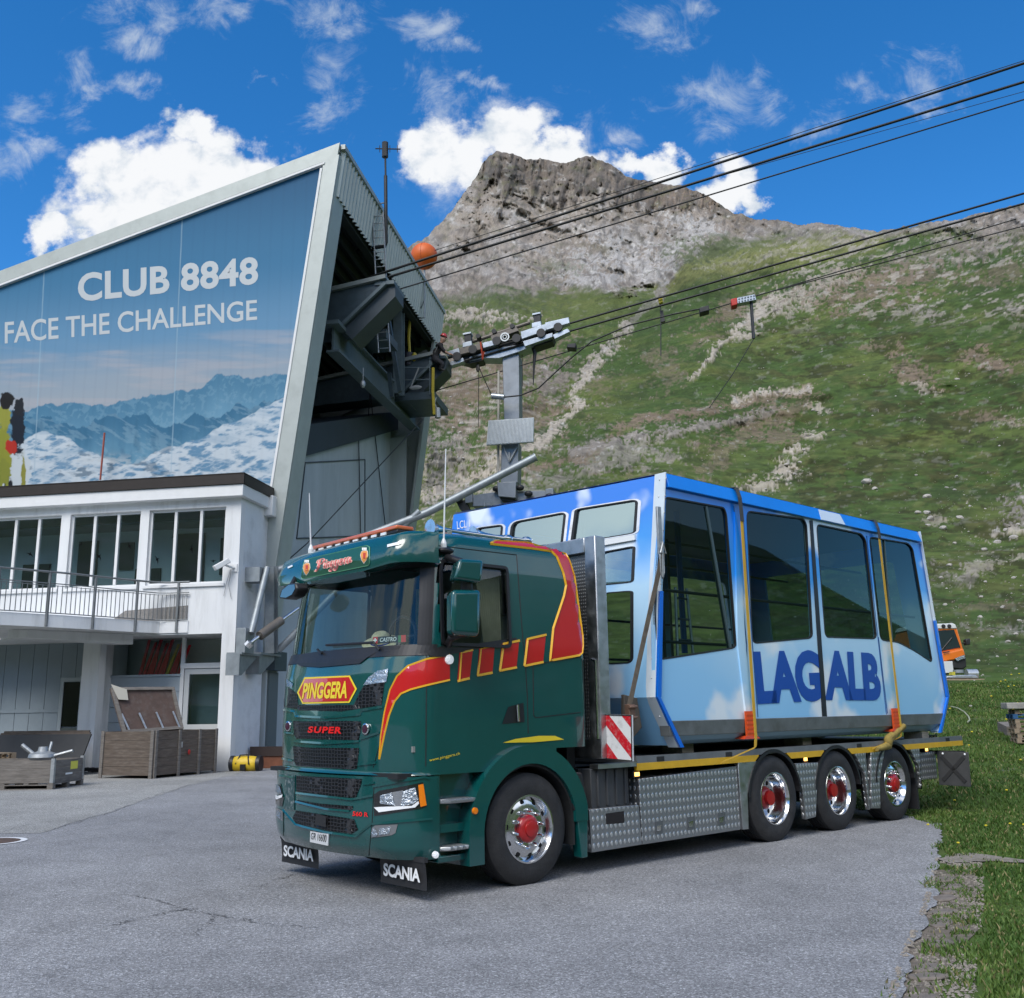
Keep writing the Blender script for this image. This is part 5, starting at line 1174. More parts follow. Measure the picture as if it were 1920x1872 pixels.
tb_ = plate_q('tool_box', [(1198, 1461), (1381, 1437), (1388, 1556), (1205, 1584)], .02, .5, chequer)
for x, y in ((1235, 1553), (1295, 1545), (1352, 1537)):
    g = MB(); g.prism([T.ony(*p, .016) for p in ((x-6, y-12), (x+8, y-14), (x+8, y+10), (x-6, y+12))], (0, .01, 0)); k_ = tk('box_latch', g, mat('latch_grey', (.22, .23, .24), .4, .8), tb_); g = MB(); g.prism([T.ony(*p, .008) for p in ((x-3, y-4), (x+5, y-6), (x+4, y+5), (x-3, y+6))], (0, .01, 0)); tk('latch_handle', g, chrome, k_)
plate_q('guard_plate', [(1379, 1438), (1391, 1437), (1398, 1552), (1388, 1555)], .03, .04, chequer)
plate_q('guard_plate', [(1384, 1430), (1419, 1427), (1402, 1490), (1404, 1555), (1393, 1556)], .0, .06, alu)
plate_q('guard_plate', [(1491, 1432), (1534, 1430), (1530, 1532), (1511, 1537), (1505, 1480)], .0, .06, chequer)
plate_q('guard_plate', [(1602, 1412), (1623, 1409), (1632, 1517), (1630, 1519), (1622, 1450)], .0, .06, chequer)
plate_q('guard_plate', [(1633, 1409), (1659, 1406), (1650, 1460), (1651, 1516), (1634, 1516)], .0, .06, chequer)
plate_q('guard_plate', [(1705, 1402), (1724, 1402), (1727, 1478), (1729, 1480), (1722, 1435)], .0, .06, chequer)
plate_q('guard_plate', [(1724, 1411), (1754, 1409), (1758, 1460), (1728, 1463)], .1, .06, chequer)
for x in AX[1:]: tk('wheel_arch', arch_mesh(x, .545, .58, 12, 168, .55, .55, -.01, .6, 22), blk, smooth=40)
# bed
bw = mat('bed_planks', (.15, .15, .148), .7, var=.3, vscale=3, grime=(.24, .24, .24), gscale=4)
g = MB(); g.box(1.62, 9.45, .04, 2.46, 1.03, 1.075); bed = tk('load_bed', g, bw)
def strip(mb, za, zb, y, th, x0, x1, cut=.60):
    """side rail with the wheel arches cut out of its lower edge, in lengths between the wheels"""
    bot = []; runs = []
    for a in np.arange(x0, x1+.02, .02):
        lo = za
        for c in AX[1:]:
            m_ = a-c
            if abs(m_) < cut: lo = max(lo, .5+math.sqrt(cut*cut-m_*m_))
        if lo < zb-.006: bot.append((a, lo))
        elif bot: runs.append(bot); bot = []
    runs.append(bot)
    for q in runs:
        if len(q) > 1: mb.prism([(x, y, z) for x, z in q]+[(q[-1][0], y, zb), (q[0][0], y, zb)], (0, th, 0))
g = MB(); strip(g, 1.03, 1.10, -.0, .05, 1.62, 9.47, .585); tk('bed_rail', g, mat('rail_grey', (.20, .21, .22), .5, .5, var=.2, vscale=5), bed, keep=True)
g = MB(); strip(g, .955, 1.03, -.003, .04, 1.62, 9.47, .60); tk('yellow_rail', g, mat('rail_yellow', (.62, .37, .02), .5, var=.12, vscale=6), bed, keep=True)
g = MB(); strip(g, .955, 1.08, 2.46, .05, 1.62, 9.47, .60); tk('bed_rail', g, MATS['rail_grey'], bed, keep=True)
g = MB()
for x in (1.95, 3.2, 6.2, 8.9): g.box(x, x+.12, -.006, .02, 1.035, 1.085)
tk('lashing_slot', g, dark, bed, keep=True)
for (x, y) in ((1194, 1452), (1510, 1424), (1737, 1406)):
    q = T.ony(x, y, .04); g = MB(); g.box(q[0]-.055, q[0]+.055, .04, .12, q[2]-.04, q[2]+.04); lm = tk('marker_lamp', g, blk, bev=.008); g = MB(); g.box(q[0]-.035, q[0]+.035, .033, .042, q[2]-.02, q[2]+.02); tk('amber_lens', g, amber_on, lm)
# warning board behind the cab
g = MB(); wq = [T.onx(*p, 1.14) for p in ((1120, 1422), (1186, 1428), (1184.5, 1341), (1119, 1339))]; g.prism(wq, (.02, 0, 0)); wb = tk('warning_board', g, mat('board_white', (.72, .73, .74), .5, grime=(.4, .4, .4), gscale=8))
for k_, (a0, a1, b0, b1) in enumerate([((0, .28), (0, .62), (.72, 1.0-1), (.36, 0)), ]): pass
g = MB()
def wpt(u, v): return (wq[0]*(1-u)+wq[1]*u)*(1-v)+(wq[3]*(1-u)+wq[2]*u)*v+np.array([-.003, 0, 0])
for st in ([(0, 1), (.03, 1), (1, .12), (1, 0), (.62, 0), (.62, 0)], [(.36, 1), (.70, 1), (1, .73), (1, .41)], [(0, .68), (0, .36), (.28, 0), (.62, 0)]): pass
for st in ([(.02, 1), (.34, 1), (1, .34), (1, .04)], [(.70, 1), (1, 1), (1, .70)], [(0, .66), (0, .34), (.28, 0), (.62, 0)]): g.poly([wpt(*p) for p in st])
tk('red_stripe', g, mat('board_red', (.55, .008, .02), .45, grime=(.5, .3, .3), gscale=30), wb)
g = MB(); ringpoly(g, [(0, 0), (1, 0), (1, 1), (0, 1)], .022, lambda u, v: wpt(u, v)+np.array([-.003, 0, 0]), (.004, 0, 0)); tk('board_frame', g, dark, wb)
g = MB(); g.box(1.02, 1.62, -.0, .12, 1.0, 1.045); q = T.ony(1180, 1437, 0); tk('board_shelf', g, alu)
# aluminium headboard
g = MB(); hx = 1.06; z0_, z1 = 1.1, 3.43; ya, yb_ = -.02, 2.52
g.box(hx, hx+.16, ya, ya+.16, z0_, z1); g.box(hx, hx+.16, yb_-.16, yb_, z0_, z1); g.box(hx, hx+.16, ya+.16, yb_-.16, z1-.17, z1); g.box(hx+.02, hx+.10, ya+.16, yb_-.16, z0_, z0_+.2); hb = tk('headboard', g, alu, bev=.01)
g = MB(); g.box(hx+.05, hx+.08, ya+.16, yb_-.16, z0_, z1-.17); tk('headboard_panel', g, tread('fine_chequer', (0.27, 0.28, 0.28), (0.20, 0.205, 0.21), 34.0, .5), hb)
g = MB(); g.tube([(hx-.01, .0+.02, 1.3), (hx-.01, .02, 2.1), (hx-.01, .08, 2.12)], .012, 6); tk('grab_rail', g, chrome, hb)
# tail: underrun, rubber, hinged panel
g = MB(); g.box(7.85, 7.9, .03, .75, .1, .62); g.box(7.85, 7.9, 1.75, 2.47, .1, .62); tk('mud_flap', g, MATS['flap_rubber'])
g = MB(); g.box(8.72, 8.78, -.33, 2.6, .84, .90); tk('underrun_bar', g, dark)
g = MB(); pq = [T.onx(*p, 8.7) for p in ((1756, 1409), (1815, 1411), (1820, 1476), (1761, 1472))]; g.prism(pq, (.025, 0, 0)); pn = tk('tail_panel', g, mat('panel_grey', (.055, .057, .060), .6, var=.25, vscale=6), bev=.004)
g = MB()
for a, b in ((0, 2), (1, 3)): g.beam(pq[a]*.86+pq[b]*.14+np.array([-.004, 0, 0]), pq[b]*.86+pq[a]*.14+np.array([-.004, 0, 0]), .055, .012, (1, 0, 0))
tk('panel_cross', g, mat('cross_dark', (.025, .026, .028), .7), pn)
g = MB(); mid = (pq[0]+pq[1]+pq[2]+pq[3])/4
for t in ((0, 1), (1, 2), (2, 3), (3, 0)): pass
for u in (.2, .9): q = pq[0]*(1-u)+pq[1]*u; g.ball(q+np.array([-.01, 0, -.03]), .016, 8, 6)
tk('panel_lamp', g, wht_on, pn, keep=True)
# things on the dash
hc = cab_hit(667, 1190, .0); hc = hc+np.array([.30, 0, -.02])
hat = thing('straw_hat', 'straw hat with blue band lying on the lorry dashboard', 'hat', T, hc-np.array([0, 0, .09]))
straw = mat('straw', (.55, .48, .33), .9, var=.25, vscale=40, bump=.5, bscale=90)
ax_ = np.array([-.35, -.25, .9]); ax_ /= np.linalg.norm(ax_); c0 = hc-np.array([0, 0, .07])
g = MB(); g.lathe([(.19, .03), (.15, .005), (.105, .0), (.10, .05), (.085, .10), (.06, .125), (.02, .11), (0, .105)], c0, ax_, 26); mk('brim_and_crown', g, straw, hat, smooth=60)
g = MB(); g.lathe([(.108, .004), (.107, .042), (.103, .042)], c0, ax_, 26); g.f = g.f[:52]; g.m = g.m[:52]; mk('hat_band', g, mat('band_blue', (.02, .035, .28), .7), hat)
nq = [cab_hit(*p, -.05) for p in ((692, 1206), (757, 1202), (757, 1189), (693, 1193))]
npl = thing('name_plate', 'dark name plate with two flags behind the lorry windscreen', 'name plate', T, nq[0])
g = MB(); g.prism(nq, (.008, 0, 0)); mk('plate', g, mat('plate_black', (.02, .022, .024), .5), npl)
def nqp(u, v): return (nq[0]*(1-u)+nq[1]*u)*(1-v)+(nq[3]*(1-u)+nq[2]*u)*v+np.array([-.004, 0, 0])
g = MB(); put_text(g, 'CASTRO', [nqp(.22, .22), nqp(.72, .22), nqp(.72, .8), nqp(.22, .8)], bold=.01, shear=.1); mk('lettering', g, white_l, npl)
g = MB(); g.poly([nqp(0, 0), nqp(.15, 0), nqp(.15, 1), nqp(0, 1)], 0); g.poly([nqp(.055, .2)+[-.002, 0, 0], nqp(.095, .2)+[-.002, 0, 0], nqp(.095, .8)+[-.002, 0, 0], nqp(.055, .8)+[-.002, 0, 0]], 1); g.poly([nqp(.02, .4)+[-.002, 0, 0], nqp(.13, .4)+[-.002, 0, 0], nqp(.13, .6)+[-.002, 0, 0], nqp(.02, .6)+[-.002, 0, 0]], 1); mk('swiss_flag', g, [mat('flag_red', (.55, .02, .03), .5), white_l], npl)
g = MB(); g.poly([nqp(.77, 0), nqp(.86, 0), nqp(.86, 1), nqp(.77, 1)], 0); g.poly([nqp(.86, 0), nqp(1, 0), nqp(1, 1), nqp(.86, 1)], 1); mk('portugal_flag', g, [mat('flag_green', (.02, .16, .06), .5), MATS['flag_red']], npl)
# ------------------------------------------------------------------ the cable-car cabin on the bed (frame T)
def cabin_paint():
    m = bpy.data.materials.new('airbrushed_sky_paint'); m.use_nodes = True; nt = m.node_tree; N = nt.nodes; L = nt.links; b = N['Principled BSDF']
    tc = N.new('ShaderNodeTexCoord'); sp = N.new('ShaderNodeSeparateXYZ'); L.new(tc.outputs['Object'], sp.inputs[0])
    def nz(sc, de, ro, off=0):
        mp = N.new('ShaderNodeMapping'); mp.inputs['Location'].default_value = (off, off, off); L.new(tc.outputs['Object'], mp.inputs[0])
        n = N.new('ShaderNodeTexNoise'); n.inputs['Scale'].default_value = sc; n.inputs['Detail'].default_value = de; n.inputs['Roughness'].default_value = ro; L.new(mp.outputs[0], n.inputs[0]); return n.outputs['Fac']
    def mm(op, a, c):
        n = N.new('ShaderNodeMath'); n.operation = op
        for i, v in enumerate((a, c)):
            if isinstance(v, (int, float)): n.inputs[i].default_value = v
            else: L.new(v, n.inputs[i])
        return n.outputs[0]
    z = mm('ADD', sp.outputs[2], mm('MULTIPLY', mm('SUBTRACT', nz(.9, 2, .4), .5), 1.3))
    r = N.new('ShaderNodeValToRGB'); mr = N.new('ShaderNodeMapRange'); L.new(z, mr.inputs[0]); mr.inputs[1].default_value = 0.0; mr.inputs[2].default_value = 3.2; L.new(mr.outputs[0], r.inputs[0])
    e = r.color_ramp.elements; e[0].position = .0; e[0].color = (.26, .56, .87, 1); e[1].position = .92; e[1].color = (.002, .19, .76, 1)
    for p, c in ((.25, (.30, .60, .89, 1)), (.45, (.46, .71, .92, 1)), (.60, (.46, .70, .90, 1)), (.72, (.03, .30, .80, 1))): k = e.new(p); k.color = c
    cl = N.new('ShaderNodeMapRange'); cl.interpolation_type = 'SMOOTHSTEP'; L.new(nz(1.15, 3, .45, 3.7), cl.inputs[0]); cl.inputs[1].default_value = .53; cl.inputs[2].default_value = .64
    mx = N.new('ShaderNodeMix'); mx.data_type = 'RGBA'; L.new(cl.outputs[0], mx.inputs['Factor']); L.new(r.outputs[0], mx.inputs['A']); mx.inputs['B'].default_value = (.74, .83, .90, 1)
    L.new(mx.outputs['Result'], b.inputs['Base Color']); b.inputs['Roughness'].default_value = .3; b.inputs['Coat Weight'].default_value = .6; b.inputs['Coat Roughness'].default_value = .08
    return m
paint = cabin_paint()
roof_blue = mat('roof_blue', (.003, .21, .78), .3, coat=.4, var=.1, vscale=1.5)
deep_blue = mat('deep_blue', (.004, .15, .68), .3, coat=.4)
cab_glass = glass('cabin_glass', (.32, .42, .40), .035, .015, (.75, .95, .92))
end_glass = glass('end_glass', (.45, .55, .56), .40, .03, (.72, .93, .96))
grey_seal = mat('window_seal', (.012, .013, .014), .5)
cabin = thing('cable_car_cabin', 'sky blue cable car cabin with painted clouds strapped on the lorry bed', 'cable car', T, (5.4, 1.7, 1.08))
def ck(name, mb, m, parent=None, **k): return mk(name, mb, m, parent or cabin, **k)
ZR, ZW, ZS, ZBt = 4.30, 1.72, 1.45, 1.19           # roof edge, widest, sill, bottom
CW = 3.42                                          # width
def xfront(z, y):
    base = np.interp(z, [ZBt, ZW, ZR], [2.33, 1.975, 2.315]); return base - 0.131*y
def xrear(z, y=0): return np.interp(z, [ZBt, ZW, ZR], [8.69, 9.075, 8.70])
NS = T.cl
def side_xy(px, py, y=0.0):
    p = T.ony(px, py, y); return (p[0], p[2])
def SP(x, z): return (x, 0.0, z)
# near side wall: four window openings
wins = [[(1244, 930), (1358, 951), (1363, 965), (1381, 1212), (1374, 1217), (1233, 1239), (1226, 1137)],
        [(1399, 957), (1507, 972), (1513, 984), (1524, 1192), (1519, 1198), (1410, 1208)],
        [(1530, 982), (1615, 1000), (1624, 1012), (1644, 1194), (1639, 1199), (1550, 1196), (1546, 1188)],
        [(1629, 1006), (1703, 1018), (1712, 1028), (1748, 1238), (1745, 1242), (1715, 1222), (1685, 1206), (1650, 1201)]]
W2 = [roundpoly([side_xy(*p) for p in w], .11, 4) for w in wins]
outer = [(xfront(ZS, 0), ZS), (xfront(ZW, 0), ZW), (2.05, 2.9), (xfront(ZR, 0)+.03, ZR-.13), (xrear(ZR)-.01, ZR-.13), (8.94, 2.9), (xrear(ZW), ZW), (xrear(ZS), ZS)]
g = MB(); plate(g, outer, W2, SP, (0, .05, 0)); ck('side_wall', g, paint)
g = MB(); plate(g, outer, [roundpoly([p for p in [(2.6, 2.0), (4.2, 2.0), (4.1, 3.9), (2.9, 3.9)]], .1), roundpoly([(4.6, 2.1), (6.2, 2.1), (6.1, 3.8), (4.6, 3.8)], .1), roundpoly([(6.5, 2.1), (8.3, 2.1), (8.1, 3.8), (6.5, 3.8)], .1)], lambda x, z: (x-.131*CW if x < 3 else x, CW, z), (0, -.05, 0)); ck('side_wall', g, paint)
for w in W2:
    g = MB(); n_ = len(w); g.poly([(x, .022, z) for x, z in w]); pane = ck('window_pane', g, cab_glass)
    g = MB(); ringpoly(g, w, .018, lambda x, z: (x, -.004, z), (0, .03, 0)); ck('window_seal', g, grey_seal, pane)
# mullion inside the first window
g = MB(); a = T.ony(1322, 950, .03); b = T.ony(1368, 1218, .03); g.beam(a, b, .04, .05, (0, 1, 0)); ck('window_bar', g, mat('bar_green_grey', (.05, .08, .085), .4))
g = MB(); a = T.ony(1657, 1012, .02); b = T.ony(1672, 1205, .02); g.beam(a, b, .03, .03, (0, 1, 0)); ck('window_bar', g, MATS['bar_green_grey'])
# door joints, centre rubber, door edge folds
g = MB(); q = [T.ony(*p, -.012) for p in ((1519, 976), (1524, 976), (1551, 1345), (1543, 1346))]; g.prism(q, (0, .02, 0)); ck('door_rubber', g, blk)
g = MB()
for l in (((1376, 950), (1400, 1210), (1398, 1352)), ((1392, 955), (1421, 1345)), ((1625, 1005), (1662, 1340)), ((1647, 1195), (1664, 1338))):
    P = [T.ony(*p, -.003) for p in l]
    for a, b in zip(P, P[1:]): g.beam(a, b, .01, .008, (0, 1, 0))
ck('door_joint', g, mat('joint_blue', (.02, .08, .25), .5), keep=True)
g = MB(); q = [T.ony(*p, -.02) for p in ((1378, 960), (1388, 1010), (1397, 1195), (1410, 1345), (1400, 1346), (1384, 1210), (1380, 1040))]; g.prism(q, (0, .022, 0)); ck('door_fold', g, paint)
# sill beam and tucked-in underside
g = MB(); g.hexa([(xfront(ZS, 0)+.02, -.02, ZS-.155), (xrear(ZS)-.02, -.02, ZS-.155), (xrear(ZS)-.02, .12, ZS-.155), (xfront(ZS, 0)+.02, .12, ZS-.155)], [(xfront(ZS, 0)-.0, -.03, ZS+.01), (xrear(ZS)-.03, -.03, ZS+.01), (xrear(ZS)-.03, .12, ZS+.01), (xfront(ZS, 0)-.0, .12, ZS+.01)])
ck('sill_beam', g, mat('sill_grey', (.17, .185, .19), .45, .4, var=.2, vscale=4, grime=(.10, .10, .09), gscale=3), bev=.006)
under = mat('underside_blue', (.30, .47, .60), .35, coat=.4, var=.12, vscale=1.2)
g = MB(); secs = []
for z, d in ((ZS-.15, .0), (1.24, .07), (1.20, .14), (1.185, .3)):
    secs.append([(xfront(z, d)+d*.25, d, z), (xrear(z)-d*.25, d, z), (xrear(z)-d*.25, CW-d, z), (xfront(z, CW)+d*.25, CW-d, z)])
for a, b in zip(secs, secs[1:]):
    for k in range(4): g.add([a[k], a[(k+1) % 4], b[(k+1) % 4], b[k]], [(0, 1, 2, 3)])
g.poly(secs[-1]); ck('underside', g, under, smooth=40)
# ends: front leans back to the roof, tucked in below the widest line
def endpt(s, t, which):
    """s across (0 near .. 1 far), t height"""
    y = s*CW; z = t; return (xfront(z, y), y, z) if which == 'f' else (xrear(z), y, z)
n_front = np.cross(np.array(endpt(1, ZR, 'f'))-np.array(endpt(0, ZR, 'f')), np.array(endpt(0, ZW, 'f'))-np.array(endpt(0, ZR, 'f'))); p_front = endpt(0, ZR, 'f')
def fsz(px, py):
    p = T.hit(px, py, p_front, n_front); return (p[1]/CW, p[2])
fw_ = [[(1078, 955), (1190, 937), (1197, 941), (1193, 1000), (1074, 1020), (1070, 1015)], [(958, 987), (965, 978), (1056, 961), (1062, 965), (1056, 1020), (953, 1030)], [(894, 990), (940, 984), (944, 988), (940, 1030), (885, 1030)],
       [(1124, 1036), (1192, 1023), (1189, 1092), (1127, 1098)], [(1128, 1112), (1188, 1107), (1188, 1236), (1182, 1244), (1130, 1246)], [(980, 1130), (1070, 1122), (1070, 1246), (980, 1250)], [(880, 1140), (930, 1136), (930, 1250), (880, 1250)], [(985, 1050), (1070, 1040), (1070, 1100), (985, 1112)]]
FW2 = [roundpoly([fsz(*p) for p in w], .03, 3) for w in fw_]
FW2 = [[(min(max(s_, .02), .98), z) for s_, z in w] for w in FW2]
fn = lambda s_, z: endpt(s_, z, 'f')
g = MB(); plate(g, [(0, ZW), (1, ZW), (1, ZR), (0, ZR)], FW2, fn, (.05, 0, 0)); ck('end_wall', g, paint)
g = MB(); g.add([endpt(0, ZBt, 'f'), endpt(1, ZBt, 'f'), endpt(1, ZW, 'f'), endpt(0, ZW, 'f')], [(0, 1, 2, 3)]); ck('end_skirt', g, paint)
for w in FW2:
    if (max(p[0] for p in w)-min(p[0] for p in w)) < .02: continue
    g = MB(); g.poly([np.array(fn(*p))+np.array([.022, 0, 0]) for p in w]); pane = ck('window_pane', g, end_glass if min(p[1] for p in w) > 3.0 else cab_glass)
    g = MB(); ringpoly(g, w, .012, lambda s_, z: np.array(fn(s_, z))+np.array([-.006, 0, 0]), (.03, 0, 0)); ck('window_seal', g, grey_seal, pane)
    if w is FW2[0] or w is FW2[1] or w is FW2[2]: g = MB(); ringpoly(g, w, -.012, lambda s_, z: np.array(fn(s_, z))+np.array([-.005, 0, 0]), (.02, 0, 0)); ck('chrome_trim', g, chrome, pane)
g = MB(); q = [T.hit(*p, p_front, n_front)+np.array([-.03, 0, 0]) for p in ((1074, 1023), (1193, 1003), (1193, 1013), (1074, 1034))]; g.prism(q, (.04, 0, 0)); ck('window_rail', g, mat('rail_white', (.72, .75, .77), .4))
rear_w = roundpoly([(.12, 2.1), (.88, 2.1), (.86, 3.9), (.14, 3.9)], .05)
g = MB(); plate(g, [(0, ZW), (1, ZW), (1, ZR), (0, ZR)], [rear_w], lambda s_, z: endpt(s_, z, 'r'), (-.05, 0, 0)); ck('end_wall', g, paint)
g = MB(); g.poly([endpt(*p, 'r') for p in rear_w]); ck('window_pane', g, cab_glass)
g = MB(); g.add([endpt(0, ZBt, 'r'), endpt(1, ZBt, 'r'), endpt(1, ZW, 'r'), endpt(0, ZW, 'r')], [(0, 1, 2, 3)]); ck('end_skirt', g, paint)
# corner posts (angle profiles with a blue outer lip)
pale = mat('post_pale', (.62, .70, .76), .4, var=.1, vscale=3)
for end in ('f', 'r'):
    sg = -1 if end == 'f' else 1
    pts = [(z, endpt(0, z, end)[0]) for z in (ZBt-.02, ZW, 2.9, ZR+.02)]
    if end == 'f': pts[2] = (2.9, 2.11)
    g = MB()
    for (z0_, x0), (z1, x1) in zip(pts, pts[1:]): g.hexa([(x0, -.035, z0_), (x0+sg*.015, -.035, z0_), (x0+sg*.015, .13, z0_), (x0, .13, z0_)], [(x1, -.035, z1), (x1+sg*.015, -.035, z1), (x1+sg*.015, .13, z1), (x1, .13, z1)])
    po_ = ck('corner_post', g, pale); g = MB()
    for z in np.arange(1.3, 4.3, .21):
        for y in (-.037, .05): x = float(np.interp(z, [p[0] for p in pts], [p[1] for p in pts])); g.ball((x+sg*(.017 if y > 0 else .006), y, z), .009, 6, 4)
    o_ = ck('post_rivets', g, mat('rivet_grey', (.35, .37, .39), .4, .7), po_); o_['kind'] = 'stuff'
    g = MB(); zz = [p for p in pts if p[0] < 2.95]
    for (z0_, x0), (z1, x1) in zip(zz, zz[1:]): g.hexa([(x0+sg*.015, -.045, z0_), (x0-sg*.05, -.045, z0_), (x0-sg*.05, -.012, z0_), (x0+sg*.015, -.012, z0_)], [(x1+sg*.015, -.045, z1), (x1-sg*.035, -.045, z1), (x1-sg*.035, -.012, z1), (x1+sg*.015, -.012, z1)])
    ck('corner_strip', g, deep_blue)
# roof with gutter fascia along the side
g = MB(); zt = ZR+.02
g.hexa([(xfront(ZR, 0)+.02, -.05, ZR-.16), (xrear(ZR)-.0, -.05, ZR-.16), (xrear(ZR), .06, ZR-.16), (xfront(ZR, 0)+.02, .06, ZR-.16)], [(xfront(ZR, 0)+.03, .0, zt), (xrear(ZR)-.03, .0, zt), (xrear(ZR)-.03, .06, zt), (xfront(ZR, 0)+.03, .06, zt)]); ck('roof_gutter', g, paint if False else roof_blue, bev=.01)
g = MB(); g.add([(xfront(ZR, 0), 0, zt), (xrear(ZR), 0, zt), (xrear(ZR), CW, zt), (xfront(ZR, CW), CW, zt), (xfront(ZR, 0)+.3, .5, zt+.03), (xrear(ZR)-.3, .5, zt+.03), (xrear(ZR)-.3, CW-.5, zt+.03), (xfront(ZR, CW)+.3, CW-.5, zt+.03)], [(0, 1, 5, 4), (1, 2, 6, 5), (2, 3, 7, 6), (3, 0, 4, 7), (4, 5, 6, 7)]); ck('roof', g, roof_blue)
g = MB(); q0 = T.ony(1540, 975, -.05); q1 = T.ony(1585, 985, -.05); g.hexa([(q0[0], -.0525, ZR-.15), (q1[0], -.0525, ZR-.15), (q1[0], -.04, ZR-.15), (q0[0], -.04, ZR-.15)], [(q0[0]+.02, -.006, ZR+.005), (q1[0]-.05, -.006, ZR+.005), (q1[0]-.05, .01, ZR+.005), (q0[0]+.02, .01, ZR+.005)]); ck('cloud_patch', g, mat('cloud_white', (.62, .72, .84), .35, coat=.4))
# inside: floor, ceiling, handrails, posts
ins = mat('cabin_inside', (.10, .12, .13), .7, var=.2, vscale=2)
g = MB(); g.box(2.25, 8.8, .06, CW-.06, 1.45, 1.5); ck('floor', g, ins)
g = MB(); g.box(2.4, 8.6, .1, CW-.1, 4.16, 4.2); ck('ceiling', g, mat('ceiling_grey', (.16, .18, .19), .7))
g = MB()
for y_, z_ in ((.16, 2.35), (.16, 2.95), (CW-.16, 2.35), (CW-.16, 2.95), (1.0, 3.75), (2.4, 3.75)): g.tube([(2.3, y_, z_), (8.6, y_, z_)], .02, 6)
for x in (3.4, 5.3, 7.2): g.tube([(x, 1.0, 1.5), (x, 1.0, 4.16)], .022, 6); g.tube([(x, 2.4, 1.5), (x, 2.4, 4.16)], .022, 6)
ck('handrail', g, mat('handrail', (.10, .11, .115), .35, .6), keep=True)
g = MB(); a = T.ony(1268, 960, .9); b = T.ony(1284, 1225, .9); g.tube([a, b], .04, 8); ck('blue_post', g, mat('post_blue', (.01, .12, .38), .4))
g = MB()
for dx in (0, .38): g.tube([(2.95+dx, .45, 1.5), (3.3+dx*.6, .7, 3.1)], .02, 6)
for k in range(6): t = k/6+.08; g.tube([(2.95+.35*t, .45+.25*t, 1.5+1.6*t), (2.95+.38+.2*t, .45+.25*t, 1.5+1.6*t)], .015, 5)
lad = mk('step_ladder', g, alu, frame=T, origin=(3.1, .5, 1.5)); tag(lad, 'aluminium ladder leaning inside the blue cabin', 'ladder')
# lettering
let_blue = mat('letter_blue', (.004, .065, .36), .4)
g = MB(); put_text(g, 'LAG', [T.ony(*p, -.006) for p in ((1421, 1322), (1543, 1315), (1534, 1219), (1411, 1221))], bold=.05, space=.92); ck('lettering', g, let_blue)
g = MB(); put_text(g, 'ALB', [T.ony(*p, -.006) for p in ((1547, 1313), (1654, 1314), (1646, 1225), (1544, 1219))], bold=.05, space=.92); ck('lettering', g, let_blue)
g = MB()
for t_, q in (('LCL 1', ((858, 993), (882, 988), (882, 974), (857, 978))),): put_text(g, t_, [T.hit(*p, p_front, n_front)+np.array([-.006, 0, 0]) for p in q])
ck('lettering', g, white_l)
# support blocks
for x, y_ in ((8.45, .45), (8.45, 2.9), (2.9, .7), (5.5, .7), (2.9, 2.2), (5.5, 2.2), (8.2, 2.1)):
    g = MB(); g.box(x, x+.22, y_-.3, y_, 1.078, 1.186); o = mk('timber_block', g, mat('raw_timber', (.52, .45, .36), .85, var=.25, vscale=6, stretch=(1, 8, 8)), frame=T, bev=.005)
    tag(o, 'pale timber block wedged under the rear corner of the blue cabin' if (x > 8.3 and y_ < 1) else 'timber block bearing the cabin on the lorry bed', 'block', None if (x > 8.3 and y_ < 1) else 'timber blocks under the cabin')
# lashing straps
def strap(name, pts, w, m, label, hooks=None, wv=None):
    t = thing(name, label, 'strap', T, pts[0]); g = MB(); P = [np.array(p, float) for p in pts]
    wl = []
    for i in range(len(P)):
        d = P[min(i+1, len(P)-1)]-P[max(i-1, 0)]; d /= np.linalg.norm(d); n = np.array(wv) if wv is not None else np.array([0, -1.0, .0]); s_ = np.cross(d, n)
        if np.linalg.norm(s_) < .2: s_ = np.array([1.0, 0, 0])
        wl.append(s_/np.linalg.norm(s_)*w)
    g.ribbon(P, wl, np.array(wv if wv is not None else [0, -1, 0])*-.006); mk('webbing', g, m, t); return t
yw = mat('strap_yellow', (.60, .36, .035), .8, var=.18, vscale=20, stretch=(1, 1, .2)); gw = mat('strap_grey', (.06, .062, .066), .85, var=.2, vscale=20); bw_ = mat('strap_brown', (.17, .135, .10), .85, var=.25, vscale=18, grime=(.07, .06, .05), gscale=6)
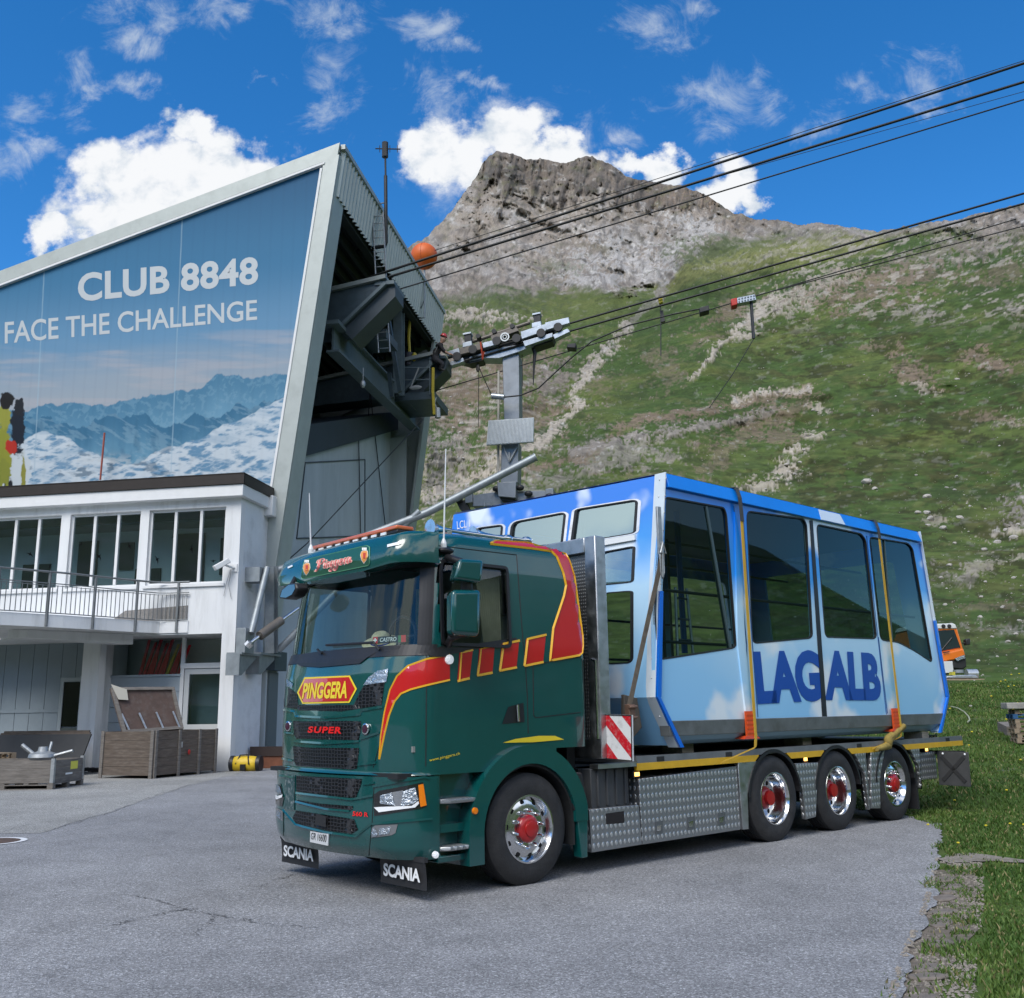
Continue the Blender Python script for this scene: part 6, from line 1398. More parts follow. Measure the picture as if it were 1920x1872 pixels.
for (tx, ty), (mx_, my), (sx, sy), (ex, ey), lab in (((1386, 950), (1391, 975), (1417, 1376), (1352, 1430), 'yellow ratchet strap over the cabin by its front window'), ((1640, 1000), (1649, 1008), (1689, 1360), (1636, 1404), 'yellow ratchet strap over the cabin by its rear window')):
    top = T.ony(tx, ty, -.055); mid = T.ony(mx_, my, -.06); sill = T.ony(sx, sy, -.055); end = T.ony(ex, ey, -.03)
    t = strap('ratchet_strap', [mid, sill+np.array([0, 0, 0]), ], .055, yw, lab)
    g = MB(); P = [mid+np.array([0, -.002, -.02]), np.array([mid[0]-.02, -.062, ZR-.10]), np.array([mid[0]-.03, -.03, ZR+.03]), np.array([mid[0]-.05, .2, ZR+.05]), np.array([mid[0]-.2, CW, ZR+.05])]
    g.ribbon(P, [np.array([.075, 0, 0])]*5, [np.array([0, -.006, 0])]*2+[np.array([0, -.004, .006])]+[np.array([0, 0, .006])]*2); mk('sleeve', g, gw, t)
    g = MB(); P2 = [sill, sill+np.array([-.03, .0, -.16]), end]; g.ribbon(P2, [np.array([.055, 0, 0])]+[np.array([.05, 0, .025])]*2, np.array([0, -.005, 0])); mk('strap_tail', g, yw, t)
    # orange corner protector
    c = T.ony(sx-6, sy-8, -.06); x0 = c[0]-.11
    p_ = thing('edge_protector', 'orange plastic edge protector on the cabin sill under the '+('front' if tx < 1500 else 'rear')+' yellow strap', 'edge protector', T, (x0+.1, -.05, ZS-.2))
    g = MB(); g.box(x0, x0+.2, -.048, -.033, ZS-.20, ZS+.10)
    for k in range(5): g.box(x0+.02, x0+.18, -.054, -.048, ZS-.16+k*.052, ZS-.135+k*.052)
    mk('protector_face', g, mat('protector_orange', (.70, .085, .012), .45), p_)
    g = MB(); g.hexa([(x0-.06, -.06, ZS-.225), (x0+.26, -.06, ZS-.225), (x0+.26, .1, ZS-.225), (x0-.06, .1, ZS-.225)], [(x0-.01, -.05, ZS-.19), (x0+.21, -.05, ZS-.19), (x0+.21, .1, ZS-.19), (x0-.01, .1, ZS-.19)]); mk('protector_foot', g, mat('protector_dark', (.50, .05, .01), .5), p_)
# front strap with hook and ratchet
a = T.hit(1239, 1025, (2.1, -.06, 3), (0, 1, 0)); b = T.ony(1178, 1335, .06); k0 = T.ony(1235, 960, -.06)
fs = strap('ratchet_strap', [a+np.array([0, -.03, -.08]), a*.5+b*.5+np.array([0, -.02, -.02]), b], .07, bw_, 'brown ratchet strap running down the front corner of the cabin')
g = MB(); g.box(k0[0]-.04, k0[0]+.03, -.075, -.045, k0[2]-.5, k0[2]+.06); mk('anchor_plate', g, steel_g, fs, bev=.006)
g = MB(); hk = k0+np.array([-.01, -.02, -.5]); g.tube([hk+np.array([.03, 0, 0]), hk+np.array([.03, 0, -.2]), hk+np.array([0, 0, -.27]), hk+np.array([-.03, 0, -.2]), hk+np.array([-.03, 0, 0])], .012, 6); g.tube([hk+np.array([0, 0, -.26]), a+np.array([0, -.02, .05])], .02, 6); g.tube([a+np.array([-.05, -.03, -.08]), a+np.array([0, -.03, .05]), a+np.array([.05, -.03, -.08]), a+np.array([-.05, -.03, -.08])], .01, 6); mk('hook', g, steel_g, fs, smooth=60)
g = MB(); q = b+np.array([0, -.01, 0]); g.box(q[0]-.05, q[0]+.05, q[1]-.05, q[1]+.02, q[2]-.10, q[2]+.08); g.tube([q+np.array([-.06, -.06, .05]), q+np.array([.06, -.06, .05])], .02, 8); g.tube([q+np.array([-.06, -.06, -.06]), q+np.array([.06, -.06, -.06])], .016, 8); mk('ratchet', g, mat('ratchet_rust', (.20, .12, .085), .6, .4, var=.3, vscale=20), fs, bev=.006)
g = MB(); q = T.ony(1185, 1330, .2); g.prism([q+np.array(d) for d in ((-.12, 0, .16), (.1, 0, .12), (.16, 0, -.2), (.02, 0, -.3), (-.14, 0, -.2))], (0, .05, 0)); mk('rubber_pad', g, mat('pad_brown', (.10, .085, .07), .9, var=.2, vscale=8), fs, bev=.01)
# knotted sling by the third axle and loose chain
sl = T.ony(1658, 1390, .02)
s_ = thing('lifting_sling', 'dirty yellow lifting sling knotted on the bed edge above the wheels', 'sling', T, sl)
slm = mat('sling_yellow', (.30, .22, .055), .9, var=.3, vscale=14, grime=(.10, .08, .04), gscale=6)
g = MB(); e0 = T.ony(1694, 1362, -.02); e1 = T.ony(1640, 1405, -.02); g.tube([e0, (e0+sl)/2+np.array([0, -.03, .02]), sl+np.array([.05, -.05, .05]), sl+np.array([0, -.05, -.06]), e1+np.array([0, -.03, 0])], [.045, .055, .05, .06, .03], 8); g.tube([e0+np.array([-.05, -.03, .01]), sl+np.array([.1, -.06, .03]), sl+np.array([.02, -.07, -.02])], .035, 8); g.ball(sl+np.array([0, -.06, 0]), .085, 10, 8, (.8, .7, 1.1)); mk('webbing', g, slm, s_, smooth=70)
ch = T.ony(1740, 1378, .25)
cm = thing('chain', 'short dark chain lying on the rear of the lorry bed', 'chain', T, ch)
for k in range(7):
    c = ch+np.array([-.25+.075*k, .02*math.sin(k*2), .0]); c[2] = 1.10; a_ = k*1.4; g = MB(); g.tube([c+np.array([.05*math.cos(t), .03*math.sin(t)*math.cos(a_), .03*math.sin(t)*math.sin(a_)]) for t in np.linspace(0, 2*PI, 13)], .011, 6, caps=False); mk('chain_link', g, dark, cm)
# ------------------------------------------------------------------ the valley station (frame B: x away from the viewer, y to the left)
D1, D2, D3 = 27.48, 29.6, 44.6
white_w = mat('white_render', (.72, .735, .75), .85, var=.07, vscale=1.3, bump=.25, bscale=20, grime=(.50, .51, .51), gscale=1.5, stretch=(1.6, 1.6, .22))
white_f = mat('white_paint', (.72, .73, .74), .55, var=.05, vscale=3)
clad = mat('cladding_grey', (.42, .47, .45), .5, .2, var=.08, vscale=2)
clad_l = mat('cladding_light', (.40, .435, .42), .45, .2, var=.06, vscale=2, grime=(.31, .34, .325), gscale=1.2)
girder = mat('girder_paint', (.060, .088, .108), .45, .1, var=.18, vscale=2.5, grime=(.042, .058, .068), gscale=3)
girder_l = mat('girder_grey', (.12, .16, .18), .5, .1, var=.15, vscale=3)
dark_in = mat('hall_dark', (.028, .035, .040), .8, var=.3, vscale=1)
conc = mat('hall_concrete', (.42, .475, .50), .85, var=.12, vscale=.8, bump=.2, bscale=8, grime=(.32, .37, .39), gscale=.7, stretch=(1.4, 1.4, .3))
brown_m = mat('roof_edge_brown', (.030, .024, .021), .5, .3, var=.15, vscale=3)
def bp(px, py, x): return B.onx(px, py, x)
# ---------- the big hall
hall = thing('station_hall', 'tall slanted cable car station hall with a large blue mountain poster on its wall', 'station building', B, (37, 20, 0))
def hk(name, mb, m, parent=None, **k): return mk(name, mb, m, parent or hall, **k)
E_bot, E_top = bp(530, 955, D2), bp(635, 275, D2)              # slanted front edge of the near wall
def edge_y(z): return E_bot[1]+(E_top[1]-E_bot[1])*(z-E_bot[2])/(E_top[2]-E_bot[2])
TL = bp(0, 515, D2); sl_ = (E_top[2]-TL[2])/(TL[1]-E_top[1])   # roof falls away to the left
def roof_z(y): return E_top[2]-sl_*(y-E_top[1])
YL = 40.0
def wallp(pts, x, th): return MB().prism([(x, y, z) for y, z in pts], (th, 0, 0))
hk('near_wall', wallp([(edge_y(0), 0), (E_top[1], E_top[2]), (YL, roof_z(YL)), (YL, 0)], D2, .25), clad)
hk('far_wall', wallp([(edge_y(0), 0), (E_top[1], E_top[2]), (YL, roof_z(YL)), (YL, 0)], D3-.25, .25), clad)
g = MB(); g.hexa([(D2-.05, E_top[1]-.05, E_top[2]-.25), (D2-.05, YL, roof_z(YL)-.25), (D3+.05, YL, roof_z(YL)-.25), (D3+.05, E_top[1]-.05, E_top[2]-.25)], [(D2-.05, E_top[1]-.05, E_top[2]+.05), (D2-.05, YL, roof_z(YL)+.05), (D3+.05, YL, roof_z(YL)+.05), (D3+.05, E_top[1]-.05, E_top[2]+.05)]); roof_o = hk('roof', g, clad_l)
g = MB(); g.hexa([(D2-.12, E_top[1], E_top[2]-.46), (D2-.12, YL, roof_z(YL)-.46), (D2-.053, YL, roof_z(YL)-.46), (D2-.053, E_top[1], E_top[2]-.46)], [(D2-.12, E_top[1]-.08, E_top[2]+.07), (D2-.12, YL, roof_z(YL)+.07), (D2-.053, YL, roof_z(YL)+.07), (D2-.053, E_top[1]-.08, E_top[2]+.07)]); hk('roof_trim', g, clad_l, roof_o)
# trim down the slanted edge: broad pale flashing, thin bright line
g = MB()
zc = [0, 5, 10, 15, 18.5, E_top[2]-.4]
for a, b in zip(zc, zc[1:]): g.hexa([(D2-.13, edge_y(a)-.12, a), (D2-.13, edge_y(a)+.42, a), (D2-.0, edge_y(a)+.42, a), (D2-.0, edge_y(a)-.12, a)], [(D2-.13, edge_y(b)-.12, b), (D2-.13, edge_y(b)+.42, b), (D2-.0, edge_y(b)+.42, b), (D2-.0, edge_y(b)-.12, b)])
hk('edge_flashing', g, clad_l)
g = MB(); g.hexa([(D2-.16, edge_y(8.3)+.42, 8.3), (D2-.16, edge_y(8.3)+.50, 8.3), (D2, edge_y(8.3)+.50, 8.3), (D2, edge_y(8.3)+.42, 8.3)], [(D2-.16, edge_y(20.3)+.42, 20.3), (D2-.16, edge_y(20.3)+.50, 20.3), (D2, edge_y(20.3)+.50, 20.3), (D2, edge_y(20.3)+.42, 20.3)])
za = E_top[2]-.66; ya = E_top[1]+.45
g.hexa([(D2-.16, ya, roof_z(ya)-.58), (D2-.16, YL, roof_z(YL)-.58), (D2, YL, roof_z(YL)-.58), (D2, ya, roof_z(ya)-.58)], [(D2-.16, ya, roof_z(ya)-.50), (D2-.16, YL, roof_z(YL)-.50), (D2, YL, roof_z(YL)-.50), (D2, ya, roof_z(ya)-.50)]); hk('poster_rail', g, white_f)
g = MB(); yy_ = edge_y(14)-.0
for a, b in zip(zc, zc[1:]): g.hexa([(D2, edge_y(a)-.13, a), (D2+.9, edge_y(a)-.13, a), (D2+.9, edge_y(a)-.06, a), (D2, edge_y(a)-.06, a)], [(D2, edge_y(b)-.13, b), (D2+.9, edge_y(b)-.13, b), (D2+.9, edge_y(b)-.06, b), (D2, edge_y(b)-.06, b)])
hk('edge_return', g, clad)
g = MB()
for a, b in zip(zc, zc[1:]): g.hexa([(D3-.9, edge_y(a)-.13, a), (D3+.05, edge_y(a)-.13, a), (D3+.05, edge_y(a)-.0, a), (D3-.9, edge_y(a)-.0, a)], [(D3-.9, edge_y(b)-.13, b), (D3+.05, edge_y(b)-.13, b), (D3+.05, edge_y(b), b), (D3-.9, edge_y(b), b)])
hk('edge_return', g, clad_l)
# corrugated fascia over the opening
zf0 = bp(622, 365, D2)[2]
def fas(x, z): return (x, edge_y(z)-.02, z)
g = MB(); n_ = 190; vs = []
for i in range(n_+1):
    x = D2+.05+(D3-D2-.1)*i/n_; d = (.0, .0, .11, .11)[i % 4]
    zb = zf0+.0
    vs += [(x, edge_y(zb)-.10-d, zb), (x, edge_y(E_top[2])-.10-d, E_top[2]-.02)]
g.add(vs, [(2*i, 2*i+2, 2*i+3, 2*i+1) for i in range(n_)]); hk('corrugated_fascia', g, mat('fascia_sheet', (.40, .46, .455), .45, .25, var=.07, vscale=1.5))
g = MB(); g.beam((D2, E_top[1]-.16, E_top[2]-.03), (D3, E_top[1]-.16, E_top[2]-.03), .16, .18); hk('fascia_cap', g, clad_l)
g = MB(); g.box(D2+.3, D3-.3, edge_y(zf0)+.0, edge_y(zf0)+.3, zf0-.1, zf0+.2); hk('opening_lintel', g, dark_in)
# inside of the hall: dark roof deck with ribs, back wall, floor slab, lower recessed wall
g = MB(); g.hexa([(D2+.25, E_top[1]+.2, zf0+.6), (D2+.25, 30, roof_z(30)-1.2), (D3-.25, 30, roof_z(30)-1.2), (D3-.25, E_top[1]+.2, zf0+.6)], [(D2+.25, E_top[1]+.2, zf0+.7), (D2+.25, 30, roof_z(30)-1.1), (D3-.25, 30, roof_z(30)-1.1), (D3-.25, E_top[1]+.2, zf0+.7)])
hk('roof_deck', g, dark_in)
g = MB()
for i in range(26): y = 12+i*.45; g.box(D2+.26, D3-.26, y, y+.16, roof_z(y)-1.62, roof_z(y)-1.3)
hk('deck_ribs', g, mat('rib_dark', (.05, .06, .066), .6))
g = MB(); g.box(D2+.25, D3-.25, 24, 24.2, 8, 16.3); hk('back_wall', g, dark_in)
def sec_y(px, py, x): return bp(px, py, x)
# floor slab of the arrival level (underside seen), slanting up to the opening
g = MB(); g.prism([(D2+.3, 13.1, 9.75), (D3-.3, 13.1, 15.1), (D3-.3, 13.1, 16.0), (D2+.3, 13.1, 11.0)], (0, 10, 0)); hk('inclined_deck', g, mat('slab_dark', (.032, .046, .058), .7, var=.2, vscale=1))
g = MB(); g.prism([(D2+.9, 13.3, 0), (D3-.9, 13.3, 0), (D3-.9, 13.3, 14.86), (D2+.9, 13.3, 9.98)], (0, .2, 0)); hk('lower_wall', g, conc)
g = MB(); g.box(D3-.95, D3-.9, 12.5, 13.3, 0, 14.5); hk('side_pier', g, conc)
dq = [B.ony(*p, 13.29) for p in ((556, 1010), (684, 1005), (684, 862), (572, 868))]
g = MB()
for a, b in zip(dq, dq[1:]+dq[:1]): g.beam(a, b, .05, .05, (0, 1, 0))
hk('gate_frame', g, mat('gate_line', (.06, .075, .085), .6))
g = MB()
for (p, q) in (((690, 700), (724, 1000)), ((672, 790), (676, 1000)), ((700, 610), (690, 800))): g.tube([B.ony(*p, 13.24), B.ony(*q, 13.24)], .022, 6)
hk('wall_cable', g, blk, keep=True)
g = MB(); g.tube([bp(500, 1085, D2+1.1), bp(575, 1020, D2+3), bp(790, 790, D2+9)], .02, 6); hk('guy_wire', g, blk)
# track-rope girders, one on each side
XN, XFR = 33.0, 41.0
GP = [bp(*p, XN-.55)[1:] for p in ((602, 546), (724, 517), (726, 535), (640, 617), (588, 622))]
_sl = (GP[1][1]-GP[0][1])/(GP[0][0]-GP[1][0])
GP = [np.array([18.0, GP[0][1]-_sl*(18.0-GP[0][0])])]+GP[1:4]+[np.array([18.0, GP[4][1]-.3])]
SP_ = [bp(*p, XN-.45)[1:] for p in ((722, 536), (741, 535), (741, 556), (660, 637), (640, 618))]
def girder_set(X):
    w = .55
    g = MB(); g.prism([(X-w, y, z) for y, z in GP], (2*w, 0, 0)); go = hk('rope_girder', g, girder)
    def flange(p, q, th, ex):
        mb = MB(); d = np.array(q)-np.array(p); d /= np.linalg.norm(d); n = np.array([-d[1], d[0]])*th
        mb.prism([(X-w-ex, *p), (X-w-ex, *q), (X-w-ex, *(q+n)), (X-w-ex, *(p+n))], (2*w+2*ex, 0, 0)); return mb
    g = flange(GP[0], GP[1], .16, .16); hk('girder_flange', g, mat('flange_pale', (.24, .27, .265), .5, .1, var=.15, vscale=2), go)
    g = flange(GP[2], GP[3], .12, .14); hk('girder_flange', g, girder_l, go)
    g = MB()
    for y in (12.6, 13.0): g.box(X-w-.06, X-w, y, y+.1, GP[3][1]+.1, np.interp(y, [GP[1][0], GP[0][0]], [GP[1][1], GP[0][1]])-.15)
    for k in range(14):
        for y in (12.72, 12.92): g.ball((X-w-.03, y, GP[3][1]+.15+k*.13), .03, 6, 4)
    hk('rivet_strip', g, girder, go)
    g = MB(); g.prism([(X-.45, *p) for p in SP_], (1.1, 0, 0)); sd = hk('rope_saddle', g, mat('saddle_paint', (.045, .062, .074), .45, var=.15, vscale=3), go)
    g = MB(); y0_, z0_ = SP_[1]; g.box(X-.6, X+.8, y0_, y0_+.75, z0_, z0_+.14); hk('saddle_cap', g, girder_l, sd)
girder_set(XN)
a = bp(624, 632, XN-.9); b_ = B.hit(778, 786, (D3-1.0, 0, 0), (1, 0, 0)); g = MB(); g.ibeam(a, b_, .5, 1.15, .08, (-.3, .0, 1)); hk('raking_beam', g, girder_l)
g = MB(); g.box(XN-1.3, XN-.4, a[1]-.35, a[1]+.35, a[2]+.35, a[2]+.5); hk('beam_cap', g, girder_l)
girder_set(XFR)
# posts, platform, braces between the girders
g = MB(); a = bp(748, 585, 39.5); b_ = bp(748, 740, 39.5); g.ibeam(a, b_, .4, .45, .05, (1, 0, 0)); hk('steel_post', g, girder_l)
g = MB(); a = bp(770, 600, 44); b_ = bp(770, 700, 44); g.ibeam(a, b_, .3, .3, .05, (1, 0, 0)); hk('steel_post', g, girder)
g = MB()
for (p, q) in (((722, 560), (750, 735)), ((700, 600), (722, 560)), ((730, 700), (735, 745))): g.beam(bp(*p, 37.5), bp(*q, 37.5), .16, .16)
hk('steel_brace', g, girder, keep=True)
g = MB(); a0, a1 = bp(660, 632, 35.0), bp(724, 628, 35.0); g.box(35.0, 36.6, a1[1], a0[1], a1[2]-.10, a1[2]+.25); hk('service_platform', g, girder)
g = MB(); a0, a1 = bp(755, 742, 40.0), bp(806, 738, 40.0); g.box(40.0, 42.6, a1[1]-.2, a0[1]+.4, a1[2]-.25, a1[2]+.1); hk('service_platform', g, girder); plat_z = a1[2]+.1; plat_y = (a1[1]+a0[1])/2
g = MB()
for (p, q) in (((756, 690), (806, 690)), ((756, 713), (806, 712)), ((757, 690), (757, 740)), ((806, 676), (806, 740))): g.tube([bp(*p, 39.95), bp(*q, 39.95)], .03, 6)
hk('platform_rail', g, girder_l, keep=True)
# light band low at the back and dark machine deck below
g = MB(); g.prism([bp(*p, 43.8) for p in ((600, 745), (800, 655), (818, 690), (600, 800))], (.1, 0, 0)); hk('inner_wall_panel', g, mat('panel_pale', (.17, .19, .19), .8))
# ladders and yellow hoses
def ladder(p, q, x, w_, par, m_):
    a, b = bp(*p, x), bp(*q, x); g = MB(); 
    for s_ in (0, w_): g.tube([a+np.array([0, s_, 0]), b+np.array([0, s_, 0])], .03, 5)
    n = int(np.linalg.norm(a-b)/.3)
    for k in range(n): c = a+(b-a)*(k+.5)/n; g.tube([c, c+np.array([0, w_, 0])], .018, 5)
    return hk('ladder', g, m_)
ladder((718, 398), (724, 520), 33.5, .42, hall, steel_g); ladder((724, 555), (731, 660), 33.8, .45, hall, steel_g)
for (p, q, x) in (((768, 600), (768, 668), 41), ((812, 690), (814, 778), 39.9)):
    g = MB(); a, b = bp(*p, x), bp(*q, x); g.tube([a, (a+b)/2+np.array([0, .04, 0]), b], .07, 6); o = mk('yellow_hose', g, mat('hose_yellow', (.46, .36, .03), .6), frame=B); tag(o, 'yellow hose hanging '+('inside the hall by the steel post' if x > 40 else 'down from the worker\'s platform'), 'hose')
g = MB(); c = bp(766, 675, 40.6); g.lathe([(.22, 0), (.26, .6), (.25, .6), (.2, .02)], c-np.array([0, 0, .3]), (0, 0, 1), 16); bk = mk('bucket', g, mat('bucket_dark', (.02, .022, .035), .5), frame=B); tag(bk, 'dark bucket with yellow gloves on the high platform', 'bucket')
g = MB()
for d in (-.3, .25): g.ball(c+np.array([-.1, d, .05]), .17, 8, 6, (.6, .8, 1.5))
mk('glove', g, MATS['hose_yellow'], bk, smooth=180, keep=True)
g = MB(); a, b = bp(785, 690, 39.9), bp(770, 727, 39.9); g.tube([a, b], .035, 6); g.ball(bp(779, 727, 39.88), .3, 12, 6, (.2, 1, .35)); tag(mk('long_brush', g, mat('brush_grey', (.3, .31, .32), .6), frame=B), 'grey long-handled tool hanging at the high platform', 'tool')
g = MB(); a, b = bp(818, 745, 40), bp(820, 768, 40); g.tube([a, (a+b)/2+np.array([0, .1, 0]), b], .03, 6); g.cyl(bp(820, 766, 40), bp(821, 784, 40), .13, 12); tag(mk('cable_socket', g, steel_g, frame=B), 'grey cable end socket dangling below the rope saddle', 'cable socket')
g = MB(); a = bp(681, 690, 33.6); g.tube([a, a-np.array([0, 0, .5])], .015, 5); g.ball(a-np.array([0, 0, .65]), .1, 8, 6, (1, 1, 1.6)); hk('hanging_hook', g, steel_g)
# ---------- the poster
def poster():
    nu, nv = 620, 560
    y0_, y1 = edge_y(8)+.5, 26.4
    ys = np.linspace(y1, E_top[1]+.5, nu); V = []; 
    z_top = np.array([roof_z(y)-.56 for y in ys]); Yg = np.tile(ys, (nv, 1)); t = np.linspace(0, 1, nv)[:, None]
    zb = 8.0; Zg = zb+(z_top[None]-zb)*t
    lim = E_bot[1]+(E_top[1]-E_bot[1])*(Zg-E_bot[2])/(E_top[2]-E_bot[2])+.46
    Yg = np.maximum(Yg, lim)
    Pw = B.o+B.X*(D2-.03)+Yg[..., None]*B.Y+Zg[..., None]*B.Z
    d = Pw-CAM0; w = d@_f; X = CX+F_PX*(d@R2)/w; Y = CY-F_PX*(d@U2)/w
    # the print: a winter panorama (colours as printed)
    def L3(*c): return np.array(lin(*c))
    top, mid, low, hz = L3(38, 96, 140), L3(70, 132, 175), L3(112, 160, 198), L3(168, 182, 196)
    Yc = Y+X*.075-20
    def lerp(a, b, t): return a+(b-a)*t[..., None]
    C = lerp(top[None, None], mid, sstep(300, 520, Yc)); C = lerp(C, low, sstep(500, 640, Yc)); C = lerp(C, hz, sstep(620, 735, Yc+30*(fbm(X/120, Y/22, 4, 3)-.5)))
    C = lerp(C, L3(190, 190, 198), .55*sstep(.5, .75, fbm(X/160, Y/18, 5, 7))*sstep(610, 660, Yc))
    def rng_(base, amp, sc, seed): return base+amp*(fbm(X/sc, X*0+seed, 6, seed, .55, True)-.6)
    r1 = rng_(np.interp(X, [-200, 0, 60, 200, 300, 400, 530, 620], [770, 772, 766, 752, 744, 712, 696, 690]), -34, 60, 11); m1 = sstep(-1.5, 1.5, Y-r1)
    far = lerp(L3(84, 138, 172)[None, None], L3(120, 170, 200), sstep(0, 90, Y-r1)); sn = sstep(.66, .78, fbm(X/14+Y/30, Y/16-X/40, 5, 13, .6, True)); far = lerp(far, L3(140, 182, 206), .35*sn)
    C = C*(1-m1[..., None])+far*m1[..., None]
    r2 = rng_(np.interp(X, [-200, 0, 60, 130, 220, 300, 420, 540, 620], [800, 800, 790, 800, 772, 790, 772, 742, 735]), -56, 80, 19); m2 = sstep(-1.5, 1.5, Y-r2)
    md = lerp(L3(66, 122, 158)[None, None], L3(112, 164, 194), sstep(0, 90, Y-r2)); sn = sstep(.66, .78, fbm(X/26-Y/20, Y/22, 6, 23, .6, True)); md = lerp(md, L3(150, 186, 206), .4*sn); md = lerp(md, L3(58, 112, 146), .5*sstep(.5, .8, fbm(X/16, Y/26, 4, 27)))
    C = C*(1-m2[..., None])+md*m2[..., None]
    r3 = np.interp(X, [-200, 0, 40, 80, 120, 160, 200, 235, 270, 320, 380, 450, 540, 620], [860, 850, 826, 806, 818, 842, 862, 874, 868, 838, 815, 790, 742, 705])+22*(fbm(X/34, X*0, 6, 31)-.5); m3 = sstep(-1.5, 1.5, Y-r3)
    lt = fbm(X/26+Y/16, Y/12-X/60, 6, 33, .55, True); snow = lerp(L3(112, 156, 190)[None, None], L3(214, 226, 236), sstep(.40, .72, lt)); rk = sstep(.62, .74, fbm(X/26, Y/11, 6, 37)); snow = lerp(snow, L3(74, 108, 134), .75*rk*sstep(420, 250, X))
    snow = lerp(snow, L3(110, 156, 190), .35*sstep(.5, .75, fbm(X/60-Y/30, Y/18, 4, 39)))
    C = C*(1-m3[..., None])+snow*m3[..., None]
    val = np.exp(-(((X-200)/70)**2+((Y-866)/12)**2)); C = lerp(C, L3(208, 216, 222), .7*np.clip(val, 0, 1)*sstep(.4, .6, fbm(X/10, Y/4, 4, 43)))
    # climber in a yellow jacket with a dark rucksack, cut by the picture edge
    def bl(cx, cy, rx, ry): return sstep(1.1, .9, np.sqrt(((X-cx)/rx)**2+((Y-cy)/ry)**2)+.9*(fbm(X/7, Y/9, 4, 3)-.5))
    for (cx_, cy_, rx, ry, c) in ((20, 900, 16, 40, (30, 36, 44)), (36, 880, 20, 44, (210, 220, 226)), (4, 850, 16, 70, (150, 154, 58)), (8, 780, 12, 22, (160, 162, 70)), (34, 800, 13, 48, (28, 38, 52)), (13, 752, 13, 15, (32, 32, 34)), (35, 764, 10, 18, (36, 40, 48)), (20, 838, 12, 12, (190, 52, 40)), (44, 900, 4, 40, (150, 150, 70)), (6, 885, 12, 26, (140, 146, 60))):
        C = lerp(C, L3(*c), bl(cx_, cy_, rx, ry))
    # seams between the printed webs, weave of the sheet
    for (xa, ya_, xb, yb_) in ((83, 505, 62, 930), (342, 405, 328, 720)):
        dd = np.abs(X-(xa+(xb-xa)*(Y-ya_)/(yb_-ya_))); C = lerp(C, L3(170, 200, 220), .55*sstep(1.6, .4, dd))
    rib = .5+.5*np.cos(Yg*2*PI/.42); C = C*(1-.035*sstep(.8, 1, rib))[..., None]
    V = np.stack([np.full(Yg.shape, D2-.03)+0*Yg, Yg, Zg], -1)-ORG[hall.name]
    idx = np.arange(nu*nv).reshape(nv, nu); Fq = np.stack([idx[:-1, :-1], idx[:-1, 1:], idx[1:, 1:], idx[1:, :-1]], -1).reshape(-1, 4)
    me = bpy.data.meshes.new('poster'); me.from_pydata(V.reshape(-1, 3).tolist(), [], Fq.tolist()); set_col(me, C.reshape(-1, 3)*.74)
    me.materials.append(mat('poster_print', rough=.5, attr='Col', spec=.15)); me.update()
    o = bpy.data.objects.new('poster', me); COL.objects.link(o); o.parent = hall; ORG[o.name] = ORG[hall.name]; return o
post = poster()
pw_ = mat('poster_letter', (.46, .50, .53), .5)
g = MB(); put_text(g, 'CLUB 8848', [bp(*p, D2-.035) for p in ((146, 567), (484, 533), (484, 481), (146, 513))], bold=.03, space=1.04); hk('poster_lettering', g, pw_, post)
g = MB(); put_text(g, 'FACE THE CHALLENGE', [bp(*p, D2-.035) for p in ((9, 645), (482, 600), (482, 562), (9, 604))], bold=.012); hk('poster_lettering', g, pw_, post)
g = MB(); a, b = bp(188, 900, D2-.5), bp(196, 812, D2-.5); g.tube([a, b], .035, 6); tag(mk('red_pole', g, mat('pole_red', (.30, .07, .05), .6), frame=B), 'thin red marker pole standing on the annex roof in front of the poster', 'pole')
# ---------- the white annex in front
annex = thing('white_annex', 'white two-storey annex with wide windows below the blue poster', 'building', B, (28.5, 17, 0))
def ak(name, mb, m, parent=None, **k): return mk(name, mb, m, parent or annex, **k)
YR = 13.09; ZT = 8.12; YLf = 31.0
def fz(px, py, x=D1): p = bp(px, py, x); return (p[1], p[2])
wg = []
for xa, xb in ((278, 422), (130, 262), (-18, 113)):
    a = fz(xa, 1000); b = fz(xb, 1000); wg.append((b[0], a[0]))
wz0, wz1 = 5.5, 7.86
for k in range(3): wg.append((wg[-1][0]+2.53, wg[-1][1]+2.53))
oz = 3.98; oy0, oy1 = fz(416, 1189)[0], fz(190, 1190)[0]
facade_holes = [[(a, wz0), (b, wz0), (b, wz1), (a, wz1)] for a, b in wg]
# upper storey facade, right pier, (left of the entrance everything below is set back)
g = MB(); plate(g, [(YR, oz), (YLf, oz), (YLf, ZT), (YR, ZT)], facade_holes, lambda y, z: (D1, y, z), (.3, 0, 0)); fac = ak('facade', g, white_w)
g = MB(); g.box(D1, D1+.3, YR, oy0, 0, oz); ak('corner_pier', g, white_w)
q = bp(180, 1210, D1); cy0, cy1 = fz(182, 1300)[0], fz(166, 1300)[0]
g = MB(); g.box(D1, D1+.35, cy0, cy1+.28, 0, oz); ak('pier', g, white_w)
sideL = 2.0
g = MB(); g.box(D1+.3, D2-.13, YR, YR+.3, 0, ZT); ak('side_wall', g, mat('white_side', (.68, .71, .74), .85, var=.08, vscale=1.2, bump=.45, bscale=14, grime=(.48, .50, .52), gscale=1.5))
g = MB(); g.box(D1-.28, D2-.17, YR-.16, YLf, ZT, ZT+.36); rf = ak('roof_slab', g, white_f, bev=.01)
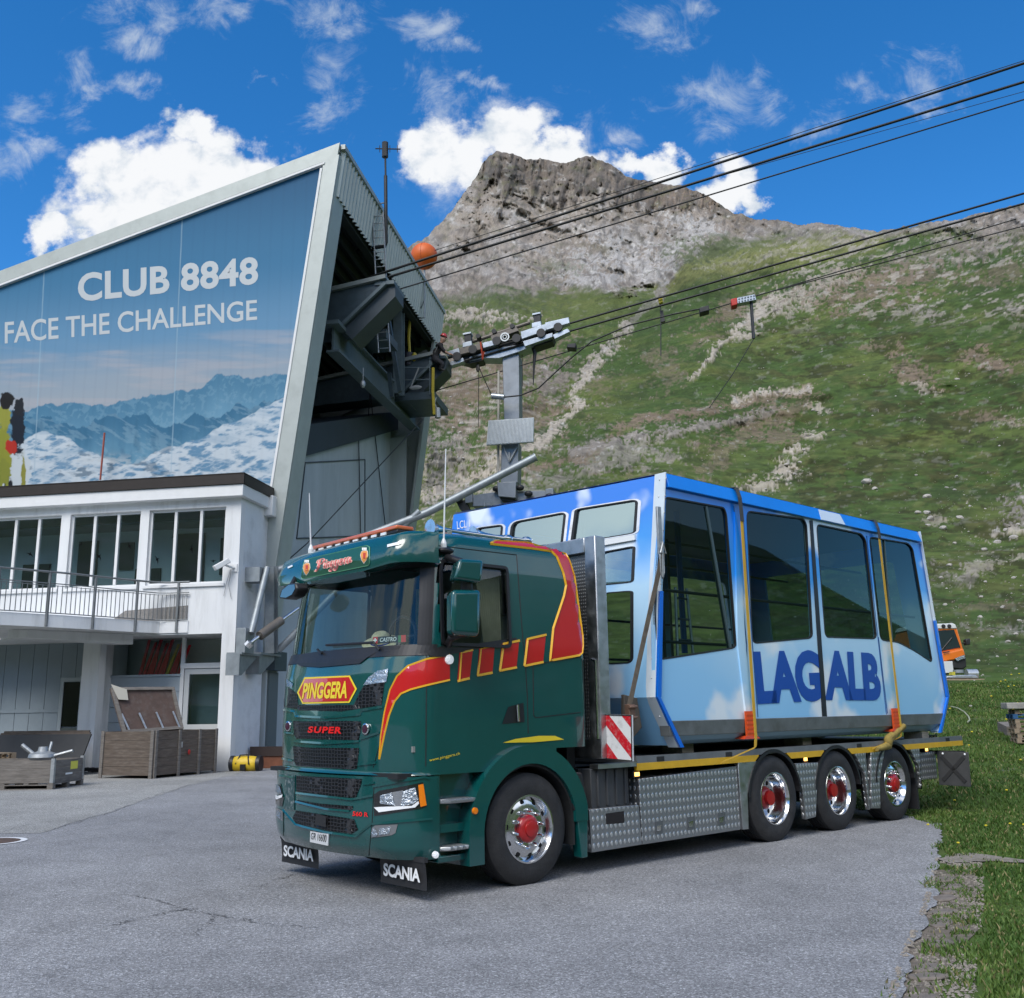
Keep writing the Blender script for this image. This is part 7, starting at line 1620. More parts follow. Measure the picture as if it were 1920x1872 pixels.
g = MB(); g.box(D1-.33, D1-.28+.03, YR-.2, YLf, ZT+.365, ZT+.70); g.box(D1-.30, D2-.18, YR-.2, YR-.15, ZT+.365, ZT+.70); g.box(D1-.33, D2-.18, YR-.2, YLf, ZT+.66, ZT+.71); ak('roof_edge', g, brown_m, rf)
g = MB(); g.box(D2-.45, D2+.1, YR-.28, YR+.02, ZT-.25, ZT+.42); ak('gutter_box', g, white_f, rf, bev=.02)
# windows
win_in = glass('window_glass', (.72, .80, .82), .08, .01)
for i, (a, b) in enumerate(wg):
    g = MB(); ringpoly(g, [(a, wz0), (b, wz0), (b, wz1), (a, wz1)], .07, lambda y, z: (D1+.10, y, z), (.08, 0, 0))
    for k in (1, 2): y = a+(b-a)*k/3; g.box(D1+.09, D1+.19, y-.045, y+.045, wz0+.07, wz1-.07)
    fr_ = ak('window', g, white_f)
    g = MB(); g.box(D1+.135, D1+.145, a+.05, b-.05, wz0+.05, wz1-.05); ak('window_pane', g, win_in, fr_)
    g = MB(); g.box(D1-.06, D1+.1, a-.06, b+.06, wz0-.09, wz0-.003); ak('window_sill', g, white_f, fr_)
    for k in range(4 if i < 2 else 3):
        cx_ = a+(b-a)*(.16+.24*k+.06*math.sin(i*3+k)); cz = 6.2+1.1*((k*.37+i*.53) % 1); s_ = .11+.05*((k+i) % 2); an = (k*1.3+i)*1.1
        P = [(-1, .25), (-.3, .12), (0, .35), (.25, .1), (1, .3), (.4, -.1), (.05, -.15), (-.05, -.55), (-.2, -.12), (-.5, 0)]
        g = MB(); g.poly([(D1+.131, cx_+s_*(u*math.cos(an)-v*math.sin(an)), cz+s_*(u*math.sin(an)+v*math.cos(an))) for u, v in P]); ak('bird_sticker', g, mat('sticker_black', (.004, .004, .005), .9, spec=.1), fr_)
# room behind the windows
room = mat('room_wall', (.62, .68, .70), .9, var=.1, vscale=1)
g = MB(); g.box(D1+1.75, D1+1.8, YR+.3, YLf, oz+.2, ZT); ak('room_back', g, room)
g = MB(); g.box(D1+.3, D1+1.75, YR+.3, YLf, oz+.05, oz+.2); ak('room_floor', g, mat('room_floor', (.35, .35, .34), .8))
g = MB()
for y, w_, z0_, z1 in ((15.1, 1.0, 5.2, 7.4), (17.6, .5, 6.3, 7.2), (16.6, .9, 5.0, 6.3), (18.9, .7, 5.2, 7.3), (20.6, 1.0, 5.2, 6.6), (14.2, .35, 6.0, 7.2)): g.box(D1+1.68, D1+1.74, y, y+w_, z0_, z1)
ak('room_furniture', g, mat('room_dark', (.035, .04, .042), .7), keep=True)
g = MB(); g.box(D1+.5, D1+1.6, YR+.4, YLf, 7.55, 7.62); ak('room_beam', g, mat('room_beam', (.10, .12, .13), .8))
# ground-floor recess: rear wall, boarded apron, glazed upper part, glass door
RX = D1+1.15
g = MB(); g.box(D1+.3, D2, oy0-.3, YLf, oz-.0, oz+.06); ak('recess_ceiling', g, white_w)
lp0, lp1 = B.onx(178, 1275, RX)[1], B.onx(338, 1275, RX)[1]; zsill = B.onx(260, 1270, RX)[2]
g = MB(); 
nb_ = 6
for k in range(nb_): z0_ = zsill*k/nb_; g.box(RX, RX+.05, lp1, lp0+.5, z0_+.012, zsill*(k+1)/nb_)
g.box(RX-.04, RX+.08, lp1-.02, lp0+.5, zsill, zsill+.07); ak('boarded_apron', g, mat('board_paint', (.36, .42, .47), .7, var=.06, vscale=2), bev=.006)
g = MB(); g.box(RX+.03, RX+.04, lp1, lp0+.5, zsill+.07, oz); ak('shop_window', g, glass('shop_glass', (.8, .85, .85), .03, .01))
g = MB(); g.box(RX+1.0, RX+1.02, oy0, YLf, 0, oz); ak('recess_back', g, mat('recess_grey', (.17, .165, .15), .9))
g = MB(); g.box(RX-.02, RX+.06, lp1-.12, lp1, 0, oz); g.box(RX-.04, RX+.1, oy0-.02, lp1, 3.02, 3.18); ak('door_post', g, white_f)
g = MB(); d0, d1 = oy0+.02, lp1-.14; ringpoly(g, [(d0, 0.05), (d1, .05), (d1, 3.0), (d0, 3.0)], .16, lambda y, z: (RX, y, z), (.07, 0, 0)); g.box(RX, RX+.07, d0+.16, d1-.16, 1.15, 1.32); dr = ak('glass_door', g, mat('door_white', (.55, .57, .58), .5))
g = MB(); g.box(RX+.03, RX+.04, d0+.1, d1-.1, .15, 2.9); ak('door_pane', g, win_in, dr)
g = MB(); g.box(RX+.5, RX+.55, d0, d1, 0, 3); ak('door_inside', g, mat('door_inside', (.20, .24, .25), .8))
# red rescue sledges / skis stacked inside
for k in range(11):
    yk = lp1+.25+k*.13; g = MB(); lean = .12*math.sin(k*2.1); h_ = 1.0+.35*((k*.37) % 1)
    g.hexa([(RX+.35, yk, zsill+.0), (RX+.42, yk, zsill+.0), (RX+.42, yk+.11, zsill+.0), (RX+.35, yk+.11, zsill+.0)], [(RX+.55, yk+lean-.25, zsill+h_), (RX+.6, yk+lean-.25, zsill+h_), (RX+.6, yk+lean-.17, zsill+h_), (RX+.55, yk+lean-.17, zsill+h_)])
    o = mk('slalom_gate', g, mat('gate_red', (.62, .02, .03), .5) if k != 3 else mat('gate_yellow', (.60, .42, .04), .5), frame=B, bev=.01); tag(o, 'yellow pole among the red ones behind the shop window' if k == 3 else 'red slalom gate panel leaning behind the shop window', 'slalom gate', None if k == 3 else 'red slalom gates behind the window')
# set-back garage wall on the left with door
GX = D1+2.0
bt = mat('board_blue_grey', (.26, .31, .35), .75, var=.08, vscale=1.5)
g = MB(); gy0 = cy1+.25; n_ = 22
for k in range(n_): y0_ = gy0+k*.52; g.box(GX, GX+.06, y0_+.008, y0_+.512, 0, oz)
g.box(GX-.03, GX+.0, gy0+1.55, gy0+12, 1.75, 1.86); ak('garage_wall', g, bt)
g = MB(); g.box(D1+.35, GX, cy1, cy1+.28, 0, oz); ak('garage_side', g, white_w)
da, db = B.onx(158, 1330, GX-.06)[1], B.onx(116, 1330, GX-.06)[1]
g = MB(); ringpoly(g, [(da-.15, 0), (db+.12, 0), (db+.12, 2.85), (da-.15, 2.85)], .13, lambda y, z: (GX-.08, y, z), (.08, 0, 0)); gd = ak('side_door', g, mat('door_grey', (.36, .41, .44), .6))
g = MB(); g.box(GX-.05, GX-.01, da-.02, db-.01, 1.3, 2.7); ak('door_pane', g, mat('pane_dark', (.008, .009, .010), .15), gd)
g = MB(); g.box(GX-.05, GX-.01, da-.02, db-.01, .1, 1.25); ak('door_panel', g, mat('pane_grey', (.12, .14, .14), .2), gd)
# service door at the far right under the bracket
dq = [B.ony(*p, YR-.01) for p in ((494, 1440), (519, 1440), (519, 1268), (496, 1268))]
g = MB(); g.box(D2+.0, D2+.88, 13.0, 13.28, 0, 8.0); hk('plinth_wall', g, conc)
g = MB(); g.box(D2+.1, D2+.8, 12.93, 13.0, .1, 2.9); hd = hk('service_door', g, mat('door_green_grey', (.11, .14, .15), .6)); g = MB(); g.box(D2-.05, D2+.9, 12.7, 13.0, 2.95, 3.55); hk('door_hood', g, girder, hd)
g = MB(); g.tube([B.ony(515, 960, YR-.06), B.ony(505, 1060, YR-.06)], .03, 6); ak('conduit', g, steel_g)
# balcony / walkway running out to the left, with railing
be = [B.onz(x, y, 4.38) for x, y in ((352, 1172), (300, 1167), (235, 1162), (120, 1154), (0, 1147), (-120, 1140), (-400, 1128))]
g = MB(); n_ = len(be); be = [np.array([p[0], p[1], 0]) if p[0] < D1-.05 else np.array([D1-.04, bp(q_[0], q_[1], D1-.04)[1], 0]) for p, q_ in zip(be, ((352, 1172), (300, 1167), (235, 1162), (120, 1154), (0, 1147), (-120, 1140), (-400, 1128)))]
top_ = [(p[0], p[1], 4.38) for p in be]; bot_ = [(p[0], p[1], 4.03) for p in be]
bk_t = [(D1-.002, p[1]+.0, 4.38) for p in be]; bk_b = [(D1-.002, p[1], 4.03) for p in be]
vs = top_+bot_+bk_t+bk_b; g.add(vs, [f for i in range(n_-1) for f in ((i, i+1, n_+i+1, n_+i), (i, i+1, 2*n_+i+1, 2*n_+i), (n_+i, n_+i+1, 3*n_+i+1, 3*n_+i))]+[(0, n_, 3*n_, 2*n_)]); wk = ak('walkway_slab', g, white_w)
g = MB(); a = B.onz(240, 1186, 3.98); g.hexa([(D1-.0, 16.4, 3.72), (D1-.0, 17.0, 3.72), (D1-.0, 17.0, 4.02), (D1-.0, 16.4, 4.02)][::1], [(D1-2.6, 18.1, 3.80), (D1-2.6, 18.7, 3.80), (D1-2.6, 18.7, 4.02), (D1-2.6, 18.1, 4.02)]); ak('walkway_beam', g, white_w, wk)
g = MB(); a, b = fz(352, 1150)[0], fz(235, 1150)[0]; g.prism([(D1-.02, a, 4.42), (D1-.02, b+.5, 4.42), (D1-.02, b, 4.75), (D1-.02, a, 4.85)], (.018, 0, 0)); ak('stone_plinth', g, mat('granite', (.22, .21, .20), .8, var=.5, vscale=30))
rail = thing('balcony_railing', 'grey steel railing with thin balusters along the annex walkway', 'railing', B, (be[2][0], be[2][1], 4.38))
rs = mat('railing_steel', (.20, .215, .225), .5, .6, var=.15, vscale=6)
line_ = [np.array([p[0]-.03, p[1], 4.38]) for p in be]
cum = [0]
for p, q in zip(line_, line_[1:]): cum.append(cum[-1]+np.linalg.norm(q-p))
def along(s_): 
    return np.array([np.interp(s_, cum, [p[k] for p in line_]) for k in range(3)])
g = MB(); g.tube([along(s_)+[0, 0, 1.18] for s_ in np.linspace(0, cum[-1], 30)], .03, 8); mk('handrail', g, rs, rail, smooth=60)
g = MB(); g.tube([along(s_)+[0, 0, .86] for s_ in np.linspace(0, cum[-1], 30)], .016, 6); g.tube([along(s_)+[0, 0, .80] for s_ in np.linspace(0, cum[-1], 30)], .01, 6); g.tube([along(s_)+[0, 0, .04] for s_ in np.linspace(0, cum[-1], 30)], .016, 6); mk('rail_bar', g, rs, rail, keep=True)
for k in range(8):
    p = along(.35+k*1.33); g = MB(); g.box(p[0]-.03, p[0]+.03, p[1]-.03, p[1]+.03, 4.05, 5.55); mk('rail_post', g, rs, rail)
g = MB(); s_ = .06
while s_ < cum[-1]-.1: p = along(s_); g.box(p[0]-.009, p[0]+.009, p[1]-.009, p[1]+.009, 4.42, 5.2); s_ += .135
mk('balusters', g, rs, rail)['kind'] = 'stuff'
# security camera
cq = bp(440, 1065, D1-.02)
sc_ = thing('security_camera', 'white security camera on the annex corner by the windows', 'security camera', B, cq)
g = MB(); a, b = bp(402, 1066, D1-.55), bp(429, 1051, D1-.25); g.beam(a, b, .2, .16, (0, 0, 1)); mk('housing', g, white_f, sc_, bev=.02)
g = MB(); g.tube([cq, cq+np.array([-.12, .05, 0]), (a*.3+b*.7)-np.array([0, 0, .06])], .035, 8); g.box(cq[0]-.02, cq[0]+.04, cq[1]-.08, cq[1]+.08, cq[2]-.12, cq[2]+.12); mk('bracket', g, white_f, sc_)
g = MB(); g.tube([cq+np.array([-.02, .1, -.05]), cq+np.array([-.03, .16, -.5]), cq+np.array([-.02, .05, -.95])], .008, 5); g.tube([cq+np.array([-.02, .12, -.05]), cq+np.array([-.03, .24, -.5]), cq+np.array([-.02, .3, -.85])], .008, 5); mk('loose_cable', g, mat('cable_grey', (.3, .31, .32), .6), sc_)
# swing jib on the annex side wall: brackets, post, two long pipes, damper
jib = thing('swing_jib', 'grey tubular swing jib reaching from the annex wall out behind the lorry', 'jib', B, (D2-1, 12.7, 3.4))
gal = mat('jib_galvanised', (.27, .30, .32), .5, .5, var=.2, vscale=4)
def jk(name, mb, m=gal, parent=None, **k): return mk(name, mb, m, parent or jib, **k)
JY = 12.62
for x0, x1 in ((441, 470), (478, 508)):
    a = B.ony(x0, 1226, JY+.2); b = B.ony(x1, 1226, JY+.2); c = B.ony(x0, 1253, JY+.2)
    g = MB(); g.box(a[0], b[0]+.35, JY+.0, YR, a[2]-.02, a[2]+.04); g.prism([(a[0]+.0, JY+.1, a[2]-.02), (b[0]+.3, JY+.1, a[2]-.02), (a[0]+.25, JY+.1, a[2]-.62), (a[0], JY+.1, a[2]-.62)], (0, .03, 0)); g.box(a[0]-.02, a[0]+.05, JY+.05, YR, a[2]-.62, a[2]); jk('wall_bracket', g)
p0, p1 = B.ony(509, 1062, JY), B.ony(509, 1225, JY); g = MB(); g.ibeam(p1, p0, .3, .34, .04, (1, 0, 0)); jk('jib_post', g)
p2, p3 = B.ony(501, 1065, JY-.1), B.ony(471, 1188, JY-.1); g = MB(); g.tube([p2, p3], .10, 10); jk('brace_tube', g, smooth=60)
g = MB(); q0, q1 = B.ony(461, 1178, JY), B.ony(468, 1226, JY); g.box(q0[0]-.1, q1[0]+.18, JY-.05, JY+.25, q1[2], q0[2]); jk('foot_block', g, bev=.01)
g = MB(); q0 = B.ony(487, 1066, JY); g.box(q0[0], q0[0]+.5, JY, YR, q0[2]-.4, q0[2]+.05); jk('top_mount', g)
end = B.onx(1003, 858, 30.2); mid_ = B.onx(800, 962, 30.0)
g = MB(); g.tube([p0+np.array([.3, -.1, -.1]), mid_, end], .13, 12); g.cyl(end, end+(end-mid_)/np.linalg.norm(end-mid_)*.04, .145, 14); jk('long_pipe', g, smooth=60)
g = MB(); g.tube([p1+np.array([.3, -.1, .1]), B.onx(690, 1050, 29.9), mid_+np.array([-.1, .2, .05])], .11, 10); jk('lower_pipe', g, smooth=60)
g = MB(); a, b = B.ony(470, 1205, JY-.3), B.ony(545, 1151, JY-.9); d_ = (b-a); g.cyl(a+d_*.22, a+d_*.75, .14, 14); jk('damper', g, mat('damper_brown', (.13, .115, .10), .5, .3, grime=(.2, .18, .16), gscale=5), smooth=50)
g = MB(); g.cyl(a, b+d_*.2, .05, 10); g.tube([a+np.array([0, .1, -.1]), a], .12, 8); jk('damper_rod', g, chrome)
# ---------- loose things by the wall
wood = mat('weathered_wood', (.112, .088, .070), .9, var=.3, vscale=3, stretch=(1.2, 1.2, 9), bump=.5, bscale=12, grime=(.19, .16, .135), gscale=2.5)
wood_g = mat('grey_wood', (.17, .155, .14), .9, var=.35, vscale=3, stretch=(1.2, 1.2, 9), bump=.5, bscale=12, grime=(.10, .09, .08), gscale=2)
wood_l = mat('pallet_wood', (.30, .235, .165), .9, var=.3, vscale=4, stretch=(1.5, 1.5, 6), bump=.4, bscale=12)
c0_, c1, c2 = B.onz(285, 1461, 0), B.onz(404, 1449, 0), B.onz(219, 1453, 0)
ux = (c1-c0_); Lx = np.linalg.norm(ux); ux /= Lx; uy = np.array([-ux[1], ux[0], 0]); 
if uy[1] < 0: uy = -uy
ly = min(1.75, abs((c2-c0_)@uy)); hz_ = 1.22
class Loc:
    def __init__(s, o, ux, uy): s.o, s.ux, s.uy = np.array(o, float), ux, uy
    def __call__(s, x, y, z): return s.o+s.ux*x+s.uy*y+np.array([0, 0, z])
def lbox(mb, lc, x0, x1, y0_, y1, z0_, z1, mi=0):
    return mb.hexa([lc(x0, y0_, z0_), lc(x1, y0_, z0_), lc(x1, y1, z0_), lc(x0, y1, z0_)], [lc(x0, y0_, z1), lc(x1, y0_, z1), lc(x1, y1, z1), lc(x0, y1, z1)], mi)
lc = Loc(c0_, ux, uy)
cr = thing('wooden_chest', 'large open weathered wooden chest standing by the annex door', 'chest', B, c0_)
g = MB()
for k in range(5): z0_ = .08+k*.225; lbox(g, lc, 0, Lx, 0, .05, z0_, z0_+.218); lbox(g, lc, 0, Lx, ly-.05, ly, z0_, z0_+.218)
for k in range(5): z0_ = .08+k*.225; lbox(g, lc, -.002, .05, .05, ly-.05, z0_, z0_+.218); lbox(g, lc, Lx-.05, Lx+.002, .05, ly-.05, z0_, z0_+.218)
lbox(g, lc, .05, Lx-.05, .05, ly-.05, .1, .14); mk('box', g, wood, cr)
g = MB()
for x in (.02, Lx*.36, Lx*.68, Lx-.1): lbox(g, lc, x, x+.09, -.04, 0, 0, hz_)
for y_ in (.0, ly-.12): lbox(g, lc, -.04, -.002, y_, y_+.1, 0, hz_)
mk('batten', g, wood_g, cr, bev=.006, keep=True)
lid0, lid1, lid2, lid3 = bp(228, 1366, 24.9), bp(340, 1358, 26.4), bp(325, 1290, 26.6), bp(207, 1291, 25.1)
lid0 = lid0-(lid3-lid0)*.14; lid1 = lid1-(lid2-lid1)*.14
g = MB(); nrm = np.cross(lid1-lid0, lid3-lid0); nrm /= np.linalg.norm(nrm); nrm = nrm if nrm[0] > 0 else -nrm; g.prism([lid0, lid1, lid2, lid3], nrm*.05); li = mk('lid', g, mat('lid_brown', (.085, .055, .045), .8, var=.25, vscale=4, grime=(.12, .10, .09), gscale=5), cr)
g = MB()
def lidp(u, v): return (lid0*(1-u)+lid1*u)*(1-v)+(lid3*(1-u)+lid2*u)*v
for a, b in (((0, .03), (1, .03)), ((.02, 0), (.02, 1)), ((.98, 0), (.98, 1)), ((0, .97), (1, .97))): g.beam(lidp(*a)-nrm*.03, lidp(*b)-nrm*.03, .09, .06, nrm)
mk('lid_frame', g, wood_g, li)
g = MB()
for u in (.1, .38, .66, .94): g.beam(lidp(u, .02)-nrm*.05, lidp(u-.05, .42)-nrm*.04, .05, .02, nrm)
mk('hinge_strap', g, steel_g, li, keep=True)
g = MB(); g.prism([lidp(*p)-nrm*.075 for p in ((.05, .72), (.2, .70), (.22, .94), (.0, 1.06))], -nrm*.006); mk('paper_sheet', g, mat('old_paper', (.42, .40, .34), .8), li)
g = MB(); q = lc(Lx*.52, -.05, .62); g.ball(q, .07, 8, 6, (1, .3, 1)); mk('red_tag', g, mat('tag_red', (.45, .02, .015), .5), cr)
g = MB(); q = lc(Lx*.40, -.05, .9); g.tube([q, q+np.array([0, 0, -.15])], .02, 6); mk('hasp', g, steel_g, cr)
# small crate on its pallet
s0, s1, s2 = B.onz(98, 1481, 0), B.onz(160, 1471, 0), B.onz(5, 1470, 0)
ux2 = s1-s0; L2 = np.linalg.norm(ux2); ux2 /= L2; uy2 = np.array([-ux2[1], ux2[0], 0]); uy2 = uy2 if uy2[1] > 0 else -uy2
w2 = abs((s2-s0)@uy2); w2 = min(w2, 2.4); L2 = min(L2, 1.5)
def pallet(lc, L, w_, m_, name='pallet'):
    g = MB()
    for k in range(5): y_ = k*(w_-.12)/4; lbox(g, lc, 0, L, y_, y_+.11, .115, .14)
    for k in range(3): x = k*(L-.12)/2; lbox(g, lc, x, x+.12, 0, w_, .09, .113); lbox(g, lc, x, x+.12, 0, w_, 0, .02)
    for i in range(3):
        for j in range(3): x = i*(L-.13)/2; y_ = j*(w_-.13)/2; lbox(g, lc, x, x+.13, y_, y_+.13, .022, .088)
    return g
lc2 = Loc(s0, ux2, uy2)
pl = mk('pallet', pallet(lc2, L2, w2, wood_g), wood_g, frame=B); tag(pl, 'grey wooden pallet under the small crate', 'pallet')
sc2 = thing('small_crate', 'low grey wooden crate filled with steel parts on a pallet', 'crate', B, lc2(0, 0, .142))
g = MB()
for k in range(3): z0_ = .145+k*.165; lbox(g, lc2, .02, L2-.02, .02, .05, z0_, z0_+.158); lbox(g, lc2, .02, L2-.02, w2-.05, w2-.02, z0_, z0_+.158); lbox(g, lc2, .02, .05, .05, w2-.05, z0_, z0_+.158); lbox(g, lc2, L2-.05, L2-.02, .05, w2-.05, z0_, z0_+.158)
lbox(g, lc2, .05, L2-.05, .05, w2-.05, .145, .16); mk('crate_boards', g, wood_g, sc2)
g = MB()
for x, y_ in ((.0, .0), (L2-.08, .0), (.0, w2-.08)): lbox(g, lc2, x, x+.08, y_, y_+.08, .145, .68)
mk('corner_iron', g, steel_g, sc2, keep=True)
g = MB(); lbox(g, lc2, L2*.55, L2*.78, .012, .018, .40, .58); mk('yellow_label', g, mat('label_yellow', (.70, .66, .10), .6), sc2)
g = MB(); lbox(g, lc2, L2*.40, L2*.62, .012, .018, .29, .33); mk('white_mark', g, white_l, sc2)
st = thing('steel_fitting', 'grey steel fitting with handles lying in the small crate', 'fitting', B, lc2(L2*.5, w2*.35, .6))
g = MB(); c = lc2(L2*.55, w2*.3, .62); g.lathe([(.28, 0), (.32, .06), (.3, .14), (.12, .2), (.1, .3), (0, .3)], c, (0, 0, 1), 18); mk('body', g, steel_g, st, smooth=45)
g = MB(); g.tube([c+np.array([.0, .2, .1]), c+np.array([-.1, .5, .35])], .05, 8); g.tube([c+np.array([0, -.25, .08]), c+np.array([.1, -.7, .2])], .04, 8); g.tube([c+np.array([.2, 0, .1]), c+np.array([.3, 0, .4])], .03, 8); mk('handle', g, steel_g, st)
# pallets and dark panels at the left edge
q0 = B.onz(0, 1472, 0)
lcp = Loc((22.6, 17.6, 0), np.array([.96, -.28, 0]), np.array([.28, .96, 0]))
for k in range(5):
    l3 = Loc(lcp.o+np.array([.03*math.sin(k*2), .04*math.cos(k*3), .143*k]), lcp.ux, lcp.uy); o = mk('pallet', pallet(l3, 1.2, .9, wood_l), wood_l if k > 2 else wood_g, frame=B)
    tag(o, 'wooden pallet in the stack at the left edge', 'pallet', 'stacked pallets at the left edge')
for k in range(3):
    g = MB(); g.prism([(25.6+.14*k, 16.75+.12*k, 0), (25.6+.14*k, 19.5, 0), (25.9+.14*k, 19.5, 1.12+.05*k), (25.9+.14*k, 16.55+.12*k, 1.12+.05*k)], (.05, 0, 0)); o = mk('dark_panel', g, mat('panel_dark', (.022, .024, .027), .5, var=.2, vscale=3) if k == 0 else wood, frame=B); tag(o, ('dark board leaning in front of two wooden boards by the garage' if k == 0 else 'wooden board leaning behind the dark board by the garage'), 'board', None if k == 0 else 'boards behind the dark board')
# hose coil, poster bag, duffel, planter
hc_ = B.onz(195, 1449, 0); g = MB(); rr = random.Random(3); P = []
for k in range(90): t = k*.42; r_ = .42+.1*math.sin(k*.9); P.append(hc_+np.array([r_*.6*math.sin(t)+.1*math.sin(k*.3), r_*1.5*math.cos(t), .03+.11*rr.random()]))
g.tube(P, .022, 5); tag(mk('black_hose', g, rub, frame=B, smooth=70), 'tangled black hose on the ground beside the chest', 'hose')
a = B.onz(412, 1446, 0); pb = thing('display_bag', 'clear bag with a pink picture leaning at the white pier', 'bag', B, a)
g = MB(); g.prism([a+np.array(p) for p in ((0, .28, 0), (0, -.22, 0), (.16, -.27, .68), (.16, .22, .68))], (.05, 0, 0)); mk('bag', g, mat('bag_black', (.015, .015, .017), .25), pb, bev=.02)
g = MB(); g.prism([a+np.array(p) for p in ((-.0, .16, .06), (-.0, -.14, .06), (.11, -.16, .58), (.11, .12, .58))], (-.008, 0, 0)); mk('picture', g, mat('bag_picture', (.50, .42, .46), .35, var=.5, vscale=9, grime=(.5, .05, .1), gscale=6), pb)
b0 = B.onz(460, 1446, 0)
df = thing('duffel_bag', 'black and yellow duffel bag on the ground in front of the lorry', 'duffel bag', B, b0)
g = MB(); g.lathe([(0, -.44), (.16, -.44), (.20, -.40), (.225, -.2), (.23, 0), (.22, .2), (.19, .40), (.15, .44), (0, .44)], b0+np.array([0, 0, .2]), (.1, -1, 0), 22); mk('bag_body', g, mat('bag_yellow', (.62, .42, .02), .5, var=.15, vscale=7, bump=.4, bscale=9), df, smooth=60)
g = MB()
for s0_ in (-.46, .32): g.lathe([(.17, s0_), (.232, s0_+.03), (.236, s0_+.1), (.225, s0_+.14)], b0+np.array([0, 0, .2]), (.1, -1, 0), 22)
g.tube([b0+np.array([-.24, .2, .2]), b0+np.array([-.12, .12, .45]), b0+np.array([-.08, -.1, .46]), b0+np.array([-.24, -.2, .2])], .022, 6); g.box(b0[0]-.25, b0[0]-.19, b0[1]-.1, b0[1]+.06, .02, .2); mk('bag_trim', g, blk, df, smooth=60)
pp = [B.onz(*p, 0) for p in ((478, 1441), (520, 1438))]
plt_ = thing('planter_box', 'brown wooden planter box behind the duffel bag', 'planter', B, pp[0])
g = MB(); g.hexa([(pp[0][0], pp[0][1]-.0, 0), (pp[0][0], pp[0][1]-1.5, 0), (pp[0][0]+.4, pp[0][1]-1.5, 0), (pp[0][0]+.4, pp[0][1], 0)], [(pp[0][0]-.08, pp[0][1]+.12, .62), (pp[0][0]-.08, pp[0][1]-1.6, .62), (pp[0][0]+.5, pp[0][1]-1.6, .62), (pp[0][0]+.5, pp[0][1]+.12, .62)]); mk('planter', g, mat('planter_brown', (.20, .075, .04), .7, var=.25, vscale=5), plt_, bev=.01)
g = MB(); g.hexa([(pp[0][0]-.085, pp[0][1]+.125, .36), (pp[0][0]-.085, pp[0][1]-1.6, .36), (pp[0][0]-.02, pp[0][1]-1.6, .36), (pp[0][0]-.02, pp[0][1]+.12, .36)], [(pp[0][0]-.12, pp[0][1]+.14, .64), (pp[0][0]-.12, pp[0][1]-1.62, .64), (pp[0][0]-.02, pp[0][1]-1.62, .64), (pp[0][0]-.02, pp[0][1]+.14, .64)]); mk('dark_band', g, mat('planter_dark', (.045, .03, .026), .7), plt_)
# ------------------------------------------------------------------ ropes, running gear and hanger
rope_m = mat('rope_steel', (.030, .031, .033), .5, .6, var=.2, vscale=20)
XC = 41.5
def rope(label, p, q, x, r, sag=.0, grp=None):
    a, b = bp(*p, x), bp(*q, x); d = b-a; b = b+d*.8; n = 24
    P = [a+(b-a)*t-np.array([0, 0, sag*4*t*(1-t)]) for t in np.linspace(0, 1, n)]
    g = MB(); g.tube(P, r, 8); o = mk('track_rope', g, rope_m, frame=B, origin=a, smooth=60); tag(o, label, 'cable', grp); return o
rope('uppermost thick track rope leaving the near rope girder', (690, 521), (1920, 119), 33.4, .05)
rope('second thick track rope leaving the near rope girder', (728, 520), (1920, 154), 33.4, .05)
rope('dark haulage rope leaving just below the near saddle', (741, 545), (1920, 187), 33.6, .028)
rope('thin grey wire strung just above the uppermost rope', (815, 470), (1920, 114), 34.6, .014)
rope('thin wire crossing between the near track ropes and the haulage rope', (820, 478), (1920, 172), 36.5, .012)
rope('upper track rope carrying the running gear', (840, 672), (1920, 363), XC-.3, .05)
rope('lower track rope carrying the running gear', (845, 684), (1920, 382), XC-.3, .05)
rope('haulage rope running below the running gear', (800, 738), (1395, 562), XC, .026, 0)
rope('haulage rope above the clamp on the green hillside', (1412, 556), (1920, 424), XC, .026, 0)
gear = thing('running_gear', 'steel cable car running gear with rollers standing on the track ropes', 'running gear', B, bp(950, 660, XC))
gsil = mat('gear_silver', (.42, .46, .50), .38, .6, var=.2, vscale=3, grime=(.26, .29, .32), gscale=4); gdark = mat('gear_dark', (.035, .036, .038), .5, .4, var=.2, vscale=4); gbrown = mat('gear_brown', (.14, .125, .11), .5, .4, var=.2, vscale=4)
def gk(name, mb, m, parent=None, **k): return mk(name, mb, m, parent or gear, **k)
def slab(pts, x, th): g = MB(); g.prism([bp(*p, x) for p in pts], (th, 0, 0)); return g
gk('hanger_bracket', slab([(907, 661), (937, 652), (986, 644), (999, 640), (1000, 649), (973, 660), (935, 672), (906, 672), (880, 678), (880, 669)], XC-.25, .8), gsil, bev=.02)
for i, q in enumerate(([(1022, 605), (1066, 595), (1068, 606), (1024, 619)], [(976, 622), (1024, 607), (1024, 620), (978, 636)], [(904, 643), (932, 637), (932, 646), (906, 653)], [(836, 660), (860, 653), (862, 662), (838, 668)])): gk('side_frame', slab(q, XC-.55, .35), gsil, bev=.015)
for q in ([(1036, 628), (1064, 616), (1069, 622), (1040, 636)], [(842, 679), (868, 671), (870, 678), (846, 686)], [(980, 640), (1036, 624), (1036, 632), (984, 650)]): gk('lower_frame', slab(q, XC-.5, .4), gsil, bev=.015)
gk('main_beam', slab([(858, 665), (1040, 614), (1040, 624), (860, 677)], XC-.2, .7), gdark)
gk('lower_beam', slab([(862, 676), (905, 664), (905, 676), (880, 682)], XC-.2, .7), gdark)
gk('lower_beam', slab([(998, 640), (1040, 630), (1036, 640), (1000, 652)], XC-.2, .7), gdark)
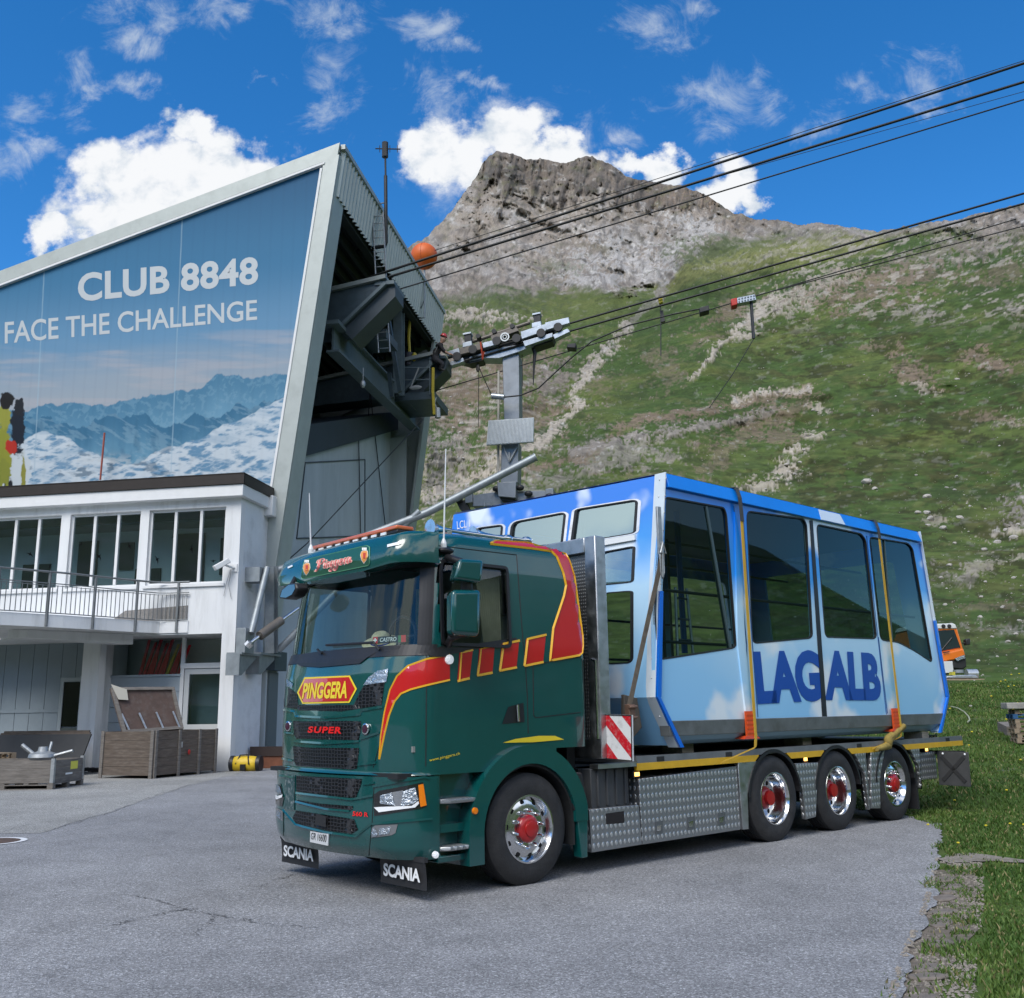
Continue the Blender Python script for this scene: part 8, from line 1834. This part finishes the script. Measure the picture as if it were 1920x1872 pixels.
for q in ([(860, 654), (902, 643), (904, 655), (862, 666)], [(1000, 616), (1024, 609), (1024, 621), (1002, 628)]): gk('roller_cradle', slab(q, XC-.45, .9), gbrown, bev=.03)
gk('upper_tube', MB().tube([bp(886, 641, XC), bp(994, 605, XC)], .09, 8), gbrown, smooth=60)
gk('upper_plate', slab([(920, 630), (968, 613), (972, 620), (922, 638)], XC-.3, .6), gbrown)
for x, y, s_ in ((876, 634, 1), (1006, 597, 1)):
    gk('buffer_box', slab([(x-6, y-8), (x+6, y-11), (x+8, y+6), (x-5, y+9)], XC-.3, .35), gdark, bev=.01); gk('buffer_frame', slab([(x-8, y-9), (x+7, y-12), (x+7, y-9), (x-8, y-6)], XC-.35, .5), gsil); gk('buffer_foot', slab([(x-9, y+9), (x+8, y+5), (x+9, y+14), (x-9, y+18)], XC-.4, .5), gsil, bev=.02)
    for k in range(3): pass
for x, y in ((926, 621), (960, 611), (896, 630)): gk('cable_drum', MB().cyl(bp(x, y, XC-.35), bp(x, y, XC-.35)+np.array([.5, 0, 0]), .11, 12), gdark, smooth=50)
for x, y in ((931, 639), (968, 634), (886, 655), (1046, 613), (856, 668), (1014, 624)): gk('track_roller', MB().lathe([(.2, 0), (.16, .05), (.16, .12), (.2, .17)], bp(x, y, XC-.6), (1, 0, 0), 18), gdark, smooth=50)
c = bp(946.7, 632.6, XC-.62); gk('pivot_ring', MB().lathe([(.21, .0), (.21, -.05), (.15, -.05), (.14, .0)], c, (1, 0, 0), 26, close=True), mat('ring_pale', (.6, .62, .62), .4, .3), smooth=40); gk('pivot_cap', MB().lathe([(.10, 0), (.10, -.06), (.07, -.06), (.07, 0)], c, (1, 0, 0), 20, close=True), MATS['ring_pale'])
gk('red_sling', MB().tube([bp(901, 642, XC-.6), bp(903, 656, XC-.62), bp(905, 674, XC-.55), bp(907, 660, XC-.5)], .04, 6), mat('sling_red', (.40, .05, .02), .8))
gk('hanging_hose', MB().tube([bp(997, 646, XC), bp(1003, 662, XC), bp(1001, 690, XC), bp(1000, 722, XC)], [.09, .09, .05, .02], 8), gdark, smooth=60)
gk('hanging_wire', MB().tube([bp(898, 678, XC), bp(897, 740, XC), bp(897, 800, XC)], .015, 5), gdark); gk('hanging_wire', MB().tube([bp(895, 682, XC), bp(905, 705, XC), bp(922, 742, XC)], .022, 5), gdark); gk('hanging_wire', MB().tube([bp(979, 665, XC), bp(980, 725, XC)], .015, 5), gdark)
gk('wire_bundle', MB().ball(bp(896, 690, XC), .12, 8, 6, (.7, .8, 1.8)), gbrown)
hang = thing('hanger_arm', 'tall grey hanger arm with a ribbed plate below the running gear', 'hanger', B, bp(950, 945, XC))
hg = mat('hanger_steel', (.26, .28, .30), .42, .6, var=.2, vscale=1.2, grime=(.18, .19, .20), gscale=1.5); hgd = mat('hanger_side', (.14, .16, .18), .5, .4)
def ok_(name, mb, m, parent=None, **k): return mk(name, mb, m, parent or hang, **k)
g = MB(); a = [bp(*p, XC-.1) for p in ((942, 668), (973, 664), (974, 785), (945, 788))]; g.prism(a, (.9, 0, 0)); ok_('arm', g, hg, bev=.02)
g = MB(); a = [bp(*p, XC-.1) for p in ((940, 830), (972, 828), (971, 905), (939, 906))]; g.prism(a, (.9, 0, 0)); ok_('arm', g, hg, bev=.02)
g = MB(); a = bp(935, 696, XC); b_ = bp(934, 905, XC); g.beam(a, b_, .09, .09); ok_('cable_tray', g, mat('tray_pale', (.42, .40, .36), .7))
pq_ = [bp(*p, XC-.5) for p in ((916, 789), (1001, 783), (1000, 829), (912, 835))]
g = MB(); g.prism(pq_, (.12, 0, 0)); 
for k in range(34): t = (k+.5)/34; u0 = pq_[0]*(1-t)+pq_[1]*t; u1 = pq_[3]*(1-t)+pq_[2]*t; g.beam(u0-np.array([.02, 0, .02]), u1-np.array([.02, 0, -.02]), .035, .03, (1, 0, 0))
ok_('ribbed_plate', g, mat('plate_alu', (.50, .53, .54), .45, .5, var=.12, vscale=2, grime=(.36, .38, .39), gscale=3))
g = MB()
for p, q in (((944, 838), (955, 865)), ((970, 838), (955, 865)), ((955, 848), (955, 866))): g.beam(bp(*p, XC-.2), bp(*q, XC-.2), .06, .05, (1, 0, 0))
ok_('stay', g, mat('stay_grey', (.3, .32, .33), .5, .5))
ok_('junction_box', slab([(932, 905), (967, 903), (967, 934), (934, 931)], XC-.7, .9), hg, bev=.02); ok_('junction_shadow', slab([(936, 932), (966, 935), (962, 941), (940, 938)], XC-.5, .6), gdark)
ok_('yoke_beam', slab([(884, 929), (932, 922), (1020, 920), (1037, 926), (1037, 940), (1000, 946), (886, 950)], XC-.2, .8), hg, bev=.02)
for q in ([(871, 926), (885, 924), (886, 942), (872, 944)], [(1022, 917), (1037, 915), (1038, 932), (1024, 934)]): ok_('end_block', slab(q, XC-.4, 1.0), hg, bev=.02)
for x, y in ((860, 938), (1030, 931), (975, 915), (931, 917), (991, 926)): ok_('bearing', MB().ball(bp(x, y, XC-.4), .17, 12, 8, (1, 1.1, .8)), gdark, smooth=60)
ok_('clutter', slab([(855, 940), (872, 938), (884, 962), (878, 972), (862, 955)], XC-.3, .4), gdark); ok_('small_rail', MB().tube([bp(908, 950, XC-.6), bp(908, 942, XC-.6), bp(922, 941, XC-.6), bp(922, 950, XC-.6)], .02, 5), gsil)
# slack cable with its socket, clamp with red end, hanging bits
sl_c = thing('slack_cable', 'slack black cable ending in a grey socket in front of the hanger arm', 'cable', B, bp(940, 744, XC-.8))
mk('socket', MB().cyl(bp(922, 743, XC-.8), bp(945, 745, XC-.8), .13, 12), gsil, sl_c, smooth=50)
mk('strand', MB().tube([bp(*p, XC-.8) for p in ((945, 745), (975, 742), (1010, 728), (1045, 695), (1075, 668), (1110, 640), (1180, 610), (1260, 590), (1320, 578))], .035, 8), rope_m, sl_c, smooth=60)
mk('clamp', slab([(1311, 577), (1329, 572), (1330, 582), (1312, 587)], XC-1, .5), gdark, sl_c, bev=.03); mk('clamp', slab([(1064, 645), (1080, 643), (1079, 653), (1062, 652)], XC-1, .5), gdark, sl_c, bev=.03)
cl = thing('rope_clamp', 'grey rope clamp with a red end and a dangling rod over the hillside', 'rope clamp', B, bp(1395, 562, XC))
g = slab([(1382, 559), (1415, 552), (1418, 562), (1383, 569)], XC-.2, .4)
for k in range(6):
    for j in (0, 1): g.ball(bp(1386+5.5*k, 561-1.2*k+5*j, XC-.2), .045, 6, 4)
mk('clamp_plates', g, gsil, cl); mk('red_end', slab([(1370, 561), (1382, 558), (1383, 571), (1372, 574)], XC-.25, .5), mat('clamp_red', (.50, .03, .02), .5), cl, bev=.03)
mk('rod', MB().tube([bp(1408, 562, XC), bp(1413, 635, XC)], .07, 6), gdark, cl); mk('tag_line', MB().tube([bp(1413, 636, XC), bp(1375, 700, XC), bp(1330, 765, XC)], .02, 5), rope_m, cl)
hw = thing('rope_hanger', 'thin wire with a yellow top hanging from the lower track rope', 'hanger wire', B, bp(1238, 570, XC)); mk('wire', MB().tube([bp(1238, 560, XC), bp(1239, 600, XC), bp(1239, 668, XC)], .025, 5), gdark, hw); mk('yellow_top', slab([(1234, 560), (1242, 558), (1243, 566), (1236, 568)], XC-.2, .3), mat('tag_yellow', (.6, .5, .04), .6), hw); mk('shackle', slab([(1237, 583), (1243, 582), (1247, 602), (1240, 604)], XC-.1, .15), gdark, hw)
# orange marker ball on its bracket, aerial on the fascia
ball = thing('marker_ball', 'large orange warning ball on a pole at the hall fascia', 'marker ball', B, bp(796, 500, 40.6))
bc_ = bp(795, 481, 40.6); mk('ball', MB().ball(bc_, .62, 28, 18), mat('ball_orange', (.62, .115, .012), .5, var=.08, vscale=3), ball, smooth=180)
g = MB(); g.tube([bc_+.622*np.array([0, math.cos(t), math.sin(t)]) for t in np.linspace(0, 2*PI, 40)], .008, 4, caps=False); g.tube([bc_+.622*np.array([math.cos(t), 0, math.sin(t)]) for t in np.linspace(0, 2*PI, 40)], .008, 4, caps=False); g.tube([bc_+np.array([0, 0, .55]), bc_+np.array([0, 0, .72])], .02, 5); mk('ball_seam', g, mat('seam_dark', (.3, .05, .01), .6), ball)
mk('ball_pole', MB().tube([bp(796, 507, 40.6), bp(796, 596, 40.6), bp(756, 601, 41.5)], .04, 6), gal, ball); mk('pole_stay', MB().tube([bp(795, 565, 40.6), bp(781, 597, 41)], .025, 5), gal, ball)
fl_ = thing('flood_light', 'small floodlight on the hall fascia beside the orange ball', 'floodlight', B, bp(760, 483, 38.8)); mk('lamp_head', MB().ball(bp(755, 481, 38.6), .2, 12, 8, (1, 1.3, .8)), gsil, fl_, smooth=180); mk('lamp_arm', MB().tube([bp(758, 484, 38.6), bp(752, 490, 39)], .05, 6), gsil, fl_)
ant = thing('roof_aerial', 'tall mast with a cross aerial standing at the hall roof edge', 'aerial', B, bp(724, 462, 33.6))
mk('mast', MB().tube([bp(670, 470, 34.2), bp(722, 462, 33.6), bp(724, 455, 33.6), bp(723, 330, 33.6)], .07, 8), gdark, ant, smooth=60); mk('mast', MB().tube([bp(723, 330, 33.6), bp(722, 268, 33.6)], .04, 8), gdark, ant)
mk('cross_arm', MB().tube([bp(704, 279, 33.6), bp(751, 280, 33.6)], .025, 6), gdark, ant)
g = MB()
for x in (712, 722, 731, 745): g.tube([bp(x, 273, 33.6), bp(x, 286, 33.6)], .015, 5)
g.tube([bp(722, 268, 33.6), bp(722, 295, 33.6)], .13, 8); mk('aerial_elements', g, gdark, ant)
mk('mast_stay', MB().tube([bp(723, 380, 33.6), bp(700, 385, 34.3)], .03, 5), gal, ant)
# ------------------------------------------------------------------ the worker on the far saddle
def person():
    S = XC-1.25
    p = lambda x, y, dx=0.0: bp(x, y, S+dx)
    J = {}; E = []; Rr = {}
    def j(n, pt, r, par=None):
        J[n] = np.array(pt); Rr[n] = r
        if par: E.append((par, n))
    j('pelvis', p(814, 672), (.16, .15)); j('waist', p(817, 664), (.145, .125), 'pelvis'); j('chest', p(822, 653), (.17, .14), 'waist'); j('upper', p(825, 647), (.15, .11), 'chest'); j('neck', p(828, 643), (.062, .062), 'upper'); j('skull', p(831, 637), (.095, .105), 'neck'); j('crown', p(832, 632), (.085, .09), 'skull')
    for s_, d in (('l', -.21), ('r', .21)):
        j('sh'+s_, p(825, 648, d), (.075, .075), 'upper'); j('el'+s_, p(832+(2 if d < 0 else 0), 660, d*1.25), (.05, .05), 'sh'+s_); j('wr'+s_, p(842, 664, d*.7), (.036, .032), 'el'+s_); j('palm'+s_, p(845, 664.5, d*.6), (.042, .028), 'wr'+s_)
        w_ = J['palm'+s_]
        for k in range(4): a = w_+np.array([(k-1.5)*.022, -.085+.006*abs(k-1.5), -.02]); j('f%s%d' % (s_, k), a, (.011, .011), 'palm'+s_); j('g%s%d' % (s_, k), a+np.array([0, -.03, -.045]), (.009, .009), 'f%s%d' % (s_, k))
        j('t'+s_, w_+np.array([.055*(1 if d < 0 else -1), -.03, .0]), (.012, .012), 'palm'+s_)
        j('hip'+s_, p(815, 675, d*.55), (.115, .115), 'pelvis'); j('kn'+s_, p(831, 680+(3 if d < 0 else 0), d*1.0), (.075, .075), 'hip'+s_); j('an'+s_, p(827 if d < 0 else 822, 693, d*.9), (.05, .05), 'kn'+s_); j('ft'+s_, p(834 if d < 0 else 829, 695, d*.95), (.045, .04), 'an'+s_)
    names = list(J); org = p(814, 690)
    me = bpy.data.meshes.new('person'); me.from_pydata([tuple(J[n]-org) for n in names], [(names.index(a), names.index(b)) for a, b in E], [])
    o = bpy.data.objects.new('person', me); COL.objects.link(o); o.location = B.w(org); o.rotation_euler = (0, 0, B.a); ORG[o.name] = org
    md = o.modifiers.new('skin', 'SKIN'); sv = me.skin_vertices[0].data
    for i, n in enumerate(names): k_ = 1.0 if n[0] in 'fgt' else 1.4; sv[i].radius = (Rr[n][0]*k_, Rr[n][1]*k_); sv[i].use_root = (n == 'pelvis')
    o.modifiers.new('sub', 'SUBSURF').levels = 2; o.modifiers['sub'].render_levels = 2
    dg = bpy.context.evaluated_depsgraph_get(); nm = bpy.data.meshes.new_from_object(o.evaluated_get(dg)); o.modifiers.clear(); o.data = nm
    for m_ in (mat('shirt_black', (.012, .012, .014), .85), mat('trousers_dark', (.020, .021, .027), .85, var=.2, vscale=20), mat('skin', (.42, .24, .17), .55), mat('boot', (.03, .026, .022), .7)): nm.materials.append(m_)
    segs = [(np.array(J[a]-org), np.array(J[b]-org), b) for a, b in E]; mi = []
    for f in nm.polygons:
        c_ = np.array(f.center); best = min(segs, key=lambda s_: np.linalg.norm(c_-(s_[0]+(s_[1]-s_[0])*np.clip(((c_-s_[0])@(s_[1]-s_[0]))/((s_[1]-s_[0])@(s_[1]-s_[0])+1e-9), 0, 1))))[2]
        mi.append(3 if best[:2] in ('ft',) else 1 if best[:2] in ('hi', 'kn', 'an') else 2 if best[:2] in ('wr', 'pa', 'el') and not best.startswith('el') or best[0] in 'fgt' or best in ('skull', 'crown', 'neck') else 0)
    nm.polygons.foreach_set('material_index', mi); nm.shade_smooth()
    tag(o, 'worker in black shirt and red helmet crouching over the rope saddle', 'person')
    hd = J['skull']; g = MB(); hc = J['crown']+np.array([0, 0, .03]); g.lathe([(.145, -.01), (.14, .03), (.12, .09), (.07, .13), (0, .142)], hc, (0, -.35, 1), 18); g.lathe([(.148, -.012), (.175, -.02), (.175, -.005), (.148, .0)], hc, (0, -.35, 1), 18, close=True); mk('helmet', g, mat('helmet_red', (.50, .02, .025), .35, coat=.4), o, smooth=60)
    g = MB(); f = hd+np.array([0, -.115, -.0]); g.ball(f+np.array([0, 0, -.015]), .022, 8, 6, (.8, 1.2, 1.2)); mk('nose', g, MATS['skin'], o, smooth=180)
    g = MB()
    for d in (-.035, .035): g.ball(f+np.array([d, .015, .025]), .014, 8, 6)
    g.box(f[0]-.03, f[0]+.03, f[1]+.005, f[1]+.012, f[2]-.062, f[2]-.054); mk('eyes_and_mouth', g, gdark, o)
    for d in (-.1, .1): mk('ear', MB().ball(hd+np.array([d, .01, 0]), .03, 8, 6, (.4, .8, 1.2)), MATS['skin'], o, smooth=180)
    g = MB(); w_ = J['waist']; g.lathe([(.165, -.02), (.17, .0), (.17, .04), (.165, .06)], J['pelvis']*.4+w_*.6, J['waist']-J['pelvis'], 18, close=False, caps=False); g.tube([J['waist']+np.array([-.17, 0, 0]), J['chest']+np.array([-.18, -.02, .05]), J['upper']+np.array([-.1, .1, .1])], .02, 5); mk('harness', g, mat('harness_grey', (.2, .2, .2), .8), o)
    g = MB(); q = J['shl']; g.ball(q+np.array([-.06, -.03, -.05]), .045, 8, 6, (.5, 1, 1.2)); mk('sleeve_badge', g, white_l, o)
person()
# ------------------------------------------------------------------ far right: snow groomer, machine on a pallet, pallets
YG = 46.0
def wp(px, py, y): r = ray(px, py); return CAM0+r*(y/r[1])
gb = hill_point(1790, 1262); YG = gb[1] if gb is not None else 46
k_ = 1.0
grm_ = thing('snow_groomer', 'orange snow groomer with a white roof parked on the meadow behind the cabin', 'snow groomer', W, wp(1755, 1266, YG))
def sk(name, mb, m, parent=None, **k): return mk(name, mb, m, parent or grm_, **k)
orange_b = mat('groomer_orange', (.72, .17, .012), .35, coat=.6)
def wslab(pts, y, th, mb=None): g = mb or MB(); g.prism([wp(*p, y) for p in pts], (0, th, 0)); return g
sk('cab', wslab([(1700, 1236), (1702, 1222), (1716, 1180), (1794, 1176), (1806, 1216), (1809, 1236), (1760, 1240)], YG, 2.2), orange_b, bev=.05, seg=3)
sk('windscreen', wslab([(1709, 1220), (1720, 1184), (1789, 1181), (1801, 1214), (1760, 1222)], YG-.03, .03), mat('groomer_glass', (.02, .035, .04), .06, coat=.5))
sk('roof', wslab([(1714, 1180), (1718, 1171), (1787, 1169), (1792, 1171), (1795, 1179)], YG-.05, 2.3), mat('groomer_roof', (.66, .68, .68), .4), bev=.04)
for x in (1725, 1733, 1769, 1780): sk('roof_lamp', MB().lathe([(.095, 0), (.07, -.03), (.03, -.03)], wp(x, 1174.5, YG-.06), (0, 1, 0), 14), gdark)
sk('bonnet', wslab([(1698, 1240), (1700, 1224), (1760, 1228), (1807, 1216), (1811, 1232), (1790, 1238), (1760, 1242)], YG-.5, .6), orange_b, bev=.06, seg=3)
sk('bumper', wslab([(1698, 1258), (1697, 1240), (1760, 1242), (1811, 1230), (1813, 1250), (1806, 1256), (1790, 1254)], YG-.45, .8), gdark, bev=.05)
for q in ([(1790, 1235), (1808, 1228), (1810, 1234), (1795, 1240)], [(1701, 1238), (1718, 1240), (1716, 1244), (1701, 1243)]): sk('headlamp', wslab(q, YG-.55, .1), lens)
sk('blade_mount', wslab([(1740, 1242), (1786, 1240), (1789, 1262), (1742, 1264)], YG-.9, .5), mat('mount_white', (.62, .64, .65), .5), bev=.02)
for x0, x1 in ((1696, 1722), (1788, 1806)): sk('track', wslab([(x0, 1268), (x0, 1244), (x1, 1244), (x1+1, 1268)], YG-.3, 4.2), gdark, bev=.08)
sk('body', wslab([(1706, 1250), (1708, 1215), (1800, 1213), (1804, 1250)], YG+2.2, 2.5), mat('groomer_body', (.09, .09, .095), .6), bev=.05)
sk('mirror', wslab([(1811, 1199), (1819, 1197), (1820, 1209), (1812, 1210)], YG+.2, .3), gdark, bev=.03); sk('mirror_arm', MB().tube([wp(1804, 1206, YG+.3), wp(1812, 1206, YG+.3)], .03, 6), gdark); sk('wiper', MB().tube([wp(1765, 1220, YG-.05), wp(1785, 1196, YG-.05)], .02, 5), gdark); sk('grab_handle', MB().tube([wp(1768, 1224, YG-.55), wp(1780, 1222, YG-.55)], .03, 6), gdark)
mb_ = hill_point(1805, 1276); ym = mb_[1]
pm = mk('pallet', MB().prism([wp(*p, ym) for p in ((1772, 1276), (1772, 1273), (1846, 1273), (1846, 1276))], (0, 1.0, 0)).prism([wp(*p, ym+.2) for p in ((1802, 1280), (1802, 1276), (1812, 1276), (1812, 1280))], (0, .6, 0)), wood_l, frame=W); tag(pm, 'pale pallet under the grey machine in front of the snow groomer', 'pallet')
mc_ = thing('machine_part', 'grey machine part on a pallet in front of the snow groomer', 'machine', W, wp(1805, 1273, ym))
mk('housing', wslab([(1774, 1272), (1776, 1268), (1800, 1266), (1830, 1266), (1836, 1272)], ym+.1, .8), gsil, mc_, bev=.03); a = wp(1812, 1264, ym+.4); mk('drum', MB().cyl(a, a+np.array([.42, 0, 0]), .19, 16), mat('drum_alu', (.55, .58, .6), .3, .7), mc_, smooth=50); a = wp(1797, 1262, ym+.4); mk('drum', MB().cyl(a, a+np.array([0, 0, .12]), .2, 16), gsil, mc_, smooth=50); mk('cover', wslab([(1785, 1266), (1786, 1260), (1791, 1260), (1791, 1267)], ym+.2, .3), mat('cover_yellow', (.5, .45, .05), .6), mc_)
pb_ = hill_point(1912, 1398); yp = pb_[1]; sc2_ = yp/29.0
base = wp(1908, 1394, yp); hp_ = (wp(1902, 1330, yp)[2]-base[2])/7
for k in range(7):
    l3 = Loc((base[0]+.03*math.sin(k*2.3), base[1], base[2]+hp_*k), np.array([.97, -.24, 0]), np.array([.24, .97, 0])); f = hp_/.144; g = MB()
    L_, w_ = 1.2*f, .9*f
    for i in range(5): x = i*(L_-.11)/4; lbox(g, l3, x, x+.1, 0, w_, .118*f, .142*f)
    for i in range(3):
        y_ = i*(w_-.1)/2; lbox(g, l3, 0, L_, y_, y_+.1, .095*f, .117*f); lbox(g, l3, 0, L_, y_, y_+.1, 0, .02*f)
        for q in range(3): x = q*(L_-.13)/2; lbox(g, l3, x, x+.13*f, y_, y_+.1, .021*f, .094*f)
    o = mk('pallet', g, mat('pallet_blue', (.02, .09, .22), .7, var=.2, vscale=5) if k == 5 else wood_l, frame=W); tag(o, 'blue painted pallet in the stack at the right edge' if k == 5 else 'plain wooden pallet in the stack at the right edge', 'pallet', None if k == 5 else 'stacked pallets at the right edge')
sb_ = MB(); l3 = Loc((base[0]-.16, base[1]-.05, base[2]+hp_*7), np.array([.97, -.24, 0]), np.array([.24, .97, 0])); lbox(sb_, l3, 0, 1.35, 0, .6, .005, .14); tag(mk('concrete_slab', sb_, mat('slab_grey', (.30, .29, .27), .9, var=.25, vscale=6, bump=.5, bscale=15), frame=W, bev=.015), 'pale concrete slab lying on top of the right-hand pallet stack', 'slab')
a = hill_point(1884, 1372); b_ = hill_point(1902, 1380); g = MB(); g.beam(np.array(a)+[0, 0, .12], np.array(b_)+[0, 0, .1], .3, .22); tag(mk('timber_beam', g, wood_g, frame=W), 'short timber beam lying beside the right-hand pallet stack', 'beam')
P = [hill_point(*p) for p in ((1784, 1330), (1796, 1333), (1808, 1340), (1817, 1350), (1819, 1357), (1815, 1360))]; tag(mk('garden_hose', MB().tube([np.array(p)+[0, 0, .08] for p in P if p is not None], .018, 5), mat('hose_pale', (.36, .38, .28), .6), frame=W), 'thin pale hose curving through the grass behind the lorry', 'hose')
